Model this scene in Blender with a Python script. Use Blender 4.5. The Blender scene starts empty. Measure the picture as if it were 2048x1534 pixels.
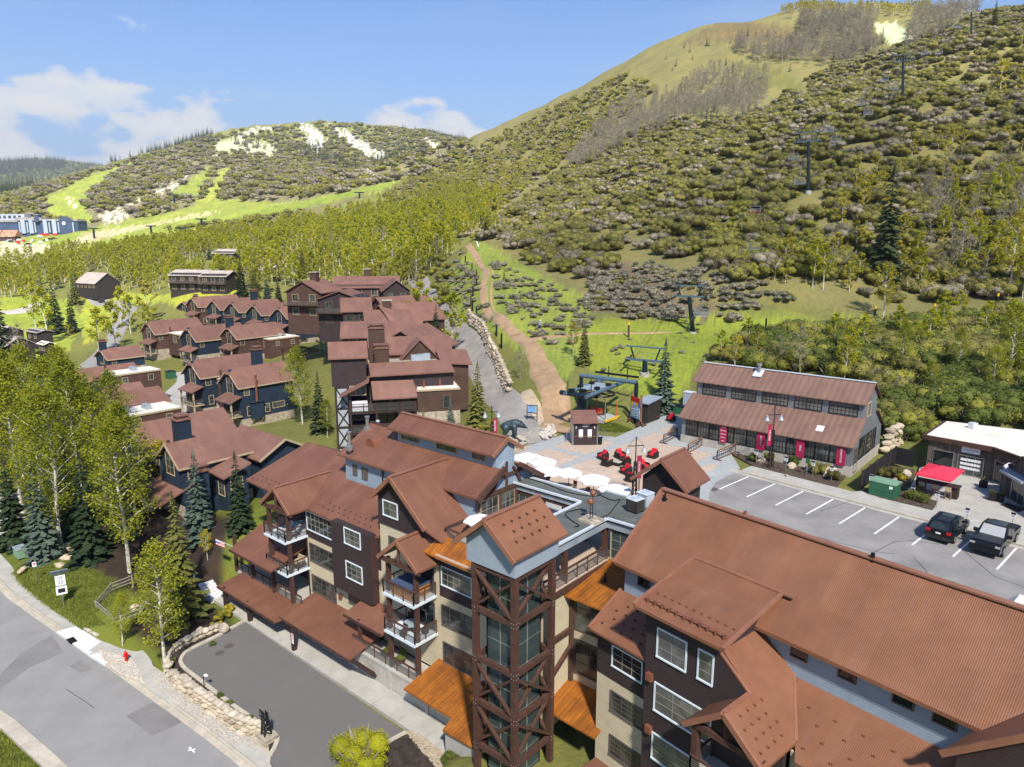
import bpy,bmesh,math,random
import numpy as np
from mathutils import Vector,Matrix
C=bpy.context.scene.collection
S=bpy.context.scene
R=math.radians
rnd=random.Random(7)
# ------------------------------------------------------------------ camera, sky, sun, exposure
CAM_H=23.0
cam=bpy.data.cameras.new('camera');cam_o=bpy.data.objects.new('camera',cam);C.objects.link(cam_o)
cam.sensor_width=36.0;cam.lens=36.0*1415/2048;cam.clip_start=0.5;cam.clip_end=12000
PITCH=math.atan(292/1415.)
cam_o.location=(0,0,CAM_H);cam_o.rotation_euler=(math.pi/2-PITCH,0,0)
S.camera=cam_o
SUN_AZ,SUN_EL=168.0,47.0 # azimuth from +Y towards +X
w=bpy.data.worlds.new('World');S.world=w;w.use_nodes=True
nt=w.node_tree;nt.nodes.clear()
def N(nt,t,**k):
 n=nt.nodes.new(t)
 for a,b in k.items():
  if a in('ins',):
   for i,v in b.items():n.inputs[i].default_value=v
  else:setattr(n,a,b)
 return n
def LK(nt,a,b):nt.links.new(a,b)
sky=N(nt,'ShaderNodeTexSky',sky_type='NISHITA',sun_disc=False,sun_elevation=R(SUN_EL),sun_rotation=R(SUN_AZ),altitude=2100,air_density=1.0,dust_density=0.7,ozone_density=1.0)
bg=N(nt,'ShaderNodeBackground');bg.inputs[1].default_value=0.075
wo=N(nt,'ShaderNodeOutputWorld')
tc=N(nt,'ShaderNodeTexCoord');sp=N(nt,'ShaderNodeSeparateXYZ');LK(nt,tc.outputs['Generated'],sp.inputs[0])
def math_n(nt,op,a,b=None,c=None,clamp=False):
 n=N(nt,'ShaderNodeMath',operation=op,use_clamp=clamp)
 for i,v in enumerate((a,b,c)):
  if v is None:continue
  if isinstance(v,(int,float)):n.inputs[i].default_value=v
  else:LK(nt,v,n.inputs[i])
 return n.outputs[0]
def ramp(nt,fac,stops,interp='LINEAR'):
 n=N(nt,'ShaderNodeValToRGB');n.color_ramp.interpolation=interp
 e=n.color_ramp.elements
 while len(e)<len(stops):e.new(0.5)
 for i,(p,c)in enumerate(stops):
  e[i].position=p;e[i].color=c if len(c)==4 else(*c,1)
 if fac is not None:LK(nt,fac,n.inputs[0])
 return n
# cumulus band low in the sky all round, thin streaks higher: direction-space noise
def cloud_noise(scale,loc,detail,rough,stretch):
 m=N(nt,'ShaderNodeMapping');m.inputs['Scale'].default_value=stretch;m.inputs['Location'].default_value=loc
 LK(nt,tc.outputs['Generated'],m.inputs[0])
 n=N(nt,'ShaderNodeTexNoise');n.inputs['Scale'].default_value=scale;n.inputs['Detail'].default_value=detail;n.inputs['Roughness'].default_value=rough
 LK(nt,m.outputs[0],n.inputs[0]);return n.outputs[0]
el=sp.outputs[2]
n1=cloud_noise(8.5,(3.1,1.35,0.4),9,0.52,(1,1,2.0))
env=ramp(nt,el,[(0.0,(0.50,)*3),(0.12,(0.47,)*3),(0.165,(0.36,)*3),(0.21,(0.12,)*3),(0.26,(0,)*3)])
cum=math_n(nt,'ADD',n1,math_n(nt,'MULTIPLY',env.outputs[0],0.62))
cumr=ramp(nt,cum,[(0.0,(0,)*3),(0.735,(0,)*3),(0.79,(0.75,)*3),(0.88,(1,)*3)])
n2=cloud_noise(2.2,(0.3,2.0,1.0),6,0.6,(1,1.6,7))
strk=ramp(nt,n2,[(0.0,(0,)*3),(0.50,(0,)*3),(0.75,(0.30,)*3),(1,(0.4,)*3)])
hz=ramp(nt,el,[(0.0,(0.95,)*3),(0.12,(0.80,)*3),(0.22,(0.42,)*3),(0.35,(0.15,)*3),(1,(0.0,)*3)])
mx0=N(nt,'ShaderNodeMix',data_type='RGBA');mx0.inputs['A'].default_value=(1,1,1,1)
LK(nt,hz.outputs[0],mx0.inputs['Factor']);tint=N(nt,'ShaderNodeMix',data_type='RGBA',blend_type='MULTIPLY');tint.inputs['Factor'].default_value=1;LK(nt,sky.outputs[0],tint.inputs['A']);tint.inputs['B'].default_value=(0.50,0.80,1.12,1);LK(nt,tint.outputs['Result'],mx0.inputs['A']);mx0.inputs['B'].default_value=(2.5,3.3,4.5,1)
mx1=N(nt,'ShaderNodeMix',data_type='RGBA');LK(nt,strk.outputs[0],mx1.inputs['Factor']);LK(nt,mx0.outputs['Result'],mx1.inputs['A']);mx1.inputs['B'].default_value=(3.1,3.7,4.5,1)
mx2=N(nt,'ShaderNodeMix',data_type='RGBA');LK(nt,cumr.outputs[0],mx2.inputs['Factor']);LK(nt,mx1.outputs['Result'],mx2.inputs['A']);mx2.inputs['B'].default_value=(4.9,4.9,5.0,1)
LK(nt,mx2.outputs['Result'],bg.inputs[0]);LK(nt,bg.outputs[0],wo.inputs[0])
sun=bpy.data.lights.new('sun','SUN');sun.energy=4.2;sun.angle=R(3.5);sun.color=(1,0.93,0.82)
sun_o=bpy.data.objects.new('sun',sun);C.objects.link(sun_o)
sd=Vector((math.sin(R(SUN_AZ))*math.cos(R(SUN_EL)),math.cos(R(SUN_AZ))*math.cos(R(SUN_EL)),math.sin(R(SUN_EL))))
sun_o.rotation_euler=sd.to_track_quat('Z','Y').to_euler();sun_o.location=sd*60
S.view_settings.view_transform='Standard';S.view_settings.look='None';S.view_settings.gamma=1;S.view_settings.use_curve_mapping=False
S.view_settings.exposure=1.22
S.cycles.max_bounces=6;S.cycles.diffuse_bounces=3;S.cycles.glossy_bounces=3;S.cycles.transmission_bounces=4;S.cycles.transparent_max_bounces=6
S.cycles.use_denoising=True;S.cycles.volume_bounces=0
S.cycles.sample_clamp_indirect=6
# ------------------------------------------------------------------ pixel <-> ground helpers (photo pixels, 2048 wide)
F=1415.;cp,sp_=math.cos(PITCH),math.sin(PITCH)
def ray(u,v):
 x=(u-1024)/F;y=(v-767)/F
 return(x,cp-y*sp_,-sp_-y*cp)
def at(u,v,z):
 d=ray(u,v);t=(z-CAM_H)/d[2];return(d[0]*t,d[1]*t,z)
def atY(u,v,y):
 d=ray(u,v);t=y/d[1];return(d[0]*t,y,CAM_H+d[2]*t)
def proj(x,y,z):
 z=z-CAM_H;dep=y*cp-z*sp_;dn=-y*sp_-z*cp
 dep=np.maximum(dep,1e-3)
 return 1024+F*x/dep,767+F*dn/dep
class Frame:
 """horizontal frame about the camera foot: a to the right and nearer, b to the right and farther"""
 def __init__(s,az):
  A=R(az);s.az=az
  s.a=(-math.sin(A),-math.cos(A));s.b=(math.cos(A),-math.sin(A))
 def W(s,a,b,z=0):return Vector((a*s.a[0]+b*s.b[0],a*s.a[1]+b*s.b[1],z))
 def L(s,x,y):return(x*s.a[0]+y*s.a[1],x*s.b[0]+y*s.b[1])
 def onb(s,u,v,b):
  d=ray(u,v);t=b/(d[0]*s.b[0]+d[1]*s.b[1]);return(t*(d[0]*s.a[0]+d[1]*s.a[1]),CAM_H+t*d[2])
 def ona(s,u,v,a):
  d=ray(u,v);t=a/(d[0]*s.a[0]+d[1]*s.a[1]);return(t*(d[0]*s.b[0]+d[1]*s.b[1]),CAM_H+t*d[2])
 def onz(s,u,v,z):
  q=at(u,v,z);return s.L(q[0],q[1])
 @property
 def A(s):return Vector((*s.a,0))
 @property
 def B(s):return Vector((*s.b,0))
FL=Frame(-49.4);FR=Frame(-40.0);FP=Frame(-42.9)
# ------------------------------------------------------------------ materials
MATS={}
def mat(name,col,rough=0.75,metal=0.0,var=0.12,vscale=1.5,hue=None,bump=0.0,bscale=20,pattern=None,pcol=None,spec=0.4,rand=0.0,streak=None):
 """Principled with world-space noise variation. pattern: ('ribs',period) by uv.x; ('clap',period) by height; ('board',period) by uv.x"""
 m=bpy.data.materials.new(name);m.use_nodes=True;t=m.node_tree
 b=t.nodes['Principled BSDF'];b.inputs['Roughness'].default_value=rough;b.inputs['Metallic'].default_value=metal
 b.inputs['Specular IOR Level'].default_value=spec
 geo=N(t,'ShaderNodeNewGeometry')
 out=None
 n=N(t,'ShaderNodeTexNoise');n.inputs['Scale'].default_value=vscale;n.inputs['Detail'].default_value=5;n.inputs['Roughness'].default_value=0.65
 LK(t,geo.outputs['Position'],n.inputs[0])
 c2=hue if hue else tuple(c*(1-2.2*var)for c in col);c1=tuple(c*(1+1.6*var)for c in col)
 r=ramp(t,n.outputs[0],[(0.3,c2),(0.7,c1)])
 out=r.outputs[0]
 h=None
 if pattern and pattern[0]=='ribs' and name.startswith('roof'):
  uv0=N(t,'ShaderNodeUVMap');s0=N(t,'ShaderNodeSeparateXYZ');LK(t,uv0.outputs[0],s0.inputs[0]);c0=N(t,'ShaderNodeCombineXYZ');LK(t,math_n(t,'FLOOR',math_n(t,'DIVIDE',s0.outputs[0],0.83)),c0.inputs[0]);LK(t,math_n(t,'FLOOR',math_n(t,'DIVIDE',s0.outputs[1],2.9)),c0.inputs[1])
  w0=N(t,'ShaderNodeTexWhiteNoise',noise_dimensions='2D');LK(t,c0.outputs[0],w0.inputs['Vector']);k0=math_n(t,'MULTIPLY_ADD',w0.outputs['Value'],0.17,0.915)
  mm=N(t,'ShaderNodeMix',data_type='RGBA',blend_type='MULTIPLY');mm.inputs['Factor'].default_value=1;LK(t,out,mm.inputs['A']);LK(t,k0,mm.inputs['B']);out=mm.outputs['Result']
 if streak:
  uv=N(t,'ShaderNodeUVMap');mp=N(t,'ShaderNodeMapping');mp.inputs['Scale'].default_value=(streak[0],streak[1],1);LK(t,uv.outputs[0],mp.inputs[0])
  sn=N(t,'ShaderNodeTexNoise');sn.inputs['Scale'].default_value=1;sn.inputs['Detail'].default_value=6;sn.inputs['Roughness'].default_value=0.7;LK(t,mp.outputs[0],sn.inputs[0])
  sr=ramp(t,sn.outputs[0],[(0.35,(0,)*3),(0.72,(streak[3],)*3)])
  mxs=N(t,'ShaderNodeMix',data_type='RGBA');LK(t,sr.outputs[0],mxs.inputs['Factor']);LK(t,out,mxs.inputs['A']);mxs.inputs['B'].default_value=(*streak[2],1);out=mxs.outputs['Result']
 if pattern:
  kind,per=pattern
  if kind=='clap':
   s3=N(t,'ShaderNodeSeparateXYZ');LK(t,geo.outputs['Position'],s3.inputs[0]);src=s3.outputs[2]
  else:
   uv2=N(t,'ShaderNodeUVMap');s3=N(t,'ShaderNodeSeparateXYZ');LK(t,uv2.outputs[0],s3.inputs[0]);src=s3.outputs[0]
  q=math_n(t,'DIVIDE',src,per)
  if kind=='ribs':
   h=math_n(t,'SINE',math_n(t,'MULTIPLY',q,2*math.pi));h=math_n(t,'MULTIPLY_ADD',h,0.5,0.5);lo=0.80
  elif kind=='clap':
   h=math_n(t,'SUBTRACT',1.0,math_n(t,'FRACT',q));lo=0.72
   h2=math_n(t,'GREATER_THAN',math_n(t,'FRACT',q),0.13)
  else:
   fr=math_n(t,'FRACT',q);h=math_n(t,'GREATER_THAN',fr,0.08);lo=0.5
   wn=N(t,'ShaderNodeTexWhiteNoise',noise_dimensions='1D');LK(t,math_n(t,'FLOOR',q),wn.inputs['W'])
   k=math_n(t,'MULTIPLY_ADD',wn.outputs['Value'],0.7,0.65)
   mm=N(t,'ShaderNodeMix',data_type='RGBA',blend_type='MULTIPLY');mm.inputs['Factor'].default_value=1;LK(t,out,mm.inputs['A']);LK(t,k,mm.inputs['B']);out=mm.outputs['Result']
  kk=math_n(t,'MULTIPLY_ADD',h2 if kind=='clap' else h,1-lo,lo)
  mm=N(t,'ShaderNodeMix',data_type='RGBA',blend_type='MULTIPLY');mm.inputs['Factor'].default_value=1;LK(t,out,mm.inputs['A']);LK(t,kk,mm.inputs['B']);out=mm.outputs['Result']
 if rand:
  oi=N(t,'ShaderNodeObjectInfo');k=math_n(t,'MULTIPLY_ADD',oi.outputs['Random'],2*rand,1-rand)
  mm=N(t,'ShaderNodeMix',data_type='RGBA',blend_type='MULTIPLY');mm.inputs['Factor'].default_value=1;LK(t,out,mm.inputs['A']);LK(t,k,mm.inputs['B']);out=mm.outputs['Result']
 LK(t,out,b.inputs['Base Color'])
 kind_=pattern[0]if pattern else ''
 if h is not None or bump:
  bp=N(t,'ShaderNodeBump');bp.inputs['Strength'].default_value=0.35 if kind_=='ribs' else 0.6;bp.inputs['Distance'].default_value=0.02
  if h is None:
   bn=N(t,'ShaderNodeTexNoise');bn.inputs['Scale'].default_value=bscale;bn.inputs['Detail'].default_value=4;LK(t,geo.outputs['Position'],bn.inputs[0])
   h=bn.outputs[0];bp.inputs['Strength'].default_value=bump;bp.inputs['Distance'].default_value=0.05
  LK(t,h,bp.inputs['Height']);LK(t,bp.outputs[0],b.inputs['Normal'])
 MATS[name]=m;return m
RUST=(0.245,0.112,0.066)
mat('roof_rust',RUST,0.55,0.1,0.10,0.5,hue=(0.20,0.088,0.052),pattern=('ribs',0.095),streak=(2.2,0.12,(0.27,0.10,0.04),0.6))
mat('roof_rust_left',(0.225,0.102,0.062),0.55,0.1,0.10,0.35,hue=(0.18,0.077,0.047),pattern=('ribs',0.115),streak=(3.0,0.15,(0.15,0.062,0.04),0.6))
mat('roof_condo',(0.215,0.110,0.080),0.7,0.0,0.12,0.4,hue=(0.175,0.085,0.06),pattern=('ribs',0.12),streak=(1.2,0.25,(0.17,0.085,0.07),0.6),rand=0.1)
mat('roof_orange',(0.44,0.15,0.012),0.6,0.1,0.16,0.8,hue=(0.27,0.085,0.012),pattern=('ribs',0.3),streak=(2.5,0.2,(0.13,0.045,0.015),0.75))
mat('roof_shop',(0.235,0.135,0.10),0.7,0.1,0.10,0.5,hue=(0.19,0.11,0.085),pattern=('ribs',0.65),streak=(1.0,0.3,(0.17,0.10,0.08),0.6))
mat('roof_trim',(0.30,0.135,0.085),0.5,0.2,0.08)
mat('roof_membrane',(0.105,0.115,0.11),0.85,0,0.15,0.8,bump=0.2)
mat('roof_white',(0.70,0.66,0.58),0.8,0,0.07,0.5)
mat('metal_white',(0.72,0.78,0.84),0.35,0.3,0.04)
mat('siding_brown',(0.038,0.024,0.026),0.75,0,0.10,1.0,pattern=('clap',0.2))
mat('siding_brown_lit',(0.050,0.023,0.022),0.75,0,0.10,1.0,pattern=('clap',0.2))  # redder copy of the brown: light on the side faces put into colour
mat('siding_cream',(0.52,0.45,0.32),0.8,0,0.05,1.0,pattern=('clap',0.2))
mat('siding_blue',(0.25,0.32,0.40),0.7,0,0.06,0.7,pattern=('clap',0.17))
mat('siding_blue_plain',(0.30,0.365,0.43),0.7,0,0.05,0.6,pattern=('ribs',0.08))
mat('siding_navy',(0.012,0.026,0.05),0.8,0,0.14,1.0,pattern=('clap',0.16),rand=0.2)
mat('siding_condo_brown',(0.085,0.043,0.033),0.8,0,0.12,1.0,pattern=('clap',0.16),rand=0.12)
mat('siding_chestnut',(0.075,0.040,0.027),0.8,0,0.14,1.0,pattern=('clap',0.28))
mat('siding_hut',(0.028,0.022,0.021),0.8,0,0.15,1.5,pattern=('clap',0.2))
mat('corrugated_grey',(0.205,0.235,0.265),0.55,0.3,0.12,0.8,pattern=('ribs',0.2),streak=(3,0.3,(0.28,0.25,0.22),0.5))
mat('barn_wood',(0.135,0.105,0.085),0.85,0,0.2,1.0,pattern=('board',0.22),streak=(5,0.4,(0.05,0.045,0.045),0.7))
mat('timber',(0.085,0.038,0.026),0.75,0,0.18,2.0,streak=(8,0.6,(0.04,0.02,0.016),0.6))
mat('timber_dark',(0.035,0.020,0.018),0.75,0,0.15,2.0)
mat('timber_pale',(0.20,0.105,0.055),0.8,0,0.15,2.0)
mat('cream_trim',(0.42,0.33,0.22),0.7,0,0.06)
mat('white_trim',(0.62,0.70,0.76),0.6,0,0.03)
mat('muntin_tan',(0.24,0.235,0.20),0.6,0,0.05)
mat('dark_trim',(0.10,0.085,0.075),0.6,0,0.06)
mat('rail_steel',(0.30,0.30,0.30),0.4,0.6,0.06)
mat('steel',(0.45,0.46,0.48),0.35,0.8,0.05)
mat('black_metal',(0.012,0.014,0.017),0.45,0.3,0.1)
mat('lift_blue',(0.012,0.028,0.038),0.4,0.3,0.1)
mat('lift_blue_light',(0.10,0.16,0.21),0.35,0.2,0.1)
mat('concrete',(0.40,0.385,0.35),0.9,0,0.08,0.7,bump=0.15)
mat('concrete_wall',(0.47,0.45,0.41),0.9,0,0.10,0.8,pattern=('ribs',0.17),streak=(2.5,0.25,(0.36,0.30,0.22),0.5))
mat('concrete_new',(0.60,0.61,0.62),0.9,0,0.04,0.7)
mat('concrete_kerb',(0.44,0.40,0.33),0.9,0,0.10,1.2)
mat('paver_tan',(0.47,0.36,0.27),0.9,0,0.09,2.0,hue=(0.42,0.335,0.275),rand=0.09)
mat('paver_grey',(0.37,0.385,0.385),0.9,0,0.07,2.0,rand=0.09)
mat('asphalt_lot',(0.25,0.24,0.23),0.9,0,0.12,0.25,bump=0.15,bscale=60)
mat('asphalt_road',(0.25,0.245,0.24),0.9,0,0.06,0.3,bump=0.12,bscale=60)
mat('asphalt_patch',(0.19,0.185,0.18),0.9,0,0.07,0.5,bump=0.12,bscale=60)
mat('asphalt_drive',(0.095,0.092,0.09),0.85,0,0.22,0.35,hue=(0.145,0.137,0.128),bump=0.15,bscale=60)
mat('crack_seal',(0.06,0.06,0.06),0.8,0,0.1)
mat('road_paint',(0.78,0.79,0.80),0.8,0,0.05)
mat('gravel_road',(0.27,0.25,0.225),0.95,0,0.15,0.5,hue=(0.22,0.205,0.19),bump=0.3)
mat('dirt',(0.33,0.225,0.13),0.95,0,0.18,0.6,hue=(0.26,0.17,0.095),bump=0.4)
mat('dirt_pale',(0.45,0.36,0.26),0.95,0,0.12,0.8,hue=(0.36,0.28,0.18),bump=0.4)
mat('sand',(0.42,0.36,0.28),0.95,0,0.14,0.8,bump=0.3)
mat('mulch',(0.045,0.034,0.028),0.95,0,0.3,2.5,bump=0.8,bscale=25)
mat('mulch_brown',(0.085,0.06,0.045),0.95,0,0.3,2.5,bump=0.8,bscale=25)
mat('stone',(0.37,0.31,0.235),0.9,0,0.2,2.0,hue=(0.34,0.28,0.20),bump=0.5,bscale=6,rand=0.28)
mat('stone_pale',(0.42,0.365,0.29),0.9,0,0.14,2.0,bump=0.5,bscale=6,rand=0.2)
mat('stone_wall',(0.36,0.31,0.24),0.9,0,0.25,2.2,hue=(0.22,0.185,0.14),bump=0.8,bscale=5)
mat('cobble',(0.48,0.44,0.385),0.9,0,0.2,6.0,rand=0.2)
mat('black_fabric',(0.012,0.012,0.015),0.8,0,0.1)
mat('wicker',(0.016,0.011,0.010),0.7,0,0.2,20)
mat('red_cushion',(0.55,0.012,0.03),0.8,0,0.05)
mat('red_canvas',(0.80,0.035,0.075),0.8,0,0.03)
mat('white_canvas',(0.80,0.79,0.83),0.85,0,0.02)
mat('lilac_canvas',(0.66,0.62,0.72),0.85,0,0.02)
mat('cushion_pale',(0.34,0.38,0.41),0.85,0,0.05)
mat('cushion_tan',(0.40,0.32,0.22),0.85,0,0.05)
mat('sign_white',(0.75,0.76,0.80),0.5,0,0.02)
mat('sign_black',(0.015,0.015,0.02),0.5,0,0.05)
mat('sign_blue',(0.18,0.36,0.60),0.5,0,0.25,4)
mat('banner_red',(0.33,0.012,0.06),0.7,0,0.05)
mat('banner_dark',(0.035,0.03,0.05),0.7,0,0.05)
mat('paint_red',(0.50,0.012,0.012),0.4,0,0.05)
mat('paint_yellow',(0.70,0.42,0.02),0.6,0,0.06)
mat('paint_orange',(0.62,0.12,0.02),0.6,0,0.06)
mat('paint_blue',(0.05,0.16,0.45),0.6,0,0.05)
mat('panel_blue',(0.30,0.45,0.62),0.6,0,0.3,3)
mat('green_metal',(0.028,0.12,0.065),0.5,0.1,0.08)
mat('green_top',(0.20,0.34,0.22),0.5,0.1,0.06)
mat('ac_grey',(0.36,0.42,0.48),0.5,0.3,0.1)
mat('copper',(0.26,0.10,0.06),0.5,0.3,0.1)
mat('tub_wood',(0.55,0.20,0.02),0.5,0,0.12,2)
mat('bronze',(0.055,0.085,0.10),0.55,0.5,0.35,1.6,bump=0.6,bscale=5)
mat('car_black',(0.008,0.009,0.011),0.22,0.2,0.02,spec=0.6)
mat('car_grey',(0.02,0.02,0.022),0.4,0.1,0.02,spec=0.6)
mat('car_white',(0.7,0.7,0.72),0.25,0,0.02,spec=0.6)
mat('tyre',(0.012,0.012,0.012),0.9,0,0.05)
mat('lamp_red',(0.45,0.01,0.015),0.25,0,0.02)
mat('lamp_lens_and_glare',(0.36,0.37,0.38),0.15,0,0.02)
mat('skin_coat',(0.30,0.33,0.40),0.8,0,0.2)
mat('snow_white',(0.78,0.80,0.84),0.8,0,0.05)
mat('hotel_blue',(0.045,0.075,0.15),0.8,0,0.1,0.1)
mat('hotel_roof',(0.30,0.27,0.26),0.8,0,0.08,0.1)
mat('hotel_pale',(0.34,0.40,0.50),0.8,0,0.05,0.1)
mat('roof_terracotta',(0.42,0.20,0.12),0.8,0,0.1,0.1)
mat('roof_grey',(0.36,0.31,0.28),0.8,0,0.1,0.3)
mat('wall_plum',(0.075,0.035,0.045),0.8,0,0.15,0.1)
mat('bark_white',(0.50,0.48,0.41),0.85,0,0.2,3.0,hue=(0.28,0.26,0.21))
mat('bark_grey',(0.22,0.20,0.175),0.9,0,0.2,3.0)
mat('bark_brown',(0.085,0.06,0.042),0.9,0,0.2,3.0)
def glass_mat(name,col,tint):
 m=bpy.data.materials.new(name);m.use_nodes=True;t=m.node_tree;b=t.nodes['Principled BSDF']
 b.inputs['Roughness'].default_value=0.06;b.inputs['Specular IOR Level'].default_value=0.75
 oi=N(t,'ShaderNodeObjectInfo');geo=N(t,'ShaderNodeNewGeometry')
 n=N(t,'ShaderNodeTexNoise');n.inputs['Scale'].default_value=0.9;n.inputs['Detail'].default_value=2;LK(t,geo.outputs['Position'],n.inputs[0])
 v=math_n(t,'MULTIPLY_ADD',oi.outputs['Random'],0.25,n.outputs[0])
 r=ramp(t,v,[(0.42,col),(0.62,tuple((a+b2)*0.4 for a,b2 in zip(col,tint))),(0.8,tint)])
 LK(t,r.outputs[0],b.inputs['Base Color']);MATS[name]=m
glass_mat('glass',(0.012,0.017,0.02),(0.10,0.105,0.095))
glass_mat('glass_dark',(0.006,0.009,0.012),(0.025,0.03,0.032))
glass_mat('glass_blind',(0.07,0.075,0.075),(0.16,0.155,0.14))
def clear_glass():
 m=bpy.data.materials.new('glass_clear');m.use_nodes=True;t=m.node_tree
 b=t.nodes['Principled BSDF'];b.inputs['Base Color'].default_value=(0.09,0.125,0.125,1);b.inputs['Roughness'].default_value=0.05;b.inputs['Specular IOR Level'].default_value=0.8
 tr=N(t,'ShaderNodeBsdfTransparent');tr.inputs[0].default_value=(0.62,0.72,0.72,1);ms=N(t,'ShaderNodeMixShader');ms.inputs[0].default_value=0.42
 o=t.nodes['Material Output'];LK(t,tr.outputs[0],ms.inputs[1]);LK(t,b.outputs[0],ms.inputs[2]);LK(t,ms.outputs[0],o.inputs[0]);MATS['glass_clear']=m
clear_glass()
def leaf_mat(name,c1,c2,rand=0.25,trans=0.35,vscale=0.9):
 m=bpy.data.materials.new(name);m.use_nodes=True;t=m.node_tree
 b=t.nodes['Principled BSDF'];b.inputs['Roughness'].default_value=0.7;b.inputs['Specular IOR Level'].default_value=0.15
 geo=N(t,'ShaderNodeNewGeometry');n=N(t,'ShaderNodeTexNoise');n.inputs['Scale'].default_value=vscale;n.inputs['Detail'].default_value=4
 LK(t,geo.outputs['Position'],n.inputs[0]);oi=N(t,'ShaderNodeObjectInfo')
 v=math_n(t,'ADD',n.outputs[0],math_n(t,'MULTIPLY_ADD',oi.outputs['Random'],2*rand,-rand))
 v=math_n(t,'ADD',v,math_n(t,'MULTIPLY_ADD',geo.outputs['Random Per Island'],0.3,-0.15))
 r=ramp(t,v,[(0.25,c1),(0.75,c2)])
 LK(t,r.outputs[0],b.inputs['Base Color'])
 tr=N(t,'ShaderNodeBsdfTranslucent');LK(t,r.outputs[0],tr.inputs[0]);ms=N(t,'ShaderNodeMixShader');ms.inputs[0].default_value=trans
 o=t.nodes['Material Output'];LK(t,b.outputs[0],ms.inputs[1]);LK(t,tr.outputs[0],ms.inputs[2]);LK(t,ms.outputs[0],o.inputs[0]);MATS[name]=m
leaf_mat('leaf_aspen',(0.27,0.30,0.015),(0.52,0.51,0.035),0.15,0.5,0.3)
leaf_mat('leaf_aspen_near',(0.20,0.235,0.018),(0.43,0.44,0.04),0.15,0.5,0.3)
leaf_mat('leaf_yellow',(0.32,0.30,0.03),(0.60,0.52,0.06),0.15,0.5)
leaf_mat('leaf_spring',(0.17,0.18,0.035),(0.36,0.35,0.065),0.2,0.45,0.3)
leaf_mat('leaf_olive',(0.15,0.15,0.04),(0.33,0.305,0.085),0.25,0.45,0.3)
leaf_mat('leaf_green',(0.10,0.135,0.03),(0.24,0.27,0.06),0.25,0.45,0.3)
leaf_mat('twig_grey',(0.20,0.18,0.125),(0.40,0.355,0.26),0.25,0.35,0.3)
leaf_mat('sage',(0.19,0.185,0.13),(0.36,0.33,0.25),0.25,0.3)
leaf_mat('needle',(0.022,0.042,0.020),(0.075,0.10,0.045),0.2,0.2)
leaf_mat('needle_blue',(0.04,0.075,0.06),(0.13,0.17,0.13),0.2,0.2)
leaf_mat('needle_olive',(0.075,0.09,0.025),(0.21,0.21,0.055),0.2,0.2)
leaf_mat('grass_blade',(0.10,0.14,0.02),(0.24,0.27,0.05),0.2,0.3)
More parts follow.
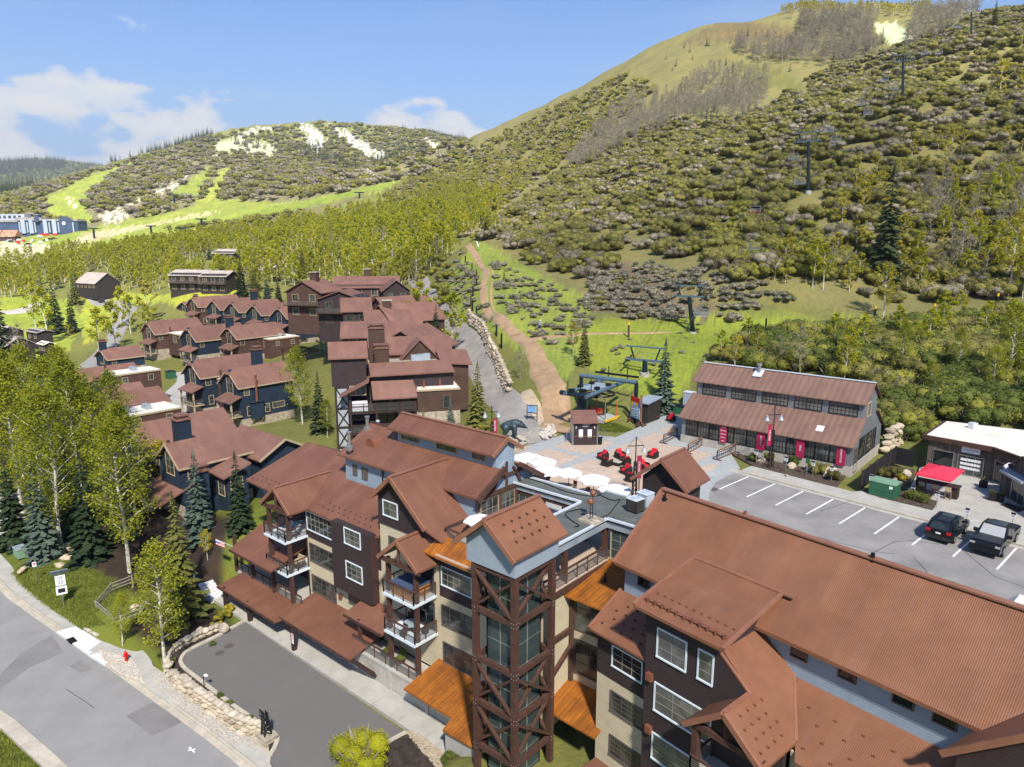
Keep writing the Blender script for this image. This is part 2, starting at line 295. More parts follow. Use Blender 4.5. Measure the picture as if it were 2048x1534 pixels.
# ------------------------------------------------------------------ mesh builder
EACH={'roof_edge','gable_truss','balcony_truss','beam','fascia','wall_return','wall_pilaster','canopy_bracket','porch_truss','wall_timber','bracket','deck_beam','terrace','wall_cream','wall_brown','wall_blue'}
class MB:
 def __init__(s):s.v=[];s.f=[];s.m=[];s.cur=0;s.prims=[]
 def add(s,vs,fs):
  s.prims.append((len(s.v),len(vs),len(s.f),len(fs)));o=len(s.v);s.v+=[tuple(v)for v in vs];s.f+=[tuple(i+o for i in f)for f in fs];s.m+=[s.cur]*len(fs);return s
 def poly(s,pts):return s.add(pts,[tuple(range(len(pts)))])
 def prism(s,pts,ext):
  e=Vector(ext);n=len(pts);top=[Vector(p)for p in pts];bot=[p+e for p in top]
  return s.add(top+bot,[tuple(range(n)),tuple(range(2*n-1,n-1,-1))]+[(i,i+n,(i+1)%n+n,(i+1)%n)for i in range(n)])
 def slab(s,pts,t=0.16):return s.prism(pts,(0,0,-t))
 def box(s,fr,a0,a1,b0,b1,z0,z1):
  return s.prism([fr.W(a0,b0,z1),fr.W(a1,b0,z1),fr.W(a1,b1,z1),fr.W(a0,b1,z1)],(0,0,z0-z1))
 def obox(s,c,x,y,z):
  """box centred at c with half-extent vectors x, y, z"""
  c,x,y,z=map(Vector,(c,x,y,z))
  return s.prism([c-x-y+z,c+x-y+z,c+x+y+z,c-x+y+z],-2*z)
 def beam(s,p,q,w,h=None,up=(0,0,1)):
  p,q,up=Vector(p),Vector(q),Vector(up);h=h or w;d=(q-p).normalized();x=d.cross(up)
  if x.length<1e-4:x=d.cross(Vector((1,0,0)))if abs(d.x)<0.9 else d.cross(Vector((0,1,0)))
  x.normalize();y=x.cross(d);x*=w/2;y*=h/2
  return s.add([p-x-y,p+x-y,p+x+y,p-x+y,q-x-y,q+x-y,q+x+y,q-x+y],[(0,1,2,3),(7,6,5,4),(0,4,5,1),(1,5,6,2),(2,6,7,3),(3,7,4,0)])
 def tube(s,pts,rad,n=8,cap=True):
  pts=[Vector(p)for p in pts];k=len(pts);rad=rad if hasattr(rad,'__len__')else[rad]*k;vs=[]
  x0=None
  for i,p in enumerate(pts):
   d=(pts[min(i+1,k-1)]-pts[max(i-1,0)]).normalized()
   x=d.cross(Vector((0,0,1)))if x0 is None else(x0-d*x0.dot(d))
   if x.length<1e-3:x=d.cross(Vector((1,0.3,0)))
   x.normalize();x0=x;y=d.cross(x)
   vs+=[p+rad[i]*(math.cos(2*math.pi*j/n)*x+math.sin(2*math.pi*j/n)*y)for j in range(n)]
  fs=[(i*n+j,i*n+(j+1)%n,(i+1)*n+(j+1)%n,(i+1)*n+j)for i in range(k-1)for j in range(n)]
  if cap:fs+=[tuple(range(n-1,-1,-1)),tuple((k-1)*n+j for j in range(n))]
  return s.add(vs,fs)
 def cyl(s,c,r,z0,z1,n=12,r2=None):
  return s.tube([(c[0],c[1],z0),(c[0],c[1],z1)],[r,r if r2 is None else r2],n)
 def ball(s,c,r,seg=8,ring=5,sc=(1,1,1),jit=0.0,rg=None):
  vs=[Vector((0,0,-1))]+[Vector((math.cos(2*math.pi*j/seg)*math.sin(math.pi*i/ring),math.sin(2*math.pi*j/seg)*math.sin(math.pi*i/ring),-math.cos(math.pi*i/ring)))for i in range(1,ring)for j in range(seg)]+[Vector((0,0,1))]
  out=[]
  for v in vs:
   k=r*(1+(rg.uniform(-jit,jit)if rg else 0));out.append(Vector((v.x*sc[0]*k+c[0],v.y*sc[1]*k+c[1],v.z*sc[2]*k+c[2])))
  L=len(out)-1
  fs=[(0,1+(j+1)%seg,1+j)for j in range(seg)]
  for i in range(ring-2):
   fs+=[(1+i*seg+j,1+i*seg+(j+1)%seg,1+(i+1)*seg+(j+1)%seg,1+(i+1)*seg+j)for j in range(seg)]
  fs+=[(L,1+(ring-2)*seg+j,1+(ring-2)*seg+(j+1)%seg)for j in range(seg)]
  return s.add(out,fs)
 def mesh(s,name,mats,org=(0,0,0),smooth=False,uv=True):
  me=bpy.data.meshes.new(name);o=Vector(org)
  me.from_pydata([(v[0]-o.x,v[1]-o.y,v[2]-o.z)for v in s.v],[],s.f)
  mats=mats if isinstance(mats,(list,tuple))else[mats]
  for m in mats:me.materials.append(MATS[m])
  if len(mats)>1:me.polygons.foreach_set('material_index',s.m)
  if uv and len(s.f)<60000:
   ul=me.uv_layers.new(name='UVMap');
   for p in me.polygons:
    nn=p.normal;hx=Vector((-nn.y,nn.x,0))
    if hx.length<0.05:hx=Vector((FL.a[0],FL.a[1],0))
    hx.normalize();vy=nn.cross(hx)
    for li in p.loop_indices:
     co=me.vertices[me.loops[li].vertex_index].co+o
     ul.data[li].uv=(co.dot(hx),co.dot(vy))
  if smooth:me.polygons.foreach_set('use_smooth',[True]*len(me.polygons))
  me.update();return me
 def build(s,name,mats,parent=None,org=None,smooth=False,label=None,uv=True):
  """link as one mesh object; the mesh is given in world space (or in parent space when parent has a 'local' flag)"""
  if name in EACH and len(s.prims)>1:
   first=None
   for v0,nv,f0,nf in s.prims:
    q=MB();q.v=s.v[v0:v0+nv];q.f=[tuple(i-v0 for i in f)for f in s.f[f0:f0+nf]];q.m=s.m[f0:f0+nf];q.prims=[0]
    o_=q.build(name,mats,parent,org,smooth,label,uv);first=first or o_
   return first
  if parent is not None:
   base=Vector((0,0,0))if parent.get('_local')else wloc(parent)
   ob=bpy.data.objects.new(name,s.mesh(name,mats,base,smooth,uv));ob.parent=parent
  else:
   org=Vector(org)if org is not None else Vector((0,0,0))
   ob=bpy.data.objects.new(name,s.mesh(name,mats,org,smooth,uv));ob.location=org
  C.objects.link(ob)
  if label:ob['label']=label
  return ob
def wloc(o):
 p=Vector(o.location)
 while o.parent:o=o.parent;p=p+Vector(o.location)
 return p
def tag(o,label=None,cat=None,group=None,kind=None):
 for k,v in(('label',label),('category',cat),('group',group),('kind',kind)):
  if v:o[k]=v
 return o
def thing(name,label,cat,loc=(0,0,0),rotz=0,group=None,local=False):
 o=bpy.data.objects.new(name,None);C.objects.link(o);o.location=loc;o.rotation_euler=(0,0,rotz);o.empty_display_size=0.3
 if local:o['_local']=1
 return tag(o,label,cat,group)
LOCALS=[]
def copy_tree(o,loc=None,rotz=None,scale=None,label=None,parent=None):
 c=o.copy();C.objects.link(c)
 if parent is not None:c.parent=parent
 if loc is not None:c.location=loc
 if rotz is not None:c.rotation_euler=(0,0,rotz)
 if scale is not None:c.scale=(scale,)*3 if isinstance(scale,(int,float))else scale
 if label:c['label']=label
 for ch in o.children:copy_tree(ch,parent=c)
 return c
def struct(mb,name,mats,smooth=False,uv=True):
 return tag(mb.build(name,mats,smooth=smooth,uv=uv),kind='structure')
def window(parent,o,s,n,wd,ht,cols,rows,trim='white_trim',glass='glass',fw=0.085,mw=0.04,depth=0.07,name='window'):
 """frame + mullions as one part, its pane a sub-part. o lower-left corner on the wall, s along, n outward"""
 o,s,n=Vector(o),Vector(s).normalized(),Vector(n).normalized();up=Vector((0,0,1));m=MB()
 def bar(x0,x1,z0,z1,d):
  m.prism([o+s*x0+up*z0+n*d,o+s*x1+up*z0+n*d,o+s*x1+up*z1+n*d,o+s*x0+up*z1+n*d],-n*(d+0.02))
 bar(-fw,wd+fw,-fw,0,depth+.03);bar(-fw,wd+fw,ht,ht+fw,depth);bar(-fw,0,0,ht,depth);bar(wd,wd+fw,0,ht,depth)
 f=m.build(name,trim,parent);m=MB()
 for i in range(1,cols):x=wd*i/cols;bar(x-mw/2,x+mw/2,0,ht,depth*.6)
 for j in range(1,rows):
  z=ht*j/rows
  for i in range(cols):
   bar(wd*i/cols+(mw/2 if i else 0),wd*(i+1)/cols-(mw/2 if i<cols-1 else 0),z-mw/2,z+mw/2,depth*.58)
 if m.f:m.build('muntin','muntin_tan' if trim in('white_trim','cream_trim')else trim,f)
 g=MB();g.prism([o+n*.02,o+s*wd+n*.02,o+s*wd+up*ht+n*.02,o+up*ht+n*.02],-n*.03);g.build('pane',glass,f)
 return f
def winb(parent,fr,b,tl,br,cols,rows,**k):
 """window on a wall facing -b: opposite corners given as photo points on the plane b"""
 a0,z1=fr.onb(*tl,b);a1,z0=fr.onb(*br,b)
 return window(parent,fr.W(a0,b,z0),fr.A,-fr.B,a1-a0,z1-z0,cols,rows,**k)
def wina(parent,fr,a,b0,b1,z0,z1,cols,rows,**k):
 return window(parent,fr.W(a,b0,z0),fr.B,fr.A,b1-b0,z1-z0,cols,rows,**k)
def winf(parent,fr,b,a0,a1,z0,z1,cols,rows,**k):
 return window(parent,fr.W(a0,b,z0),fr.A,-fr.B,a1-a0,z1-z0,cols,rows,**k)
def text(parent,s,size,loc,xdir,ydir,matname,name='lettering',align='CENTER',ext=0.004,loose=None):
 cu=bpy.data.curves.new(name,'FONT');cu.body=s;cu.size=size;cu.align_x=align;cu.align_y='CENTER';cu.extrude=ext;cu.resolution_u=2
 cu.materials.append(MATS[matname]);tmp=bpy.data.objects.new(name,cu);me=bpy.data.meshes.new_from_object(tmp);bpy.data.objects.remove(tmp);bpy.data.curves.remove(cu)
 o=bpy.data.objects.new(name,me);C.objects.link(o)
 x=Vector(xdir).normalized();y=Vector(ydir).normalized();z=x.cross(y);M=Matrix((x,y,z)).transposed().to_4x4()
 o.parent=parent;o.rotation_euler=M.to_euler();base=Vector((0,0,0))if parent.get('_local')else wloc(parent)
 o.location=Vector(loc)-base;return o
# ------------------------------------------------------------------ terrain
CTL=[] # (x, y, z)
def ctl_w(*pts):CTL.extend(pts)
def ctl_px(*pts):
 for u,v,Y in pts:CTL.append(atY(u,v,Y))
ctl_w((0,60,0),(10,60,0),(22,58,0),(33,52,0),(45,45,0),(60,40,0.5),(45,75,0),(55,62,0.5),(8,78,0),(20,82,0),(33,80,0),(0,80,0),(8,92,0.3),(15,70,0),(30,66,0),(20,46,0),(35,38,0),(50,25,0),(-8,84,-0.6),(-6,70,-0.5))
for a,b,z in((-60,31,-12.6),(-50,31,-12.6),(-38,31,-12.6),(-30,30,-12.8),(-25,31,-11),(-65,44,-5),(-50,46,-0.4),(-40,46,-0.1),(-28,44,-0.1),(-62,36,-9.5),(-71,33,-8.8),(-80,31,-9.6),(-68,28.5,-11.8),(-78,26,-11.8),(-75,45,-8),(-66,50,-4),(-56,56,-2.5),(-75,56,-7.5),(-95,40,-12.2),(-90,50,-11)):p=FL.W(a,b,z);CTL.append(tuple(p))
for a,b,z in((-24,27,-10.5),(-15,27,-10.5),(-5,27,-10.5),(5,27,-10),(-27,33,-9.5),(-15,38,-0.2),(0,38,0),(15,35,0)):p=FR.W(a,b,z);CTL.append(tuple(p))
ctl_w((0,0,-13),(-20,20,-13),(20,10,-12.5),(-20,40,-13),(-35,50,-13),(-48,60,-13),(-55,45,-12.5),(-30,30,-13),(-80,60,-13),(-60,85,-13),(-70,110,-12.5),(-110,130,-12.5),(-45,66,-12.2),(-38,62,-12.2),(-40,74,-11.6),(-50,78,-12),(-34,70,-11.5),(40,0,-11),(0,-40,-13),(-80,0,-13),(70,0,-6),(0,-200,-16),(300,-200,10),(-300,-200,-20),(200,0,30))
# middle houses
for a,b,z in((-112,58,-9.2),(-109,70,-9),(-125,58,-9.6),(-140,62,-9.6),(-125,75,-9),(-100,50,-9.8),(-90,66,-7),(-84,72,-4.5),(-160,90,-6.8),(-172,94,-7),(-185,90,-7.5),(-150,80,-8.3),(-172,106,-5.6),(-170,118,-5),(-190,106,-5.8),(-210,106,-6),(-140,100,-3),(-120,90,-2.5)):CTL.append(tuple(FL.W(a,b,z)))
# access road, trail, lower hill
ctl_px((1060,860,82),(1000,780,105),(950,710,125),(905,660,145),(870,610,165),(850,585,182),(1130,790,94),(1070,690,115),(1000,640,130),(965,590,150),(970,540,170),(935,490,205),
  (1060,600,146),(1100,640,128),(1160,690,114),(1200,740,101),(1290,735,103),(1386,665,125),(1300,620,136),(1250,660,125),(1500,650,126),(1640,650,124),(1750,640,122),(1880,632,122),(2040,615,120),
  (1640,740,98),(1900,740,92),(2048,740,88),(1420,735,103),(1500,690,113),(1760,690,108),(1930,690,106))
# right hill
ctl_px((1617,378,170),(1806,208,235),(1943,70,320),(1600,560,134),(1750,560,138),(1900,560,140),(2048,540,138),(1900,400,175),(2048,400,165),(2048,250,215),(1950,260,220),(1700,300,210),(1500,330,245),(1400,330,275),(1300,430,220),(1450,450,180),(1500,500,156),(1250,480,190),(1250,560,155),(1150,500,195),(1050,520,185),(1000,530,180),(1400,560,142),
  (1000,440,300),(1100,420,290),(1200,400,290),(1100,360,400),(1000,400,400),(1300,300,420),(1200,290,520),(1400,230,440),(1550,200,460),(1700,200,400),(1800,100,460),(1750,90,500),(1450,120,600),
  (960,278,980),(1000,257,960),(1100,210,920),(1200,162,870),(1300,102,800),(1400,52,740),(1500,42,700),(1570,24,690),(1700,24,680),(1850,28,640),(1960,22,520),(2048,12,460),(2300,-60,420),(2300,200,260),(2300,400,180),(2300,560,140),(2500,620,110),
  (1050,330,640),(950,340,760),(900,400,560),(880,450,420),(800,430,560))
def behind(u,v,Y,Y2,dz):
 x,y,z=atY(u,v,Y);k=Y2/Y;CTL.append((x*k,y*k,z+dz))
for u,v,Y in((960,278,980),(1100,210,920),(1300,102,800),(1500,42,700),(1700,24,680),(1960,22,520),(2300,-60,420)):behind(u,v,Y,Y*1.45,-55)
# valley floor and far hills
ctl_px((400,580,262),(330,600,262),(200,605,330),(190,640,270),(230,660,235),(90,600,330),(30,560,400),(60,700,225),(20,780,160),(150,560,380),(100,500,560),(0,500,560),(250,500,520),(400,520,380),(600,500,350),(550,560,265),(700,470,430),(750,520,290),(820,560,205),(880,540,215),
  (80,470,720),(0,478,700),(200,462,720),(380,440,720),(550,410,700),(750,370,700),(300,470,620),(500,450,560),(200,400,900),(100,400,950),(0,420,900),(320,380,950),(450,360,1050),(600,340,1150),(780,335,1100),(200,350,1250),(350,310,1450),(450,300,1500),(0,388,1350),(100,362,1450),(250,318,1550),(420,268,1700),(500,255,1800),(650,247,1900),(800,255,1850),(870,268,1800),(930,285,1700),(960,300,1500),(550,320,1400),(700,310,1400),(800,310,1400),(880,320,1200),(650,280,1650),(-200,400,1300),(-200,500,600),(-200,620,300),(-400,700,220),(-300,430,1000))
for u,v,Y in((420,268,1700),(650,247,1900),(800,255,1850),(930,285,1700),(100,362,1450),(0,388,1350),(250,318,1550)):behind(u,v,Y,Y*1.5,-110)
ctl_px((0,325,4200),(60,316,4300),(120,325,4200),(-300,330,4200),(200,330,4400),(0,350,3600),(100,350,3600))
CT=np.array(CTL)
def lp(x,y):
 r=np.sqrt(x*x+y*y)+25.0;return np.arctan2(x,y),np.log(r)
_t,_l=lp(CT[:,0],CT[:,1])
_D=np.sqrt((_t[:,None]-_t[None])**2+(_l[:,None]-_l[None])**2+0.02**2)
_W=np.linalg.solve(_D+np.eye(len(CT))*1e-3*0,CT[:,2])
FLATS=[] # (polygon xy, z, blend metres)
def pdist(poly,x,y):
 """signed distance to a polygon (negative inside), vectorised"""
 x=np.asarray(x,float);y=np.asarray(y,float);ins=np.zeros(x.shape,bool);d=np.full(x.shape,1e9);n=len(poly)
 for i in range(n):
  x0,y0=poly[i][0],poly[i][1];x1,y1=poly[(i+1)%n][0],poly[(i+1)%n][1]
  c=(y0>y)!=(y1>y)
  with np.errstate(divide='ignore',invalid='ignore'):
   ins^=c&(x<(x1-x0)*(y-y0)/((y1-y0)if y1!=y0 else 1e-9)+x0)
  L2=(x1-x0)**2+(y1-y0)**2+1e-9;t=np.clip(((x-x0)*(x1-x0)+(y-y0)*(y1-y0))/L2,0,1)
  d=np.minimum(d,np.hypot(x-x0-t*(x1-x0),y-y0-t*(y1-y0)))
 return np.where(ins,-d,d)
def hz_raw(x,y):
 x=np.atleast_1d(np.asarray(x,float));y=np.atleast_1d(np.asarray(y,float));t,l=lp(x,y);out=np.zeros(x.shape)
 for i in range(0,len(x),20000):
  s=slice(i,i+20000)
  D=np.sqrt((t[s,None]-_t[None])**2+(l[s,None]-_l[None])**2+0.02**2);out[s]=D@_W
 return out
def hz(x,y):
 sc=np.isscalar(x);x=np.atleast_1d(np.asarray(x,float));y=np.atleast_1d(np.asarray(y,float));z=hz_raw(x,y)
 r=np.hypot(x,y)
 rough=np.clip((r-110)/200,0,1)
 z=z+rough*(np.sin(x*0.071+1.3)*np.cos(y*0.063)+0.6*np.sin(x*0.17+y*0.13))*np.clip(r/500,.3,2.2)
 for poly,fz,bl in FLATS:
  k=np.where(r<400)[0]
  if not len(k):continue
  d=pdist(poly,x[k],y[k]);w_=np.clip(1-(d-0.4)/bl,0,1);w_=w_*w_*(3-2*w_)
  z[k]=z[k]*(1-w_)+fz*w_
 return float(z[0])if sc else z
def Pz(u,v,z):p=at(u,v,z);return(p[0],p[1])
# ground polygons (xy) --------------------------------------------------------------
PLAZA=[Pz(1000,905,0),Pz(1095,880,0),Pz(1135,866,0),Pz(1232,874,0),Pz(1290,848,0),Pz(1365,815,0),tuple(FL.W(-38.2,80))[:2],tuple(FL.W(-36.4,80))[:2],tuple(FL.W(-36.4,72.2))[:2],tuple(FL.W(-30.4,72.2))[:2],Pz(1480,936,0),Pz(1474,940,0),Pz(1432,962,0),Pz(1418,985,0),tuple(FL.W(-21,47))[:2],tuple(FL.W(-22,42.5))[:2],tuple(FL.W(-36.2,42.4))[:2],tuple(FL.W(-46,46))[:2]]
kerb0=(1474,940)
def along_kerb(u,v):return Pz(u,v,0)
K0=Vector((*Pz(1480,941,0),0));K1=Vector((*Pz(1846,1037,0),0));KD=(K1-K0).normalized();KN=Vector((KD.y,-KD.x,0))
if KN.y>0:KN=-KN # towards the camera (into the lot)
LOT=[tuple((K0)[:2]),tuple((K0+KD*40)[:2]),tuple((K0+KD*40+KN*30)[:2]),tuple(FR.W(2,37.5))[:2],tuple(FR.W(-26.5,37.8))[:2],tuple((K0-KD*2.0+KN*12)[:2]),tuple((K0-KD*3.4+KN*5.2)[:2]),tuple((K0-KD*1.8+KN*2.4)[:2])]
WALK=[tuple((K0-KN*0.15)[:2]),tuple((K0+KD*40-KN*0.15)[:2]),tuple((K0+KD*40-KN*2.2)[:2]),tuple((K0-KN*2.2)[:2])]
OFFICE_PAD=[tuple((K0+KD*10.2-KN*2.2)[:2]),tuple((K0+KD*40-KN*2.2)[:2]),Pz(2300,1010,0),Pz(2048,900,0),Pz(1840,935,0),Pz(1820,975,0)]
BED=[tuple((K0+KD*0.6-KN*2.2)[:2]),tuple((K0+KD*8.6-KN*2.2)[:2]),tuple(FL.W(-18.3,72.0))[:2],tuple(FL.W(-30.5,72.0))[:2]]
DZ=-12.55
DRIVE=[Pz(490,1243,DZ),Pz(645,1350,DZ),Pz(812,1467,DZ),Pz(770,1490,DZ),Pz(745,1540,DZ),Pz(700,1640,DZ),Pz(600,1640,DZ),Pz(540,1520,DZ),Pz(548,1475,DZ),Pz(365,1335,DZ),Pz(361,1318,DZ),Pz(375,1303,DZ)]
SZ=-13.0
def off(pts,d):
 out=[]
 for i,p in enumerate(pts):
  q0=Vector(pts[max(i-1,0)]);q1=Vector(pts[min(i+1,len(pts)-1)]);t=(q1-q0).normalized();out.append((p[0]+t.y*d,p[1]-t.x*d))
 return out
# north kerb line of the street, left to right
SE=[Pz(-60,1120,SZ),Pz(-10,1165,SZ),Pz(70,1247,SZ),Pz(140,1310,SZ),Pz(215,1335,SZ),Pz(330,1405,SZ),Pz(430,1475,SZ),Pz(520,1540,SZ),Pz(640,1640,SZ),Pz(820,1800,SZ)]
SE=[Pz(-60,1108,SZ),Pz(0,1182,SZ),Pz(38,1213,SZ),Pz(112,1266,SZ),Pz(178,1312,SZ),Pz(208,1331,SZ),Pz(310,1405,SZ),Pz(400,1470,SZ),Pz(480,1534,SZ),Pz(620,1650,SZ),Pz(800,1800,SZ)]
SW=[Pz(-400,1330,SZ),Pz(-150,1345,SZ),Pz(0,1420,SZ),Pz(75,1480,SZ),Pz(135,1534,SZ),Pz(300,1700,SZ),Pz(420,1850,SZ)]
STREET=SE+SW[::-1]
FLATS+=[(PLAZA,-0.3,3),(LOT,-0.5,2),(WALK,-0.3,2),(OFFICE_PAD,-0.3,2.0),(BED,-0.2,1),(DRIVE,DZ-0.3,2.0),(STREET,SZ-0.3,2.5),
   ([tuple(FL.W(a,b))[:2]for a,b in((-37,73),(-18,72),(-17,83),(-36,84))],-0.2,2.5)]
for nm,pl in(('k',[tuple(FL.W(a,b))[:2]for a,b in((-66,29.3),(-24,29.3),(-24,33.5),(-66,33.5))]),):FLATS.append((pl,DZ-0.2,1.5))
FLATS+=[([tuple(FL.W(a,b))[:2]for a,b in((-66,34.9),(-27,34.9),(-27,37.5),(-66,37.5))],-10.7,0.7),([tuple(FL.W(a,b))[:2]for a,b in((-31,24),(-18,24),(-20,36.2),(-27,36.2))],-11.2,1.2),([tuple(FR.W(a,b))[:2]for a,b in((-27,18),(5,18),(5,31),(-27,31))],-11.2,2)]
# colour regions in photo pixels: (polygon, colour, noise) painted on the ground itself
REG=[
 ([(0,395),(420,290),(560,250),(900,262),(960,300),(760,370),(380,455),(0,480)],(0.20,0.19,0.10)),
 ([(420,262),(640,240),(900,265),(860,310),(640,320),(440,320)],(0.20,0.22,0.07)),
 ([(470,275),(500,258),(565,250),(560,256),(520,265),(480,277)],(0.50,0.52,0.47)),
 ([(598,247),(625,247),(655,280),(640,306),(620,300),(604,270)],(0.52,0.54,0.52)),
 ([(655,250),(690,258),(740,290),(778,312),(760,326),(735,318),(700,290)],(0.50,0.52,0.49)),
 ([(840,272),(858,276),(880,292),(868,304)],(0.62,0.64,0.6)),
 ([(430,285),(470,275),(560,290),(545,312),(480,302),(425,312)],(0.42,0.45,0.30)),
 ([(725,340),(746,336),(748,350),(730,352)],(0.7,0.72,0.74)),
 ([(90,395),(180,350),(270,322),(250,338),(190,372),(165,410),(190,445),(140,440),(85,440),(95,415)],(0.27,0.33,0.06)),
 ([(125,398),(140,396),(158,412),(148,416)],(0.62,0.58,0.46)),
 ([(330,395),(420,330),(425,345),(385,410),(345,425),(240,440),(190,455),(150,470),(420,440),(600,408),(470,400)],(0.25,0.30,0.06)),
 ([(440,340),(470,326),(430,400),(400,405)],(0.30,0.34,0.07)),
 ([(190,432),(240,415),(330,372),(372,352),(378,358),(340,380),(280,405),(240,425),(262,430),(240,446),(215,447)],(0.52,0.50,0.42)),
 ([(0,480),(150,462),(420,430),(640,395),(800,358),(770,380),(520,440),(330,468),(140,505),(0,520)],(0.25,0.31,0.06)),
 ([(180,465),(300,447),(440,420),(441,424),(300,453),(140,494),(110,500)],(0.48,0.42,0.26)),
 ([(390,458),(560,412),(690,385),(800,360),(770,378),(720,398),(600,440),(470,455)],(0.20,0.26,0.045)),
 ([(400,465),(560,428),(690,398),(770,376),(700,405),(600,440),(470,462)],(0.17,0.16,0.075)),
 ([(0,480),(110,492),(60,520),(0,545)],(0.46,0.44,0.30)),
 ([(170,582),(330,590),(430,566),(480,590),(330,604),(240,612),(235,640),(170,690),(160,640)],(0.30,0.34,0.05)),
 ([(0,590),(140,600),(170,650),(120,720),(0,760)],(0.24,0.30,0.045)),
 ([(350,555),(480,570),(470,600),(330,610)],(0.29,0.33,0.05)),
 ([(1350,95),(1440,40),(1580,50),(1612,80),(1590,90),(1480,82),(1380,85)],(0.155,0.125,0.06)),
 ([(1745,50),(1790,44),(1828,70),(1830,82),(1790,102),(1770,80)],(0.42,0.50,0.32)),
 ([(1460,120),(1560,140),(1620,180),(1600,186),(1500,165)],(0.15,0.155,0.05)),
 ([(1400,600),(1250,520),(1190,560),(1180,620),(1300,640),(1480,640)],(0.15,0.125,0.085)),
 ([(1120,640),(1420,636),(1900,640),(2048,610),(2048,650),(1500,700),(1400,720),(1340,830),(1180,740)],(0.22,0.27,0.04)),
 ([(880,560),(960,480),(1030,520),(1180,600),(1180,700),(1130,760),(1040,700),(930,640)],(0.22,0.27,0.055)),
]
def inpoly(poly,u,v):
 ins=np.zeros(u.shape,bool);n=len(poly)
 for i in range(n):
  x0,y0=poly[i];x1,y1=poly[(i+1)%n];c=(y0>v)!=(y1>v)
  ins^=c&(u<(x1-x0)*(v-y0)/((y1-y0)if y1!=y0 else 1e-9)+x0)
 return ins
# polar grid -------------------------------------------------------------------------
ths=np.concatenate([np.arange(-180,-44,4.0),np.arange(-44,44.01,0.13),np.arange(48,180,4.0)])*math.pi/180
rs=[6.0]
while rs[-1]<5200:r_=rs[-1];rs.append(r_*(1.022 if r_<300 else 1.012)+0.12)
rs=np.array(rs);TH,RR=np.meshgrid(ths,rs,indexing='ij');GX=(np.sin(TH)*RR).ravel();GY=(np.cos(TH)*RR).ravel()
GZ=hz(GX,GY);nT,nR=TH.shape
GU,GV=proj(GX,GY,GZ);FRONT=GY>5
rg=np.random.default_rng(3)
col=np.zeros((len(GX),3));r2=np.hypot(GX,GY)
col[:]=(0.155,0.165,0.050)
hill=(GX>-0.05*GY)&(r2>140);col[hill]=(0.185,0.175,0.070)
for poly,c in REG:
 j=rg.normal(0,2.2,(2,len(GX)))
 k=FRONT&(r2>90)&inpoly(poly,GU+j[0],GV+j[1]);
 if c[2]>.4:k&=rg.random(len(GX))<.68
 col[k]=np.array(c)*rg.uniform(.86,1.1,(int(k.sum()),1))
near_left=(r2<110)&(GX<-0.28*GY);col[near_left]=(0.135,0.165,0.030)
MULCH=[Pz(335,1335,-12.2),Pz(345,1300,-12.2),Pz(250,1250,-12),Pz(300,1190,-11.5),Pz(390,1160,-11),Pz(470,1240,-12.3),Pz(370,1300,-12.4)]
BEDS_DARK=[MULCH,[Pz(60,1130,-12),Pz(130,1080,-11.5),Pz(250,1080,-11),Pz(330,1140,-11),Pz(280,1170,-11.5),Pz(190,1150,-12)],[Pz(60,1050,-11.5),Pz(250,960,-10),Pz(470,1040,-8),Pz(430,1160,-10.5),Pz(330,1160,-11),Pz(130,1110,-11.5)]]
dk=np.zeros(len(GX))
for p in BEDS_DARK:dk=np.maximum(dk,np.clip(0.5-pdist(p,GX,GY)*1.2,0,1)*(r2<130))
col=col*(1-dk[:,None])+np.array((0.042,0.032,0.026))*dk[:,None]
me=bpy.data.meshes.new('terrain');me.vertices.add(len(GX));me.vertices.foreach_set('co',np.stack([GX,GY,GZ],1).ravel())
ii,jj=np.meshgrid(np.arange(nT-1),np.arange(nR-1),indexing='ij');a_=(ii*nR+jj).ravel();quads=np.stack([a_,a_+1,a_+nR+1,a_+nR],1)
jw=np.arange(nR-1);quads=np.concatenate([quads,np.stack([(nT-1)*nR+jw,(nT-1)*nR+jw+1,jw+1,jw],1)])
nf=len(quads);me.loops.add(nf*4);me.loops.foreach_set('vertex_index',quads.ravel());me.polygons.add(nf);me.polygons.foreach_set('loop_start',np.arange(0,nf*4,4));me.polygons.foreach_set('loop_total',np.full(nf,4));me.polygons.foreach_set('use_smooth',np.ones(nf,bool))
at_=me.attributes.new('col','FLOAT_COLOR','POINT');at_.data.foreach_set('color',np.concatenate([col,np.ones((len(GX),1))],1).ravel())
me.update();me.validate()
m=bpy.data.materials.new('terrain_ground');m.use_nodes=True;t=m.node_tree;b=t.nodes['Principled BSDF'];b.inputs['Roughness'].default_value=0.95;b.inputs['Specular IOR Level'].default_value=0.1
ca=N(t,'ShaderNodeAttribute',attribute_name='col');geo=N(t,'ShaderNodeNewGeometry')
def tn(sc,det,dist=0.0):
 n=N(t,'ShaderNodeTexNoise');n.inputs['Scale'].default_value=sc;n.inputs['Detail'].default_value=det;n.inputs['Roughness'].default_value=0.7;n.inputs['Distortion'].default_value=dist;LK(t,geo.outputs['Position'],n.inputs[0]);return n.outputs[0]
v=math_n(t,'ADD',math_n(t,'MULTIPLY',tn(0.05,8),0.9),math_n(t,'MULTIPLY',tn(0.9,7,0.6),0.9))
mm=N(t,'ShaderNodeMix',data_type='RGBA',blend_type='MULTIPLY');mm.inputs['Factor'].default_value=1;LK(t,ca.outputs['Color'],mm.inputs['A']);LK(t,ramp(t,v,[(0.55,(0.62,0.60,0.58)),(0.9,(1,1,1)),(1.0,(1.2,1.1,0.95))]).outputs[0],mm.inputs['B'])
dr=ramp(t,tn(0.22,6,1.0),[(0.55,(0,)*3),(0.68,(0.55,)*3)])
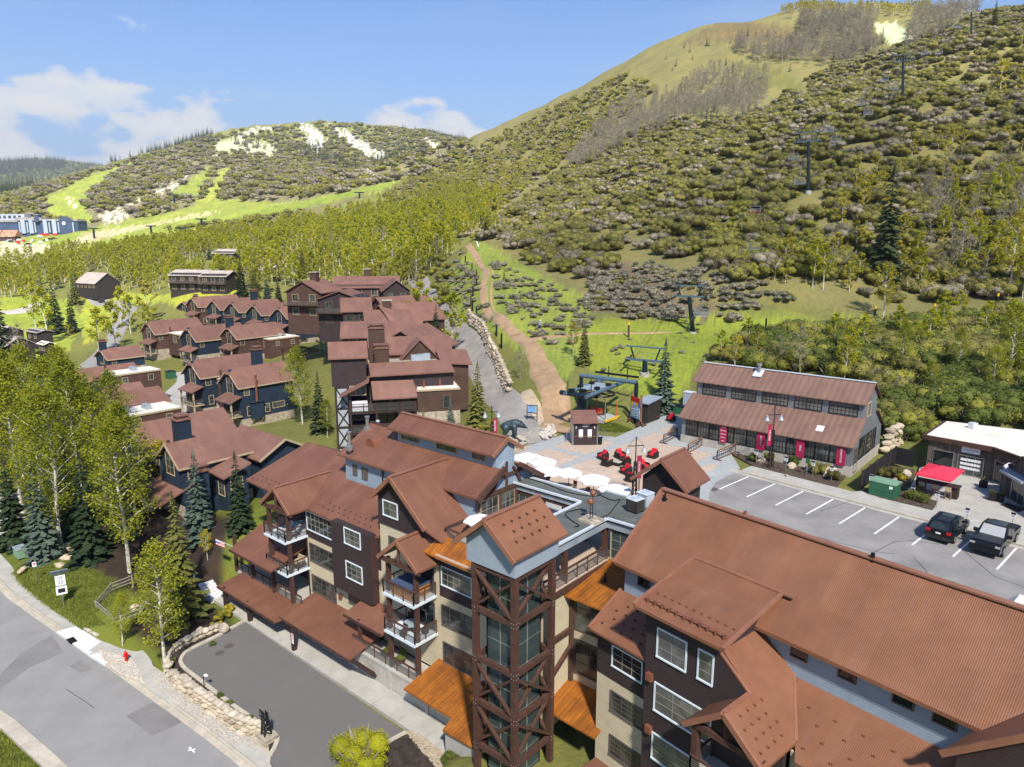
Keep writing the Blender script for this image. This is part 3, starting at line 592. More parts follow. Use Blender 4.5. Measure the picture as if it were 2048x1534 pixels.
m2=N(t,'ShaderNodeMix',data_type='RGBA');LK(t,dr.outputs[0],m2.inputs['Factor']);LK(t,mm.outputs['Result'],m2.inputs['A'])
m3=N(t,'ShaderNodeMix',data_type='RGBA',blend_type='MULTIPLY');m3.inputs['Factor'].default_value=1;LK(t,mm.outputs['Result'],m3.inputs['A']);m3.inputs['B'].default_value=(1.05,0.80,0.85,1);LK(t,m3.outputs['Result'],m2.inputs['B'])
LK(t,m2.outputs['Result'],b.inputs['Base Color'])
bp=N(t,'ShaderNodeBump');bp.inputs['Strength'].default_value=0.7;bp.inputs['Distance'].default_value=0.25;LK(t,tn(2.2,6),bp.inputs['Height']);LK(t,bp.outputs[0],b.inputs['Normal'])
me.materials.append(m);MATS['terrain']=m
tag_o=bpy.data.objects.new('terrain',me);C.objects.link(tag_o);tag_o['kind']='structure'
# ribbons and draped patches ------------------------------------------------------------
def smooth_line(pts,k=4):
 P=[Vector(p)for p in pts];out=[]
 for i in range(len(P)-1):
  p0=P[max(i-1,0)];p1=P[i];p2=P[i+1];p3=P[min(i+2,len(P)-1)]
  for j in range(k):
   s=j/k;out.append(0.5*((2*p1)+(-p0+p2)*s+(2*p0-5*p1+4*p2-p3)*s*s+(-p0+3*p1-3*p2+p3)*s**3))
 out.append(P[-1]);return out
def ribbon(name,pts,widths,m,lift=0.10,k=5,nw=8,rough_edge=0.0):
 c=smooth_line([(p[0],p[1],w_)for p,w_ in zip(pts,widths)],k);mb=MB();rows=[];rr=random.Random(len(name))
 for i,p in enumerate(c):
  d=(c[min(i+1,len(c)-1)]-c[max(i-1,0)]);d=Vector((d.x,d.y,0)).normalized();nrm=Vector((d.y,-d.x,0));wv=p.z*(1+rr.uniform(-rough_edge,rough_edge))
  rows.append([(p.x+nrm.x*wv*(q/nw-0.5),p.y+nrm.y*wv*(q/nw-0.5))for q in range(nw+1)])
 fl=[q for r_ in rows for q in r_];zz=hz(np.array([q[0]for q in fl]),np.array([q[1]for q in fl]))
 vs=[]
 for i,(q,z)in enumerate(zip(fl,zz)):
  e=i%(nw+1);vs.append((q[0],q[1],z+(lift if 0<e<nw else-0.15)))
 mb.add(vs,[(i*(nw+1)+j,i*(nw+1)+j+1,(i+1)*(nw+1)+j+1,(i+1)*(nw+1)+j)for i in range(len(rows)-1)for j in range(nw)])
 return struct(mb,name,m,smooth=True)
def px(*p):return[atY(u,v,Y)[:2]for u,v,Y in p]
ribbon('access_road',px((1085,872,79),(1050,855,83),(1015,810,95),(985,765,107),(950,712,124),(908,662,144),(872,612,164),(850,585,182),(830,560,205)),[6.5,5.6,5.2,5.2,5.2,5,5,5,5],'gravel_road',0.12)
ribbon('dirt_trail',px((1110,855,83),(1118,810,90),(1092,755,101),(1066,700,114),(1035,668,122),(1000,640,131),(974,610,142),(966,575,156),(972,540,171),(955,508,190),(936,492,204),(945,484,215)),[5.2,4.8,4.2,2.9,2.4,2.1,1.9,1.8,1.8,1.9,2.2,1.8],'dirt',0.12,rough_edge=0.12)
ribbon('side_trail',px((1050,682,118),(1110,676,118),(1190,668,121),(1260,664,123),(1340,660,125)),[2.6,1.6,1.1,1.0,0.8],'dirt',0.10)
ribbon('trail_fork',px((1010,640,131),(984,606,144),(984,570,158),(986,540,170)),[0.7,0.6,0.6,0.5],'dirt',0.10)
ribbon('valley_road',px((180,596,345),(205,606,330),(232,618,305),(258,640,270),(240,672,235),(190,715,195),(150,750,175)),[8,9,10,7,6,6,5],'asphalt_road',0.5)
ribbon('valley_road_far',px((0,622,300),(45,618,310),(80,606,325)),[8,8,7],'concrete',0.5)
ribbon('left_path',[Pz(-20,1000,-12.6),Pz(10,985,-12.5),Pz(8,1035,-12.6),Pz(-8,1090,-12.8)],[3.5,4.5,5,5],'concrete',0.15)
ribbon('condo_lane',[tuple(FL.W(a,b))[:2]for a,b in((-112,52),(-124,54.5),(-136,57),(-141,63),(-150,68),(-160,74),(-170,77))],[6,8,9,11,12,9,6],'concrete',0.12)
# ------------------------------------------------------------------ paved ground
def sheet(name,poly,z,m,t=0.4):
 mb=MB();mb.prism([(p[0],p[1],z)for p in poly],(0,0,-t));return struct(mb,name,m)
sheet('plaza_base',PLAZA,-0.012,'paver_grey',0.5)
sheet('parking_lot',LOT,-0.13,'asphalt_lot')
sheet('office_forecourt',OFFICE_PAD,0.0,'concrete')
sheet('driveway',DRIVE,DZ,'asphalt_drive')
sheet('street',STREET,SZ,'asphalt_road')
sheet('planting_bed',BED,-0.02,'mulch_brown')
# plaza pavers: rows of slabs, tan fields between grey bands; one shared slab mesh
def pavers():
 base=tag(bpy.data.objects.new('plaza_paving',None),kind='structure');C.objects.link(base);base.location=(0,0,0)
 base['label']='tan and grey stone pavers of the plaza'
 mb={}
 for mname in('paver_tan','paver_grey'):
  b_=MB();b_.prism([(-.56,-.56,.02),(.56,-.56,.02),(.56,.56,.02),(-.56,.56,.02)],(0,0,-.05));mb[mname]=b_.mesh('paver_slab',mname)
 pts=[]
 for i in range(-60,-10):
  for j in range(30,78):
   a,b=i*1.14,j*1.14;p=FL.W(a,b)
   pts.append((i,j,p.x,p.y,a,b))
 X=np.array([p[2]for p in pts]);Y=np.array([p[3]for p in pts]);d=pdist(PLAZA,X,Y)
 big=MB();bigm=[];cand=[]
 for(i,j,x,y,a,b),dd in zip(pts,d):
  if dd>-0.6:continue
  band=(i%9==0)or(j%12==5)or dd>-2.2
  cand.append((x*x+y*y,x,y,'paver_grey' if band else 'paver_tan',b))
 vis=sorted([c for c in cand if c[4]>44])[:290]
 keep=set(id(c)for c in vis)
 for c in cand:
  rz=-R(FL.az)+rnd.uniform(-.004,.004)
  if id(c)in keep:
   o=bpy.data.objects.new('paver',mb[c[3]]);C.objects.link(o);o.parent=base;o.location=(c[1],c[2],rnd.uniform(-.003,.003));o.rotation_euler=(0,0,rz)
  else:
   big.cur=0 if c[3]=='paver_tan' else 1
   A_=FL.A*.56;B_=FL.B*.56;q=Vector((c[1],c[2],.02+rnd.uniform(-.003,.003)));big.prism([q-A_-B_,q+A_-B_,q+A_+B_,q-A_+B_],(0,0,-.05))
 o=big.build('paver_field',['paver_tan','paver_grey'],base);o['kind']='stuff'
pavers()
# kerbs and pavement slabs
def kerb(name,pts,wd,z0,z1,m='concrete_kerb'):
 mb=MB();c=pts;L_=[];R_=[]
 for i in range(len(c)):
  q0=Vector(c[max(i-1,0)]);q1=Vector(c[min(i+1,len(c)-1)]);t_=(q1-q0).normalized();n=Vector((t_.y,-t_.x))*wd/2
  L_.append(Vector(c[i])-n);R_.append(Vector(c[i])+n)
 for i in range(len(c)-1):
  mb.prism([(L_[i].x,L_[i].y,z1),(L_[i+1].x,L_[i+1].y,z1),(R_[i+1].x,R_[i+1].y,z1),(R_[i].x,R_[i].y,z1)],(0,0,z0-z1))
 return struct(mb,name,m)
LK_=[tuple((K0-KD*2.0+KN*12)[:2]),tuple((K0-KD*3.4+KN*5.2)[:2]),tuple((K0-KD*1.8+KN*2.4)[:2]),tuple((K0-KD*.25+KN*.1)[:2]),tuple((K0+KD*1)[:2]),tuple((K0+KD*40)[:2])]
kerb('lot_kerb',LK_,0.32,-0.3,0.015)
kerb('lot_gutter',[tuple((Vector((*p,0))+KN*0.42)[:2])for p in LK_[3:]],0.45,-0.3,-0.122,'concrete')
dkp=smooth_line([(p[0],p[1],0)for p in[Pz(492,1241,DZ),Pz(430,1275,DZ),Pz(385,1297,DZ),Pz(366,1312,DZ),Pz(364,1332,DZ),Pz(400,1362,DZ),Pz(470,1415,DZ),Pz(547,1468,DZ),Pz(552,1490,DZ),Pz(540,1512,DZ)]],3)
kerb('driveway_kerb',[(p.x,p.y)for p in dkp],0.32,DZ-0.3,DZ+0.14)
kerb('driveway_kerb_near',[Pz(812,1466,DZ),Pz(785,1480,DZ),Pz(762,1495,DZ),Pz(740,1540,DZ)],0.3,DZ-0.3,DZ+0.13)
SEs=[(p.x,p.y)for p in smooth_line([(p[0],p[1],0)for p in SE],3)]
kerb('street_kerb',off(SEs,-0.25),0.5,SZ-0.3,SZ+0.02,'concrete_kerb');kerb('street_kerb_top',off(SEs,-0.6),0.22,SZ-0.3,SZ+0.13,'concrete_kerb')
SWs=[(p.x,p.y)for p in smooth_line([(p[0],p[1],0)for p in SW],3)]
kerb('street_kerb_south',off(SWs,0.5),1.0,SZ-0.3,SZ+0.05,'concrete_kerb')
def walk_slabs(name,line,w0,w1,z,seg,m,label):
 """a pavement as separate concrete slabs along a line, between lateral offsets w0 and w1"""
 base=tag(bpy.data.objects.new(name,None),kind='structure');C.objects.link(base);base['label']=label
 P=[Vector((p[0],p[1]))for p in line];d=[0]
 for i in range(1,len(P)):d.append(d[-1]+(P[i]-P[i-1]).length)
 def pt(s):
  for i in range(1,len(P)):
   if s<=d[i]or i==len(P)-1:
    t_=(P[i]-P[i-1]).normalized();return P[i-1]+t_*(s-d[i-1]),Vector((t_.y,-t_.x))
 s=0
 while s+seg<d[-1]:
  p,n=pt(s+.015);q,n2=pt(s+seg-.015);mb=MB();zz=z+rnd.uniform(-.004,.004)
  mb.prism([(*(p-n*w0),zz),(*(q-n2*w0),zz),(*(q-n2*w1),zz),(*(p-n*w1),zz)],(0,0,-.3));mb.build('slab',m,base);s+=seg
walk_slabs('street_pavement',SEs,0.75,2.35,SZ+0.14,1.9,'concrete','pale concrete pavement beside the street')
walk_slabs('lot_pavement',[tuple(K0[:2]),tuple((K0+KD*38)[:2])],-0.18,-2.18,0.012,1.75,'concrete','pavement along the parking bays')if False else walk_slabs('lot_pavement',[tuple((K0)[:2]),tuple((K0+KD*38)[:2])],0.18,2.18,0.012,1.75,'concrete','pavement along the parking bays')
gl=[tuple(FL.W(a,30.9))[:2]for a in(-66,-31)]
walk_slabs('garage_pavement',gl,-1.05,1.15,DZ+0.12,2.9,'concrete','concrete pavement along the garage wall')
# new white concrete apron with drain, curved path by the hydrant
def patch(name,pts,z,m,t=0.25):return sheet(name,pts,z,m,t)
patch('drain_apron',[Pz(113,1266,SZ),Pz(152,1255,SZ),Pz(208,1290,SZ),Pz(178,1313,SZ)],SZ+0.16,'concrete_new');patch('drain_apron_lower',[Pz(178,1313,SZ),Pz(200,1308,SZ),Pz(216,1328,SZ),Pz(208,1332,SZ)],SZ+0.155,'concrete_new')
cp_=[Pz(190,1296,SZ),Pz(225,1300,SZ),Pz(262,1308,SZ),Pz(282,1328,SZ),Pz(292,1352,SZ),Pz(322,1376,SZ),Pz(360,1402,SZ)]
ms=smooth_line([(p[0],p[1],0)for p in cp_],4);kerb('curved_footpath',[(p.x,p.y)for p in ms],1.5,SZ-0.2,SZ+0.17,'concrete')
patch('hydrant_gravel',[Pz(196,1302,SZ),Pz(225,1308,SZ),Pz(262,1318,SZ),Pz(276,1338,SZ),Pz(288,1368,SZ),Pz(240,1352,SZ),Pz(212,1330,SZ)],SZ+0.14,'sand')
patch('culvert_gravel',[Pz(168,1262,SZ),Pz(205,1242,SZ),Pz(226,1254,SZ),Pz(195,1278,SZ)],SZ+0.2,'sand')
# asphalt repairs, cracks, painted marks
def decal(name,pts,z,m):mb=MB();mb.prism([(p[0],p[1],z)for p in pts],(0,0,-.02));return struct(mb,name,m)
decal('street_patch',[Pz(252,1432,SZ),Pz(306,1404,SZ),Pz(366,1444,SZ),Pz(304,1472,SZ)],SZ+0.004,'asphalt_patch')
decal('street_patch_band',[Pz(-10,1360,SZ),Pz(40,1308,SZ),Pz(104,1270,SZ),Pz(128,1305,SZ),Pz(60,1335,SZ),Pz(-10,1386,SZ)],SZ+0.004,'asphalt_patch')
decal('street_patch_small',[Pz(138,1332,SZ),Pz(160,1322,SZ),Pz(186,1338,SZ),Pz(160,1346,SZ)],SZ+0.005,'asphalt_patch')
def line_strip(name,pts,wd,z,m):
 mb=MB()
 for p,q in zip(pts,pts[1:]):
  p=Vector((*p[:2],z));q=Vector((*q[:2],z));n=(q-p).normalized();n=Vector((n.y,-n.x,0))*wd/2;mb.prism([p-n,q-n,q+n,p+n],(0,0,-.02))
 return struct(mb,name,m)
for k_,pts in enumerate(([Pz(132,1378,SZ),Pz(150,1390,SZ),Pz(172,1404,SZ),Pz(188,1416,SZ)],)):line_strip('street_crack',pts,0.05,SZ+0.006,'crack_seal')
line_strip('survey_cross',[Pz(376,1501,SZ),Pz(391,1498,SZ)],0.1,SZ+0.008,'road_paint');line_strip('survey_cross',[Pz(378,1494,SZ),Pz(389,1505,SZ)],0.1,SZ+0.011,'road_paint')
bay=[(1518.4,951.4),(1573,962),(1627.6,976.6),(1693.7,993.4),(1758.4,1011.6),(1821.5,1030)]
for i in range(9):
 s0=1.35+i*2.78;p=K0+KD*s0+KN*.75;q=p+KN*5.2;line_strip('bay_line',[p[:2],q[:2]],0.13,-0.12,'road_paint')
for pts in([(1480,1050),(1600,1062),(1690,1085),(1750,1100),(1790,1105)],[(1750,1100),(1790,1080),(1830,1078),(1880,1086)],[(1828,1112),(1850,1135),(1870,1165)],[(1640,1020),(1700,1000),(1760,985)],[(1930,1100),(1990,1150),(2048,1170)]):
 line_strip('lot_crack',[at(u,v,0)for u,v in pts],0.05,-0.121,'crack_seal')
for nm,(u,v),z,r_ in(('manhole_cover',(458,1292),DZ,.42),('manhole_cover',(440,1306),DZ,.38),('manhole_cover',(1424,978),-0.13,.55)):
 mb=MB();p=at(u,v,z);mb.cyl(p,r_,z-.1,z+.01,20);mb.build(nm,'dark_trim')['kind']='structure'
 C.objects[-1]['label']='round manhole cover'
mb=MB();p=at(144,1284,SZ);mb.obox((p[0],p[1],SZ+.17),FL.A*.55,FL.B*.3,(0,0,.01))
for i in range(6):mb.obox((p[0]+FL.a[0]*(i-2.5)*.18,p[1]+FL.a[1]*(i-2.5)*.18,SZ+.19),FL.A*.03,FL.B*.3,(0,0,.01))
tag(mb.build('street_drain','black_metal'),'square iron drain grate set in the new white concrete apron','drain')
# ------------------------------------------------------------------ helpers for buildings
def roof_slab(mb,pts,t=0.18):mb.slab(pts,t)
def wall_a(mb,fr,b,a0,a1,z0,z1,th=0.25):mb.box(fr,a0,a1,b,b+th,z0,z1)
def polyb(mb,fr,b,pts,th=0.25): # polygon on a plane b, pts (a,z), thickness away from -b
 mb.prism([fr.W(a,b,z)for a,z in pts],fr.B*th)
def polya(mb,fr,a,pts,th=0.25): # polygon on a plane a, pts (b,z), thickness towards -a
 mb.prism([fr.W(a,b,z)for b,z in pts],fr.A*-th)
def roofpl(mb,fr,pts,t=0.18):mb.slab([fr.W(a,b,z)for a,b,z in pts],t)
def edge(mb,fr,p,q,w_=0.22,h=0.12,dz=0.03):mb.beam(fr.W(p[0],p[1],p[2]+dz),fr.W(q[0],q[1],q[2]+dz),w_,h)
def railing(parent,pts,h=1.05,kind='slats',m_post='timber',m_rail='rail_steel',step=1.3):
 """posts and top rail as one part, the horizontal rails between them as another"""
 mb=MB();mr=MB()
 for p,q in zip(pts,pts[1:]):
  p,q=Vector(p),Vector(q);L_=(q-p).length;n=max(1,round(L_/step));up=Vector((0,0,1))
  for i in range(n+1):r_=p+(q-p)*i/n;mb.beam(r_,r_+up*h,.09)
  mb.beam(p+up*(h+.03),q+up*(h+.03),.13,.06)
  k=8
  for j in range(k):z=up*(.12+(h-.2)*j/(k-1));mr.beam(p+z,q+z,.025)
 r_=mb.build('railing',m_post,parent);mr.build('rail',m_rail,r_);return r_
def posts(parent,fr,lst,z0,z1,w_=.28,m='timber',name='post'):
 for a,b in lst:mb=MB();mb.box(fr,a-w_/2,a+w_/2,b-w_/2,b+w_/2,z0,z1);mb.build(name,m,parent)
def roof_studs(parent,pts,m='timber_dark',name='snow_guard',s=.08):
 mb=MB()
 for p in pts:mb.obox((p[0],p[1],p[2]+.05),FL.A*s,FL.B*s*.4,(0,0,.05))
 o=mb.build(name,m,parent);o['kind']='stuff';return o
def grid_on(fr,A0,A1,U,rows,cols,jit=0.0):
 """points on a roof between two lower corners, going up the vector U"""
 out=[]
 for j in range(rows):
  for i in range(cols):
   f=(i+.5+(.5 if j%2 else 0))/(cols+.5);p=Vector(A0)+(Vector(A1)-Vector(A0))*f+Vector(U)*((j+.6)/rows);out.append(p)
 return out
# ================================================================== left lodge (condominium block)
LB=thing('lodge_block','four storey lodge in cream and dark brown with stacked balconies left of the glass tower','lodge',FL.W(-46,38,-12.5))
cream,brown,blue,red=MB(),MB(),MB(),MB()
fb=34.2
# front facade, cream below, brown above
wall_a(cream,FL,fb,-54.3,-43.6,-10.2,-4.1);wall_a(brown,FL,fb,-54.3,-43.6,-4.1,-1.0)
brown.box(FL,-49.35,-44.1,33.45,34.18,-7.1,-0.95) # bay
red.box(FL,-44.098,-43.95,33.5,34.5,-7.05,-1.0)
wall_a(cream,FL,fb+.05,-43.6,-36.5,-10.4,0.25);polyb(brown,FL,fb-.02,[(-43.7,0.2),(-37.0,0.2),(-36.6,.55),(-41.4,4.55),(-43.6,2.6)])
wall_a(cream,FL,fb,-36.5,-28.2,-10.4,-3.8);wall_a(brown,FL,fb-.03,-36.55,-28.2,-3.8,-0.2)
# left end
wall_a(brown,FL,36.0,-62.8,-54.3,-10.4,-0.35);brown.box(FL,-62.8,-62.5,36.25,45,-10.4,-0.9);red.box(FL,-54.5,-54.25,34.2,36.0,-10.4,-1.25)
# upper blue storey and clerestory
wall_a(blue,FL,38.0,-52.9,-36.2,-0.5,3.35);blue.box(FL,-53.1,-52.9,38.0,44.8,-0.5,3.0);polya(blue,FL,-36.15,[(38.0,0.0),(38.0,3.3),(41.4,5.3),(44.8,3.3),(44.8,0)])
blue.box(FL,-48.2,-36.45,40.3,42.6,4.4,6.3);polya(blue,FL,-36.25,[(40.3,4.3),(40.3,6.3),(41.45,7.05),(42.6,6.3),(42.6,4.3)],.2)
cream.build('wall_cream','siding_cream',LB,label='cream clapboard walls');brown.build('wall_brown','siding_brown',LB,label='dark brown clapboard walls');red.build('wall_return','siding_brown_lit',LB,label='red brown return walls');blue.build('wall_blue','siding_blue',LB,label='blue grey clapboard upper walls')
# roofs
M_=.46
def zS(b):return-1.2+M_*(b-33.7)
rf=MB()
roofpl(rf,FL,[(-64.8,34.2,zS(34.2)),(-45.15,33.7,zS(33.7)),(-43.7,34.1,zS(34.1)),(-43.6,38.2,zS(38.2)),(-52.9,38.2,zS(38.2)),(-53.2,40.5,zS(40.5)),(-63.0,40.5,zS(40.5))])
roofpl(rf,FL,[(-63.0,40.5,zS(40.5)),(-53.2,40.5,zS(40.5)),(-53.2,46.0,zS(40.5)-2.6),(-64.5,46.0,zS(40.5)-2.6)])
o=rf.build('roof','roof_rust_left',LB)
def gable_b(name,a_r,z_r,aL,zL,aR,zR,b0,b1,m='roof_rust_left',parent=LB,b1R=None,t=.16):
 """gable roof with its ridge along b from b0 back to b1"""
 g=MB();b1R=b1R or b1
 roofpl(g,FL,[(aL,b0,zL),(a_r,b0,z_r),(a_r,b1,z_r),(aL,b1,zL)],t);roofpl(g,FL,[(a_r,b0,z_r),(aR,b0,zR),(aR,b1R,zR),(a_r,b1,z_r)],t)
 r_=g.build(name,m,parent);e=MB();edge(e,FL,(a_r,b0,z_r),(a_r,b1,z_r),.3,.08,.04)
 for(aa,za)in((aL,zL),(aR,zR)):e.beam(FL.W(a_r,b0-.03,z_r-.08),FL.W(aa,b0-.03,za-.08),.1,.3)
 e.build('roof_edge','roof_trim',r_);return r_
# left balcony gable
gable_b('gable_roof',-55.85,0.85,-58.3,-1.15,-53.5,-1.1,32.0,38.2)
# brown gable
g=MB();roofpl(g,FL,[(-43.6,33.6,2.75),(-41.35,33.6,4.75),(-41.35,39.6,4.75),(-43.6,39.0,2.75)]);roofpl(g,FL,[(-41.35,33.6,4.75),(-37.4,33.6,1.52),(-36.25,34.3,.58),(-36.25,38.0,.58),(-36.2,38.0,.55),(-38.2,38.6,2.1),(-41.35,39.8,4.75)])
r_=g.build('gable_roof','roof_rust_left',LB);e=MB();edge(e,FL,(-41.35,33.6,4.75),(-41.35,39.8,4.75),.3,.08,.05);e.beam(FL.W(-41.35,33.55,4.65),FL.W(-43.7,33.55,2.6),.14,.34);e.beam(FL.W(-41.35,33.55,4.65),FL.W(-37.4,33.55,1.4),.14,.34);e.build('roof_edge','roof_trim',r_)
gable_b('porch_roof',-38.6,0.85,-40.9,-1.05,-36.3,-0.95,31.75,34.3)
# upper roofs
g=MB();roofpl(g,FL,[(-53.5,37.45,3.25),(-35.6,37.45,3.25),(-35.6,40.35,4.93),(-48.3,40.35,4.93),(-48.3,41.4,5.53),(-53.5,41.4,5.53)]);roofpl(g,FL,[(-53.5,41.4,5.53),(-48.3,41.4,5.53),(-48.3,42.55,4.9),(-35.6,42.55,4.9),(-35.6,45.4,3.25),(-53.5,45.4,3.25)])
r_=g.build('upper_roof','roof_rust_left',LB);e=MB();edge(e,FL,(-53.5,41.4,5.53),(-48.3,41.4,5.53));e.beam(FL.W(-35.5,37.3,3.08),FL.W(-35.5,40.6,4.98),.3,.4);e.beam(FL.W(-35.5,45.5,3.05),FL.W(-35.5,42.4,4.85),.3,.4);e.build('roof_edge','timber',r_)
g=MB();roofpl(g,FL,[(-48.9,39.65,6.15),(-36.0,39.65,6.15),(-36.0,41.45,7.22),(-48.9,41.45,7.22)]);roofpl(g,FL,[(-48.9,41.45,7.22),(-36.0,41.45,7.22),(-36.0,43.3,6.1),(-48.9,43.3,6.1)])
r_=g.build('clerestory_roof','roof_rust_left',LB);e=MB();edge(e,FL,(-48.9,41.45,7.22),(-36,41.45,7.22),.3,.08,.04);e.beam(FL.W(-35.95,39.6,6.0),FL.W(-35.95,41.45,7.1),.12,.3);e.beam(FL.W(-35.95,43.35,5.95),FL.W(-35.95,41.45,7.1),.12,.3);e.build('roof_edge','roof_trim',r_)
# canopies
for nm,pts in(('canopy_roof',[(-63.6,29.75,-10.45),(-53.3,29.75,-10.45),(-52.2,32.45,-10.05),(-63.6,32.45,-10.05)]),('canopy_roof',[(-53.6,30.4,-10.28),(-43.3,30.4,-10.28),(-43.4,34.2,-9.45),(-53.6,34.2,-9.45)]),
    ('canopy_roof',[(-46.2,32.1,-8.0),(-41.2,32.1,-8.0),(-40.4,34.2,-7.05),(-45.6,34.2,-7.05)]),('canopy_roof',[(-62.8,30.9,-6.75),(-55.4,30.9,-6.75),(-55.4,36.0,-5.2),(-63.5,35.2,-5.4)])):
 g=MB();roofpl(g,FL,pts,.14);r_=g.build(nm,'roof_rust_left',LB);e=MB();edge(e,FL,pts[0],pts[1],.16,.2,-.12);e.build('fascia','timber',r_)
roofpts=[(-36.85,30.55,-10.0),(-31.75,30.55,-10.0),(-31.6,29.5,-10.25),(-28.2,29.6,-10.22),(-28.2,34.2,-9.3),(-36.85,34.2,-9.3)]
g=MB();roofpl(g,FL,roofpts,.14);g.build('orange_canopy','roof_orange',LB,label='bright orange rusted canopy roof over the driveway')
g=MB();roofpl(g,FL,[(-37.4,33.3,-0.12),(-28.6,33.3,-0.12),(-28.6,34.95,.75),(-36.9,34.95,.75)],.14);g.build('orange_roof','roof_orange',LB,label='bright orange rusted strip of roof below the small terrace')
# windows
for tl,br,c_,r_,bb,tr in(((613.6,1022),(665,1079),6,3,fb,'white_trim'),((620,1086),(669,1142),5,3,fb,'dark_trim'),((625,1149),(673,1205),5,3,fb,'dark_trim'),((689,1055),(721,1098),3,3,33.45,'white_trim'),((693,1122),(725,1168),3,3,33.45,'white_trim'),
        ((767,1000),(795,1038),2,2,fb-.02,'white_trim'),((884,1133),(943,1194),5,3,fb-.03,'white_trim'),((885,1210),(945,1276),4,3,fb,'dark_trim'),((888,1284),(946,1354),3,3,fb,'dark_trim'),((699,1188),(735,1222),4,2,fb,'dark_trim'),((779,1073),(795,1092),1,1,fb+.05,'dark_trim')):
 winb(LB,FL,bb,tl,br,c_,r_,trim=tr)
for tl,br in(((707,930),(714,949)),((725,936),(735,958))):winb(LB,FL,38.0,tl,br,1,2,trim='dark_trim',glass='glass_blind')
for tl,br,c_ in(((803,868),(839,886),3),((874,885),(913,906),3),((945,904),(971,922),2)):winb(LB,FL,40.3,tl,br,c_,1,trim='cream_trim')
# glazed gable end
for b0,b1 in((38.4,40.4),(40.8,42.4),(42.7,44.4)):wina(LB,FL,-36.15,b0,b1,0.1,2.6,3,3,trim='cream_trim',glass='glass')
e=MB();e.beam(FL.W(-36.05,38,2.95),FL.W(-36.05,45,2.95),.22,.3)
for p,q in(((38.05,0),(38.05,3.2)),((40.6,0),(40.6,2.95)),((42.55,0),(42.55,2.95)),((41.4,3.0),(41.4,5.2)),((39.6,3.0),(40.6,4.6)),((43.2,3.0),(42.2,4.6)),((39.4,4.1),(43.4,4.1))):e.beam(FL.W(-36.03,p[0],p[1]),FL.W(-36.03,q[0],q[1]),.2)
e.build('gable_truss','timber',LB)
# balconies
for zf in(-3.9,-7.1):
 for a0,a1 in((-57.7,-54.15),(-40.5,-36.9)):
  d=MB();d.box(FL,a0,a1,31.8,34.2 if a0>-50 else 36.0,zf-.22,zf);fl=d.build('balcony_floor','white_trim',LB)
  railing(LB,[FL.W(a0,34.1 if a0>-50 else 35.9,zf),FL.W(a0+.05,31.87,zf),FL.W(a1-.05,31.87,zf),FL.W(a1-.05,34.1,zf)])
posts(LB,FL,[(-57.5,32.35),(-54.35,32.35)],-10.1,-1.3,.3);posts(LB,FL,[(-40.3,32.3),(-37.1,32.3)],-10.6,-1.1,.3);posts(LB,FL,[(-44.3,32.3)],-10.6,-7.9,.25);posts(LB,FL,[(-61.6,32.5),(-64.6,32.4)],-10.2,-6.3,.28)
e=MB()
for a0,a1,b0,z in((-58.3,-53.5,32.2,-1.3),(-40.9,-36.3,31.95,-1.15)):
 e.beam(FL.W(a0,b0,z),FL.W(a1,b0,z),.22,.28);e.beam(FL.W((a0+a1)/2,b0,z),FL.W((a0+a1)/2,b0,z+1.35),.2);e.beam(FL.W((a0+a1)/2,b0,z+.4),FL.W(a0+.6,b0,z),.16);e.beam(FL.W((a0+a1)/2,b0,z+.4),FL.W(a1-.6,b0,z),.16)
e.build('balcony_truss','timber',LB)
# balcony back walls glazed
for zf in(-3.9,-7.1):
 winf(LB,FL,36.0,-57.4,-54.8,zf+.1,zf+2.3,3,1,trim='dark_trim',glass='glass_dark');winf(LB,FL,fb+.05,-40.0,-37.3,zf+.1,zf+2.3,3,1,trim='dark_trim',glass='glass_dark')
for a in(-61.3,-59.4):winf(LB,FL,36.0,a,a+1.1,-2.9,-1.7,1,1,trim='white_trim')
# terrace over the garage, retaining wall with ribbed concrete panels
tm=MB();tm.box(FL,-65.0,-52.0,32.4,36.0,-10.4,-10.15);tm.box(FL,-45.2,-36.6,32.05,34.2,-10.75,-10.5);tm.build('terrace','concrete',LB)
railing(LB,[FL.W(-65,32.5,-10.15),FL.W(-53.2,32.5,-10.15)],1.0);railing(LB,[FL.W(-45.1,32.15,-10.5),FL.W(-36.7,32.15,-10.5)],1.0)
gw=MB();gw.box(FL,-66,-27.9,33.4,33.7,-13,-10.45);gw.build('garage_back_wall','concrete_wall',LB)
for a0,a1 in((-52.8,-49.2),(-49.0,-44.9),(-44.6,-40.4),(-40.2,-36.0),(-35.8,-32.4)):
 p_=MB();p_.box(FL,a0,a1,32.0,32.35,-12.6,-10.75);p_.build('wall_panel','concrete_wall',LB)
pc=MB()
for a in(-53.0,-49.1,-44.75,-40.3,-35.9,-32.2):pc.box(FL,a-.16,a+.16,31.9,32.5,-12.6,-10.7)
pc.box(FL,-53.2,-32.1,31.93,32.5,-10.75,-10.55);pc.box(FL,-31.6,-28.6,29.75,30.3,-13.4,-10.35);pc.build('wall_pilaster','concrete',LB)
wn=winf(LB,FL,32.0,-34.6,-33.2,-11.6,-10.85,2,1,trim='steel',glass='glass_clear')
for a,b in((-62.6,30.0),(-58.4,30.15),(-51.0,30.15)):posts(LB,FL,[(a,b)],-12.6,-10.4,.34,'timber_dark','canopy_post')
br_=MB();br_.beam(FL.W(-43.5,30.7,-10.5),FL.W(-42.0,32.0,-12.0),.3,.26);br_.beam(FL.W(-36.5,30.9,-10.2),FL.W(-35.8,32.0,-11.2),.26,.22);br_.build('canopy_bracket','timber_dark',LB)
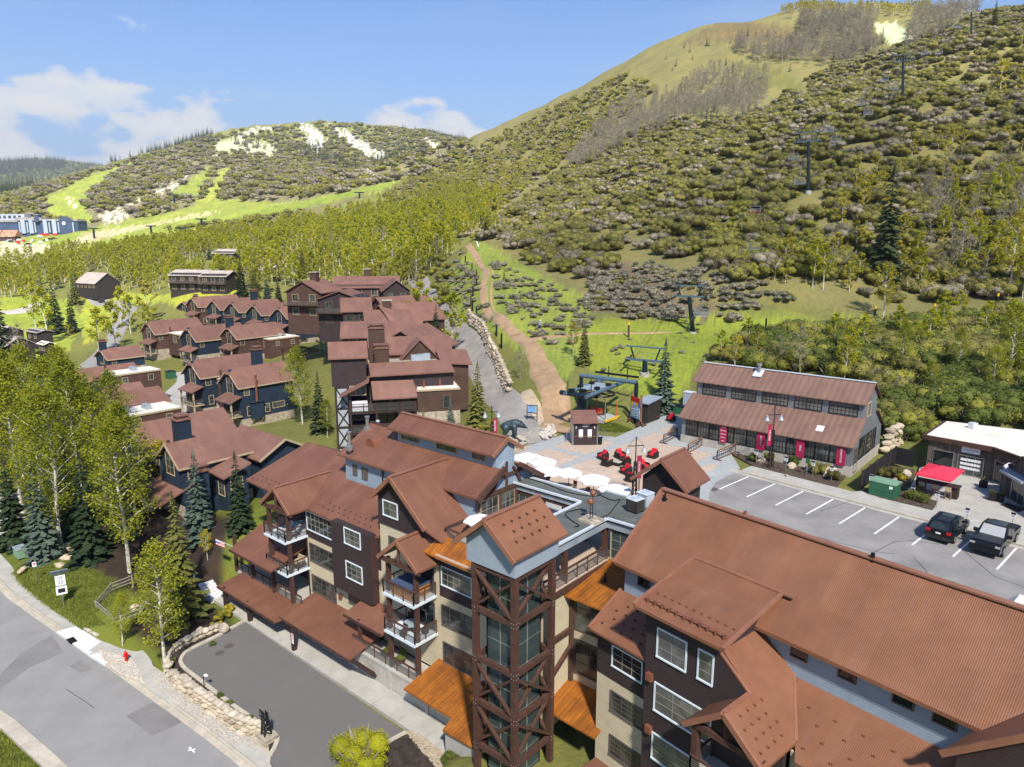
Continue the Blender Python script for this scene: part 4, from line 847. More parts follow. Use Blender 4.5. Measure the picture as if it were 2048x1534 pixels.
# small roof terrace
dt=MB();dt.box(FL,-36.9,-28.6,34.95,38.0,-0.3,.3);dt.build('roof_terrace','concrete',LB);railing(LB,[FL.W(-36.8,37.6,.3),FL.W(-36.8,35.1,.3),FL.W(-28.9,35.1,.3)],1.0)
# roof fittings
def stack(u,v,b,z,h,r_,m,cap=True,fr=FL,parent=LB,name='flue'):
 p=fr.W(fr.onz(u,v,z)[0],fr.onz(u,v,z)[1]);f=MB();f.cyl(p,r_,z-.5,z+h,10)
 if cap:f.cyl(p,r_*1.5,z+h,z+h+.12,10)
 f.cyl(p,r_*2.2,z-.3,z+.06,10);return f.build(name,m,parent)
stack(735,855,0,5.2,1.0,.16,'steel');stack(699,893,0,4.2,1.3,.16,'steel');stack(756,857,0,4.9,.7,.12,'metal_white')
vt=MB();c0=FL.W(-50.6,40.0,4.7)
for s_ in(0,):
 n_=8;arc=[FL.W(-51.3+1.3*(0.5-0.5*math.cos(math.pi*i/n_)),0,.8*math.sin(math.pi*i/n_))for i in range(n_+1)]
 vt.prism([Vector((0,0,4.15))+q+FL.B*39.0 for q in arc],FL.B*1.6)
vt.build('barrel_vent','copper',LB,label='barrel shaped copper roof vent')
dp=MB();dp.tube([FL.W(-47.6,37.9,3.1),FL.W(-47.6,37.9,1.4),FL.W(-47.1,37.5,.9)],.07,6);dp.build('downpipe','black_metal',LB)
for zz,a in((-3.0,-49.7),(-6.4,-49.6)):l_=MB();l_.box(FL,a,a+.35,34.0,34.2,zz-2.2,zz-1.75);l_.build('wall_light','copper',LB)
roof_studs(LB,[FL.W(-64+.75*i+(.3 if j else 0),34.6+.5*j+rnd.uniform(-.1,.1),zS(34.6+.5*j))for i in range(26)for j in range(2)if not-58.5<-64+.75*i<-53],'timber_dark',s=.055)
# ================================================================== glass lift tower
TW=thing('lift_tower','tall timber framed glass lift shaft with X braces under a blue grey gabled top','tower',FL.W(-26.5,31.1,-13))
cs=[(-28.1,29.3),(-24.9,29.3),(-24.9,32.9),(-28.1,32.9)]
posts(TW,FL,cs,-13.2,3.5,.36)
bm_=[0.35,-3.05,-6.15,-9.35]
for z in bm_+[3.3]:
 for i in range(4):m_=MB();p,q=cs[i],cs[(i+1)%4];P_,Q_=FL.W(*p,z),FL.W(*q,z);dd=(Q_-P_).normalized()*.21;m_.beam(P_+dd,Q_-dd,.26,.34);m_.build('beam','timber',TW)
for zt,zb in((3.1,.56),(-3.27,-5.93),(-6.37,-9.13)):
 for i in range(4):
  p,q=cs[i],cs[(i+1)%4];P0,Q0=FL.W(*p,zt),FL.W(*q,zb);P1,Q1=FL.W(*p,zb),FL.W(*q,zt);n_=(Q1-P1).cross(Vector((0,0,1))).normalized()
  for A_,B_,o_ in((P0,Q0,.1),(P1,Q1,-.1)):dd=(B_-A_).normalized()*.25;m_=MB();m_.beam(A_+dd+n_*o_,B_-dd+n_*o_,.15,.23,n_);m_.build('brace','timber',TW)
bolts=MB()
for z in bm_:
 for(a,b)in cs[:3]:
  for dz_ in(-.14,0.14):
   for sx in(-1,1):c=FL.W(a,b,z+dz_)+FL.A*.1*sx-FL.B*.22;bolts.ball(c,.035,6,4);c=FL.W(a,b,z+dz_)+FL.B*.1*sx+FL.A*.22;bolts.ball(c,.035,6,4)
bo=bolts.build('bolt','steel',TW);bo['kind']='stuff'
gi=.5
for i,(pa,pb)in enumerate((((-28.1+gi,29.3+gi),(-24.9-gi,29.3+gi)),((-24.9-gi,29.3+gi),(-24.9-gi,32.9-gi)),((-24.9-gi,32.9-gi),(-28.1+gi,32.9-gi)),((-28.1+gi,32.9-gi),(-28.1+gi,29.3+gi)))):
 fm=MB();P_,Q_=FL.W(*pa),FL.W(*pb);zz=-13
 for s_ in(0,.5,1):q=P_+(Q_-P_)*s_;fm.beam(q+Vector((0,0,-13)),q+Vector((0,0,3.4)),.08)
 for k in range(11):z=Vector((0,0,-12.5+k*1.55));fm.beam(P_+z,Q_+z,.06)
 fo=fm.build('glazing_frame','steel',TW)
 for k in range(10):
  z0=-12.5+k*1.55
  for s_ in(0,.5):
   q0=P_+(Q_-P_)*(s_+.02);q1=P_+(Q_-P_)*(s_+.48);gm=MB();n_=(Q_-P_).cross(Vector((0,0,1))).normalized()*.012
   gm.prism([q0+Vector((0,0,z0+.04))+n_,q1+Vector((0,0,z0+.04))+n_,q1+Vector((0,0,z0+1.5))+n_,q0+Vector((0,0,z0+1.5))+n_],-2*n_);gm.build('pane','glass_clear',fo)
cab=MB();cab.box(FL,-27.3,-25.7,30.2,32.0,-8.5,-6.1);cab.build('lift_cab','ac_grey',TW)
for a,b in((-27.4,31.1),(-25.6,31.1),(-26.5,32.2)):cab=MB();cab.box(FL,a-.08,a+.08,b-.08,b+.08,-13,3.4);cab.build('guide_rail','steel',TW)
# headhouse
hd=MB();polyb(hd,FL,29.05,[(-28.6,3.5),(-24.65,3.5),(-24.65,5.05),(-26.65,6.55),(-28.6,4.95)],.2);polyb(hd,FL,33.05,[(-28.6,3.5),(-24.65,3.5),(-24.65,5.05),(-26.65,6.55),(-28.6,4.95)],.2)
hd.box(FL,-24.85,-24.65,29.25,33.05,3.5,5.05);hd.box(FL,-28.6,-28.4,29.25,33.05,3.5,4.95);hd.box(FL,-28.4,-24.85,29.25,33.05,3.5,3.6);hd.build('headhouse_wall','siding_blue_plain',TW)
g=MB();roofpl(g,FL,[(-26.65,28.55,6.8),(-24.3,28.55,4.9),(-24.3,33.75,4.9),(-26.65,33.75,6.8)],.14);roofpl(g,FL,[(-29.2,28.55,4.75),(-26.65,28.55,6.8),(-26.65,33.75,6.8),(-29.2,33.75,4.75)],.14)
r_=g.build('roof','roof_rust',TW);e=MB();edge(e,FL,(-26.65,28.5,6.8),(-26.65,33.8,6.8),.3,.08,.04);e.beam(FL.W(-26.65,28.5,6.7),FL.W(-24.25,28.5,4.76),.1,.3);e.beam(FL.W(-26.65,28.5,6.7),FL.W(-29.25,28.5,4.6),.1,.3);e.build('roof_edge','roof_trim',r_)
roof_studs(TW,grid_on(FL,FL.W(-24.7,29.2,5.25),FL.W(-24.7,33.2,5.25),FL.W(-1.5,0,1.2)-FL.W(0,0,0),3,5),'timber',s=.09)
# ================================================================== link roof over the deck
LR=thing('covered_walkway','flat grey roofed walkway on timber posts joining the lift tower, lodge and deck','walkway',FL.W(-29,42,0))
g=MB();zt=3.12
g.box(FL,-37.3,-29.3,42.45,44.2,zt-.25,zt);g.box(FL,-29.3,-26.1,33.3,45.7,zt-.25,zt-.002);g.box(FL,-26.1,-22.6,41.0,45.7,zt-.25,zt-.004);g.build('roof','roof_membrane',LR)
g=MB()
for p,q in(((-37.3,42.4),(-29.35,42.4)),((-37.3,44.25),(-29.3,44.25)),((-26.05,33.3),(-26.05,40.9)),((-26.05,40.93),(-22.6,40.93)),((-29.35,33.3),(-29.35,42.3)),((-29.3,45.72),(-22.6,45.72))):g.beam(FL.W(*p,zt+.03),FL.W(*q,zt+.03),.2,.14)
g.build('roof_edge','metal_white',LR)
g=MB();g.beam(FL.W(-29.2,45.6,zt+.02),FL.W(-26.2,33.6,zt+.02),.05)if False else None
g=MB();g.box(FL,-37.2,-29.4,42.5,42.62,2.55,2.87);g.box(FL,-26.22,-26.1,33.4,41.0,2.4,2.87);g.box(FL,-26.1,-22.7,41.02,41.14,2.4,2.87);g.box(FL,-29.28,-29.16,33.4,42.4,2.45,2.87);g.build('fascia','ac_grey',LR)
g=MB()
for p,q in(((-37.2,42.75),(-29.4,42.75)),((-26.4,33.4),(-26.4,41.3)),((-26.4,41.3),(-22.7,41.3)),((-29.05,33.4),(-29.05,42.6))):g.beam(FL.W(*p,2.35),FL.W(*q,2.35),.25,.3)
g.build('beam','timber',LR)
posts(LR,FL,[(-26.4,36.3),(-26.4,41.2),(-33.4,42.8),(-31.2,42.8),(-31.0,43.9),(-36.7,42.8),(-29.1,38),(-29.1,42.6)],0,2.3,.34)
dk_=MB();dk_.box(FL,-36.1,-25.9,33.35,42.3,-.35,0.0);dk_.build('deck','paver_tan',LR);railing(LR,[FL.W(-26.0,33.5,0),FL.W(-26.0,41.0,0)],1.05);railing(LR,[FL.W(-35.9,38.3,0),FL.W(-28.8,38.3,0)],1.0)if False else None
bm2=MB();bm2.beam(FL.W(-25.9,33.2,-.25),FL.W(-25.9,41,-.25),.3,.4);bm2.build('deck_beam','timber',LR)
winf(LR,FL,41.25,-25.8,-22.9,.1,2.2,4,3,trim='cream_trim',glass='glass_clear')
winf(LR,FL,42.7,-36.5,-33.7,.1,2.2,4,3,trim='cream_trim',glass='glass_clear')
# courtyard walls below the deck
cw=MB();cw.box(FL,-26.2,-25.9,33.3,36.4,-10,-.45);cw.box(FL,-26.2,-22.5,36.4,36.7,-10,-0.6);cw.build('courtyard_wall','siding_cream',LR,label='cream clapboard wall under the deck')
for zf in(-3.4,-6.7):winf(LR,FL,36.4,-25.4,-22.9,zf+.2,zf+2.6,2,3,trim='dark_trim',glass='glass')
g=MB();roofpl(g,FL,[(-25.9,35.6,-.62),(-22.6,35.6,-.62),(-22.6,41.2,.0),(-25.9,41.2,.0)],.12);g.build('lean_to_roof','roof_orange',LR)
g=MB();roofpl(g,FL,[(-26.2,33.4,-8.0),(-21.6,33.2,-8.0),(-21.6,36.6,-7.2),(-26.2,36.6,-7.2)],.12);g.build('courtyard_canopy','roof_orange',LR)
g=MB();g.beam(FL.W(-25.75,33.3,-3.4),FL.W(-25.75,36.4,-3.4),.2,.35);g.beam(FL.W(-25.7,33.3,-6.4),FL.W(-25.7,36.3,-4.6),.25);g.beam(FL.W(-25.7,36.3,-8),FL.W(-25.7,36.3,-.6),.3);g.build('wall_timber','timber',LR)
st=stack(1210,1162,0,-.3,.6,.07,'black_metal',False,parent=LR,name='vent_pipe')
# courtyard floor
cf=MB();cf.box(FL,-31,-19,26,33.2,-13.4,-12.9);struct(cf,'courtyard_floor','concrete_kerb')
# ================================================================== dark gabled hut
HT=thing('stair_hut','small dark clapboard hut with a steep rust gable roof behind the flat walkway roof','hut',FL.W(-25.9,50,0))
m_=MB();polyb(m_,FL,48.9,[(-27.8,0),(-24.1,0),(-24.1,3.9),(-25.9,5.6),(-27.8,3.95)],.2);polyb(m_,FL,51.6,[(-27.8,0),(-24.1,0),(-24.1,3.9),(-25.9,5.6),(-27.8,3.95)],.2);m_.box(FL,-24.3,-24.1,49.1,51.6,0,3.9);m_.box(FL,-27.8,-27.6,49.1,51.6,0,3.9);m_.build('wall','siding_hut',HT)
g=MB();roofpl(g,FL,[(-25.85,48.3,5.85),(-23.5,48.3,3.72),(-23.5,52.3,3.72),(-25.85,52.3,5.85)],.14);roofpl(g,FL,[(-28.5,48.3,3.75),(-25.85,48.3,5.85),(-25.85,52.3,5.85),(-28.5,52.3,3.75)],.14);r_=g.build('roof','roof_rust_left',HT)
e=MB();edge(e,FL,(-25.85,48.2,5.85),(-25.85,52.3,5.85),.25,.08,.04);e.beam(FL.W(-25.85,48.25,5.75),FL.W(-23.45,48.25,3.6),.1,.28);e.beam(FL.W(-25.85,48.25,5.75),FL.W(-28.55,48.25,3.62),.1,.28);e.build('roof_edge','roof_trim',r_)
d_=MB();d_.tube([FL.W(-28,48.7,3.6),FL.W(-28,48.7,0)],.06,6);d_.build('downpipe','timber_pale',HT)
# ================================================================== right lodge
RB=thing('lodge_wing','long lodge wing with huge ribbed rust roof and blue grey upper wall','lodge',FR.W(-14,33,-10))
def zM(b):return 2.45+.82*(b-32.4)
g=MB();roofpl(g,FR,[(-28.35,32.4,zM(32.4)),(3,32.4,zM(32.4)),(3,37.1,zM(37.1)),(-28.35,37.1,zM(37.1))],.2);roofpl(g,FR,[(-28.35,37.1,zM(37.1)),(3,37.1,zM(37.1)),(3,43,zM(37.1)-4.6),(-28.35,43,zM(37.1)-4.6)],.2)
r_=g.build('roof','roof_rust',RB);e=MB();edge(e,FR,(-28.35,37.1,zM(37.1)),(3,37.1,zM(37.1)),.42,.1,.05);e.beam(FR.W(-28.3,32.35,zM(32.35)-.02),FR.W(-28.3,37.1,zM(37.1)-.02),.2,.3);e.build('roof_edge','roof_trim',r_)
bl=MB();wall_a(bl,FR,33.0,-27.9,0,-1.5,2.9);polya(bl,FR,-27.7,[(33.25,-10),(33.25,2.9),(37.1,5.9),(42.5,1.5),(42.5,-0.3),(36,-10)],.2);bl.build('wall_blue','siding_blue',RB,label='blue grey clapboard upper wall')
for tl,br in(((1278,1150),(1298,1177)),((1585,1290),(1612,1322)),((1680,1332),(1710,1365)),((1789,1382),(1825,1418)),((1870,1418),(1910,1459))):winb(RB,FR,33.0,tl,br,1,1,trim='dark_trim',fw=.07,glass='glass_dark')
# bay D, dormer
bd=MB();polyb(bd,FR,29.2,[(-22.98,-11),(-14.4,-11),(-14.4,-1.2),(-18.25,2.25),(-18.3,2.75),(-22.98,2.75)]);bd.box(FR,-22.98,-22.75,29.45,33.0,-3,2.7);polya(bd,FR,-18.2,[(29.45,2.2),(29.45,2.75),(33.0,3.5),(33.0,2.2)],.2);bd.build('bay_wall','siding_brown',RB)
g=MB();roofpl(g,FR,[(-23.4,28.5,2.9),(-17.65,28.5,2.9),(-17.65,34.0,4.02),(-23.4,34.0,4.02)],.18);r_=g.build('dormer_roof','roof_rust',RB)
e=MB();e.beam(FR.W(-23.4,28.5,2.93),FR.W(-23.4,34.0,4.05),.2,.14);e.beam(FR.W(-17.65,28.5,2.93),FR.W(-17.65,34.0,4.05),.2,.14);e.beam(FR.W(-23.5,34.05,4.05),FR.W(-17.0,34.05,4.05),.3,.12);e.build('roof_edge','roof_trim',r_)
e=MB()
for i in range(11):
 p=FR.W(-22.9+i*.49,29.15,3.03+.05);e.obox(p+Vector((0,0,.12)),FR.A*.03,FR.B*.1,(0,0,.14));e.obox(p+FR.B*.9+Vector((0,0,.2)),FR.A*.07,FR.B*.05,(0,0,.03))
for z in(.12,.24):e.tube([FR.W(-23.1,29.15,3.06+z),FR.W(-17.8,29.15,3.06+z)],.025,5)
e.build('snow_fence','copper',RB)
for tl,br,c_,r2 in(((1318,1257),(1370,1341),2,3),((1400,1299),(1423,1369),1,3),((1312,1366),(1418,1486),3,3),((1307,1466),(1415,1590),3,3)):winb(RB,FR,29.2,tl,br,c_,r2,trim='white_trim',glass='glass_blind')
for u,v in((1296,1348),(1294,1452)):a,z=FR.onb(u,v,29.2);l_=MB();l_.box(FR,a,a+.4,28.95,29.2,z-.25,z+.2);l_.build('wall_light','copper',RB)
# left corner part
f1=MB();wall_a(f1,FR,29.9,-27.3,-22.95,-3.8,-.55);polya(f1,FR,-27.1,[(30.15,-3.8),(30.15,-.6),(33,.3),(33,-3.8)],.2);f1.build('corner_wall_brown','siding_brown',RB)
f1=MB();wall_a(f1,FR,29.92,-27.28,-22.95,-11.5,-3.8);polya(f1,FR,-27.1,[(30.15,-11.5),(30.15,-3.8),(33,-3.8),(33,-11.5)],.2);f1.build('corner_wall_cream','siding_cream',RB)
g=MB();roofpl(g,FR,[(-27.5,29.3,-.68),(-22.9,29.3,-.68),(-22.9,33.0,.35),(-28.2,33.0,.35)],.15);r_=g.build('corner_roof','roof_rust',RB);e=MB();e.beam(FR.W(-27.5,29.3,-.66),FR.W(-28.2,33,.37),.16,.14);e.build('roof_edge','roof_trim',r_)
roof_studs(RB,grid_on(FR,FR.W(-27.4,29.6,-.55),FR.W(-23.2,29.6,-.55),FR.W(0,2.6,.7)-FR.W(0,0,0),4,5),'timber',s=.07)
for tl,br,tr in(((1227,1292),(1283,1364),'white_trim'),((1224,1382),(1283,1458),'dark_trim'),((1222,1470),(1281,1550),'dark_trim')):winb(RB,FR,29.92,tl,br,3,3 if tr=='white_trim' else 4,trim=tr)
g=MB();roofpl(g,FR,[(-27.6,28.0,-10.6),(-23.5,28.0,-10.6),(-23.0,29.9,-10.0),(-27.2,29.9,-10.0)],.12);g.build('ground_canopy','roof_rust_left',RB)
# big gable slope G2, porch P2, lower roof Q
g=MB();roofpl(g,FR,[(-18.25,29.2,2.15),(-16.45,29.2,.72),(-16.45,27.0,.72),(-14.25,27.0,-1.06),(-14.25,30.05,-1.06),(-16.1,33.05,.42),(-18.25,33.05,2.15)],.16);roofpl(g,FR,[(-18.65,27.0,-1.06),(-16.45,27.0,.72),(-16.45,29.2,.72),(-18.65,29.2,-1.06)],.16)
r_=g.build('porch_roof','roof_rust',RB);e=MB();e.beam(FR.W(-16.45,26.95,.66),FR.W(-14.2,26.95,-1.15),.12,.3);e.beam(FR.W(-16.45,26.95,.66),FR.W(-18.7,26.95,-1.15),.12,.3);edge(e,FR,(-16.45,27,.72),(-16.45,29.2,.72),.25,.08,.04);edge(e,FR,(-16.1,33,.42),(-14.25,30.05,-1.06),.14,.06,.04);edge(e,FR,(-18.25,29.25,2.15),(-16.45,29.25,.72),.14,.1,.04);e.build('roof_edge','roof_trim',r_)
roof_studs(RB,grid_on(FR,FR.W(-14.4,27.2,-.9),FR.W(-14.4,30,-.9),FR.W(-1.8,0,1.42)-FR.W(0,0,0),4,4)+[FR.W(-15.2+i*1.35+(.6 if j%2 else 0),30.0+j*.62,.28+.5*(30.0+j*.62-33))for i in range(6)for j in range(4)if-15.2+i*1.35>-14.4-(j*.45)],'copper',s=.07)
g=MB();roofpl(g,FR,[(-14.25,29.95,.28+.5*(29.95-33)),(-13.9,29.3,.28-.5*3.7),(0,29.3,.28-.5*3.7),(0,33.02,.29),(-16.1,33.02,.29)],.16);r_=g.build('lower_roof','roof_rust',RB)
q_=MB();wall_a(q_,FR,29.9,-14.3,0,-11,-1.5);q_.build('lower_wall','siding_brown',RB);q2=MB();q2.box(FR,-14.35,-13.75,29.75,29.88,-9,-1.45);q2.build('corner_trim','siding_cream',RB)
for a in(-13.5,-9.8,-6):winf(RB,FR,29.9,a,a+2.9,-4.0,-2.0,4,2,trim='dark_trim',glass='glass')
posts(RB,FR,[(-18.2,27.5),(-14.7,27.5)],-10.5,-1.0,.34);e=MB();e.beam(FR.W(-18.4,27.4,-1.05),FR.W(-14.4,27.4,-1.05),.26,.34);e.beam(FR.W(-16.45,27.4,-1),FR.W(-16.45,27.4,.5),.24);e.beam(FR.W(-14.5,27.4,-1.2),FR.W(-14.5,29.9,-1.2),.22,.28);e.build('porch_truss','timber',RB)
d=MB();d.box(FR,-18.4,-14.5,27.2,29.2,-4.1,-3.9);d.build('balcony_floor','concrete',RB);railing(RB,[FR.W(-18.3,29.1,-3.9),FR.W(-18.3,27.25,-3.9),FR.W(-14.6,27.25,-3.9),FR.W(-14.6,29.1,-3.9)])
# cross gable at the right
g=MB();
roofpl(g,FR,[(-8.45,31.0,1.5),(-2.5,31.0,6.8),(-2.5,38.0,6.8),(-4.2,36.6,5.2),(-7.85,32.4,2.1)],.18)
r_=g.build('cross_gable_roof','roof_rust',RB);e=MB();e.beam(FR.W(-8.45,30.95,1.45),FR.W(-2.5,30.95,6.75),.14,.3);e.build('roof_edge','roof_trim',r_)
cg=MB();polyb(cg,FR,31.5,[(-8.0,-1),(0,-1),(0,6.5),(-2.5,6.5),(-8.0,1.6)]);cg.build('cross_gable_wall','siding_brown',RB)
for u,v in((1558,1068),(1471,1046),(1330,990)):pass
p_=MB();q=FR.W(-14.4,37.0,zM(37.0));p_.cyl(q,.11,q.z-.2,q.z+.45,8);p_.build('vent_pipe','black_metal',RB)
p_=MB();q=FR.W(-22.1,37.2,6.2);p_.cyl(q,.1,q.z-.2,q.z+.4,8);p_.build('vent_pipe','copper',RB)
p_=MB();q=FR.W(-27.7,36.6,zM(36.6));p_.cyl(q,.06,q.z-.2,q.z+.5,8);p_.cyl(q,.2,q.z-.2,q.z+.06,8);p_.build('vent_pipe','black_metal',RB)
# ================================================================== shop (old mill building)
SH=thing('mill_shop','long grey corrugated shop with rust roof, raised clerestory and red hanging banners','shop',FL.W(-27,77,0))
m_=MB();m_.box(FL,-36.3,-18.0,72.3,72.6,.85,3.1);m_.box(FL,-36.3,-36.0,72.6,82.9,.85,3.1)
polya(m_,FL,-18.0,[(72.6,.85),(72.6,3.1),(75.2,4.9),(75.2,6.8),(77.6,8.3),(80.0,6.8),(80,4.9),(82.9,3.1),(82.9,.85)],.25)
m_.box(FL,-36.0,-18.26,75.2,75.4,4.6,6.85);m_.box(FL,-36.0,-18.26,79.8,80,4.6,6.85);polya(m_,FL,-36.0,[(75.4,4.6),(75.4,6.8),(77.6,8.3),(79.8,6.8),(79.8,4.6)],.2);m_.build('wall','corrugated_grey',SH)
m_=MB();m_.box(FL,-36.35,-17.95,72.24,82.95,-.2,.85);m_.build('foundation','concrete_wall',SH)
g=MB();roofpl(g,FL,[(-36.6,71.85,2.95),(-17.7,71.85,2.95),(-17.7,75.3,5.25),(-36.6,75.3,5.25)],.1);roofpl(g,FL,[(-36.6,79.9,5.25),(-17.7,79.9,5.25),(-17.7,83.4,2.95),(-36.6,83.4,2.95)],.1);g.build('lower_roof','roof_shop',SH)
g=MB();roofpl(g,FL,[(-36.5,74.8,6.72),(-17.7,74.8,6.72),(-17.7,77.6,8.52),(-36.5,77.6,8.52)],.1);roofpl(g,FL,[(-36.5,77.6,8.52),(-17.7,77.6,8.52),(-17.7,80.4,6.72),(-36.5,80.4,6.72)],.1);r_=g.build('upper_roof','roof_shop',SH);e=MB();edge(e,FL,(-36.5,77.6,8.52),(-17.7,77.6,8.52),.4,.06,.03);e.build('ridge_cap','metal_white',r_)
for i in range(5):a=-35.3+i*3.5;winf(SH,FL,75.2,a,a+2.7,5.35,6.5,7,3,trim='black_metal',glass='glass_blind',fw=.06,mw=.04)
nb=12
for i in range(nb):a=-35.7+i*(17.1/nb);winf(SH,FL,72.3,a,a+17.1/nb-.14,1.0,2.72,4,3,trim='black_metal',glass='glass',fw=.05,mw=.035)
for b0,b1 in((74.5,76.4),(77.0,79.0),(79.6,80.6)):wina(SH,FL,-18.0,b0,b1,1.1,3.2,3,4,trim='black_metal',fw=.05)
wina(SH,FL,-18.0,73.0,74.0,.1,2.4,2,4,trim='dark_trim',name='door');wina(SH,FL,-18.0,76.4,77.6,5.2,6.5,2,4,trim='cream_trim')
f_=MB();q=FL.W(-29.6,77.0,8.1);f_.cyl(q,.2,8.0,9.0,10);f_.cyl(q,.32,9.0,9.25,10);f_.build('flue','steel',SH);f_=MB();f_.obox(q+Vector((0,0,.08))-FL.B*.2,FL.A*.5,(FL.B*.5+Vector((0,0,.3))),(0,0,.03));f_.build('flashing','metal_white',SH)
f_=MB();q=FL.W(-21.5,73.3,2.95+1.45*.667+.04);f_.obox(q,FL.A*.35,FL.B*.3+Vector((0,0,.2)),(0,0,.03));f_.build('skylight','sign_white',SH)
for i,(a,w_)in enumerate(((-31.2,.8),(-27.0,.9),(-22.9,.85),(-18.95,.85))):
 bo=thing('hanging_banner',['maroon hanging banner with five white lines, farthest left on the shop front','maroon vertical banner left of the lamp post on the shop front','maroon vertical banner just right of the lamp post on the shop front','maroon vertical banner at the right end of the shop front'][i],'banner',FL.W(a,72.1,1.9))
 m_=MB();m_.box(FL,a-w_/2,a+w_/2,72.05,72.09,.85,2.8);m_.build('cloth','banner_red',bo)
 m_=MB();m_.box(FL,a-w_/2-.08,a+w_/2+.08,72.03,72.12,2.8,2.86);m_.build('pole','black_metal',bo)
 if i==0:
  for k,s_ in enumerate(('SALES','RENTALS','TUNING','DEMOS','BIKE')):text(bo,s_,.17,FL.W(a,72.04,2.6-.38*k),FL.A,(0,0,1),'sign_white')
 else:text(bo,['','RENTALS','BIKES','ADVENTURE'][i],.26,FL.W(a,72.04,1.9),(0,0,-1),FL.A,'sign_white')
# ================================================================== office with the flat pale roof
OF=thing('flat_roof_office','low barn wood office with a flat pale roof, white name board and glazed front','office',(44,66,0))
FO=Frame(-51)
def offw(u,v,z):return at(u,v,z)
ro=[at(1846,869,3.4),at(1985,895,3.4),at(2046,916,3.4),(54.5,60.5,3.4),(56,69.5,3.4),at(1889,841,3.4)]
g=MB();g.prism(ro,(0,0,-.45));g.build('roof_edge','timber',OF)
def inset(pts,d):
 c=Vector((sum(p[0]for p in pts)/len(pts),sum(p[1]for p in pts)/len(pts),0));return[Vector(p)+(c-Vector((p[0],p[1],0))).normalized()*d for p in pts]
g=MB();g.prism([(p[0],p[1],3.42)for p in inset(ro,.35)],(0,0,-.1));g.build('roof','roof_white',OF)
P0,P1,P2=[Vector((p[0],p[1],0))for p in inset(ro,.6)[:3]];P5=Vector((inset(ro,.6)[5].x,inset(ro,.6)[5].y,0))
def wallseg(p,q,z0,z1,m,name='wall',parent=OF,th=.2):
 d=(q-p).normalized();n=Vector((d.y,-d.x,0));w_=MB();w_.prism([p+Vector((0,0,z1)),q+Vector((0,0,z1)),q-n*th+Vector((0,0,z1)),p-n*th+Vector((0,0,z1))],(0,0,z0-z1));return w_.build(name,m,parent)
wallseg(P0,P1,0,3.0,'barn_wood');wallseg(P1,P2,0,3.0,'barn_wood');wallseg(P5,P0,0,3.0,'barn_wood')
d_=(P1-P0).normalized();n_=Vector((d_.y,-d_.x,0));L_=(P1-P0).length
window(OF,P0+d_*.55+Vector((0,0,.5)),d_,n_,1.75,1.5,1,1,trim='steel',glass='glass_dark',fw=.05)
window(OF,P0+d_*2.75+Vector((0,0,.1)),d_,n_,L_-3.5,1.85,3,1,trim='steel',glass='glass',fw=.06)
for r_ in range(3):
 for c_ in range(6):
  q=P0+d_*(2.95+c_*(L_-3.9)/6)+Vector((0,0,1.7-.42*r_))+n_*.05;m_=MB();m_.prism([q,q+d_*.26,q+d_*.26+Vector((0,0,-.24)),q+Vector((0,0,-.24))],-n_*.02);m_.build('listing_card','sign_white',OF)
sb=thing('name_board','white rectangular name board with dark lettering above the glazed office front','sign',P0+d_*3.4+Vector((0,0,2.55))+n_*.1)
q=P0+d_*2.95+Vector((0,0,2.3))+n_*.12;m_=MB();m_.prism([q,q+d_*1.55,q+d_*1.55+Vector((0,0,.6)),q+Vector((0,0,.6))],-n_*.05);m_.build('board','sign_white',sb)
text(sb,'THE',.10,q+d_*.78+Vector((0,0,.5))+n_*.01,d_,(0,0,1),'sign_black');text(sb,'FIX & BOTTOMS',.17,q+d_*.78+Vector((0,0,.3))+n_*.01,d_,(0,0,1),'sign_black');text(sb,'REAL ESTATE',.09,q+d_*.78+Vector((0,0,.12))+n_*.01,d_,(0,0,1),'sign_black')
window(OF,P1+(P2-P1).normalized()*.4+Vector((0,0,.1)),(P2-P1),Vector(((P2-P1).y,-(P2-P1).x,0)),1.1,2.0,1,1,trim='steel',glass='glass_dark',fw=.05,name='door')
m_=MB();q=Vector(at(1945,857,3.4));m_.obox((q.x,q.y,3.75),(.3,.1,0),(-.1,.3,0),(0,0,.28));m_.cyl(q,.12,3.4,3.6,8);m_.build('roof_fan','metal_white',OF)
OB=thing('gabled_annex','dark barn wood gabled annex at the right edge with glass doors and a white lamp','annex',(48,60,0))
q0=Vector((*at(1998,985,0)[:2],0));q1=Vector((*at(2075,1035,0)[:2],0));dq=(q1-q0).normalized();nq=Vector((dq.y,-dq.x,0))
m_=MB();m_.prism([q0,q1+dq*3,q1+dq*3+Vector((0,0,3)),q0+dq*3.2+Vector((0,0,4.3)),q0+Vector((0,0,2.2))],-nq*5);m_.build('wall','barn_wood',OB)
g=MB();g.slab([q0+nq*.3-dq*.3+Vector((0,0,2.15)),q0+dq*3.2+nq*.3+Vector((0,0,4.5)),q0+dq*3.2-nq*5.3+Vector((0,0,4.5)),q0-dq*.3-nq*5.3+Vector((0,0,2.15))],.15);g.slab([q0+dq*3.2+nq*.3+Vector((0,0,4.5)),q1+dq*3.4+nq*.3+Vector((0,0,2.6)),q1+dq*3.4-nq*5.3+Vector((0,0,2.6)),q0+dq*3.2-nq*5.3+Vector((0,0,4.5))],.15);g.build('roof','barn_wood',OB)
window(OB,q0+dq*1.9+Vector((0,0,.1)),dq,nq,1.9,2.1,2,1,trim='steel',glass='glass_dark',name='door')
m_=MB();m_.slab([q0+dq*1.2+nq*.02+Vector((0,0,2.75)),q0+dq*4.6+nq*.02+Vector((0,0,2.75)),q0+dq*4.6+nq*.9+Vector((0,0,2.6)),q0+dq*1.2+nq*.9+Vector((0,0,2.6))],.2);m_.build('door_canopy','ac_grey',OB)
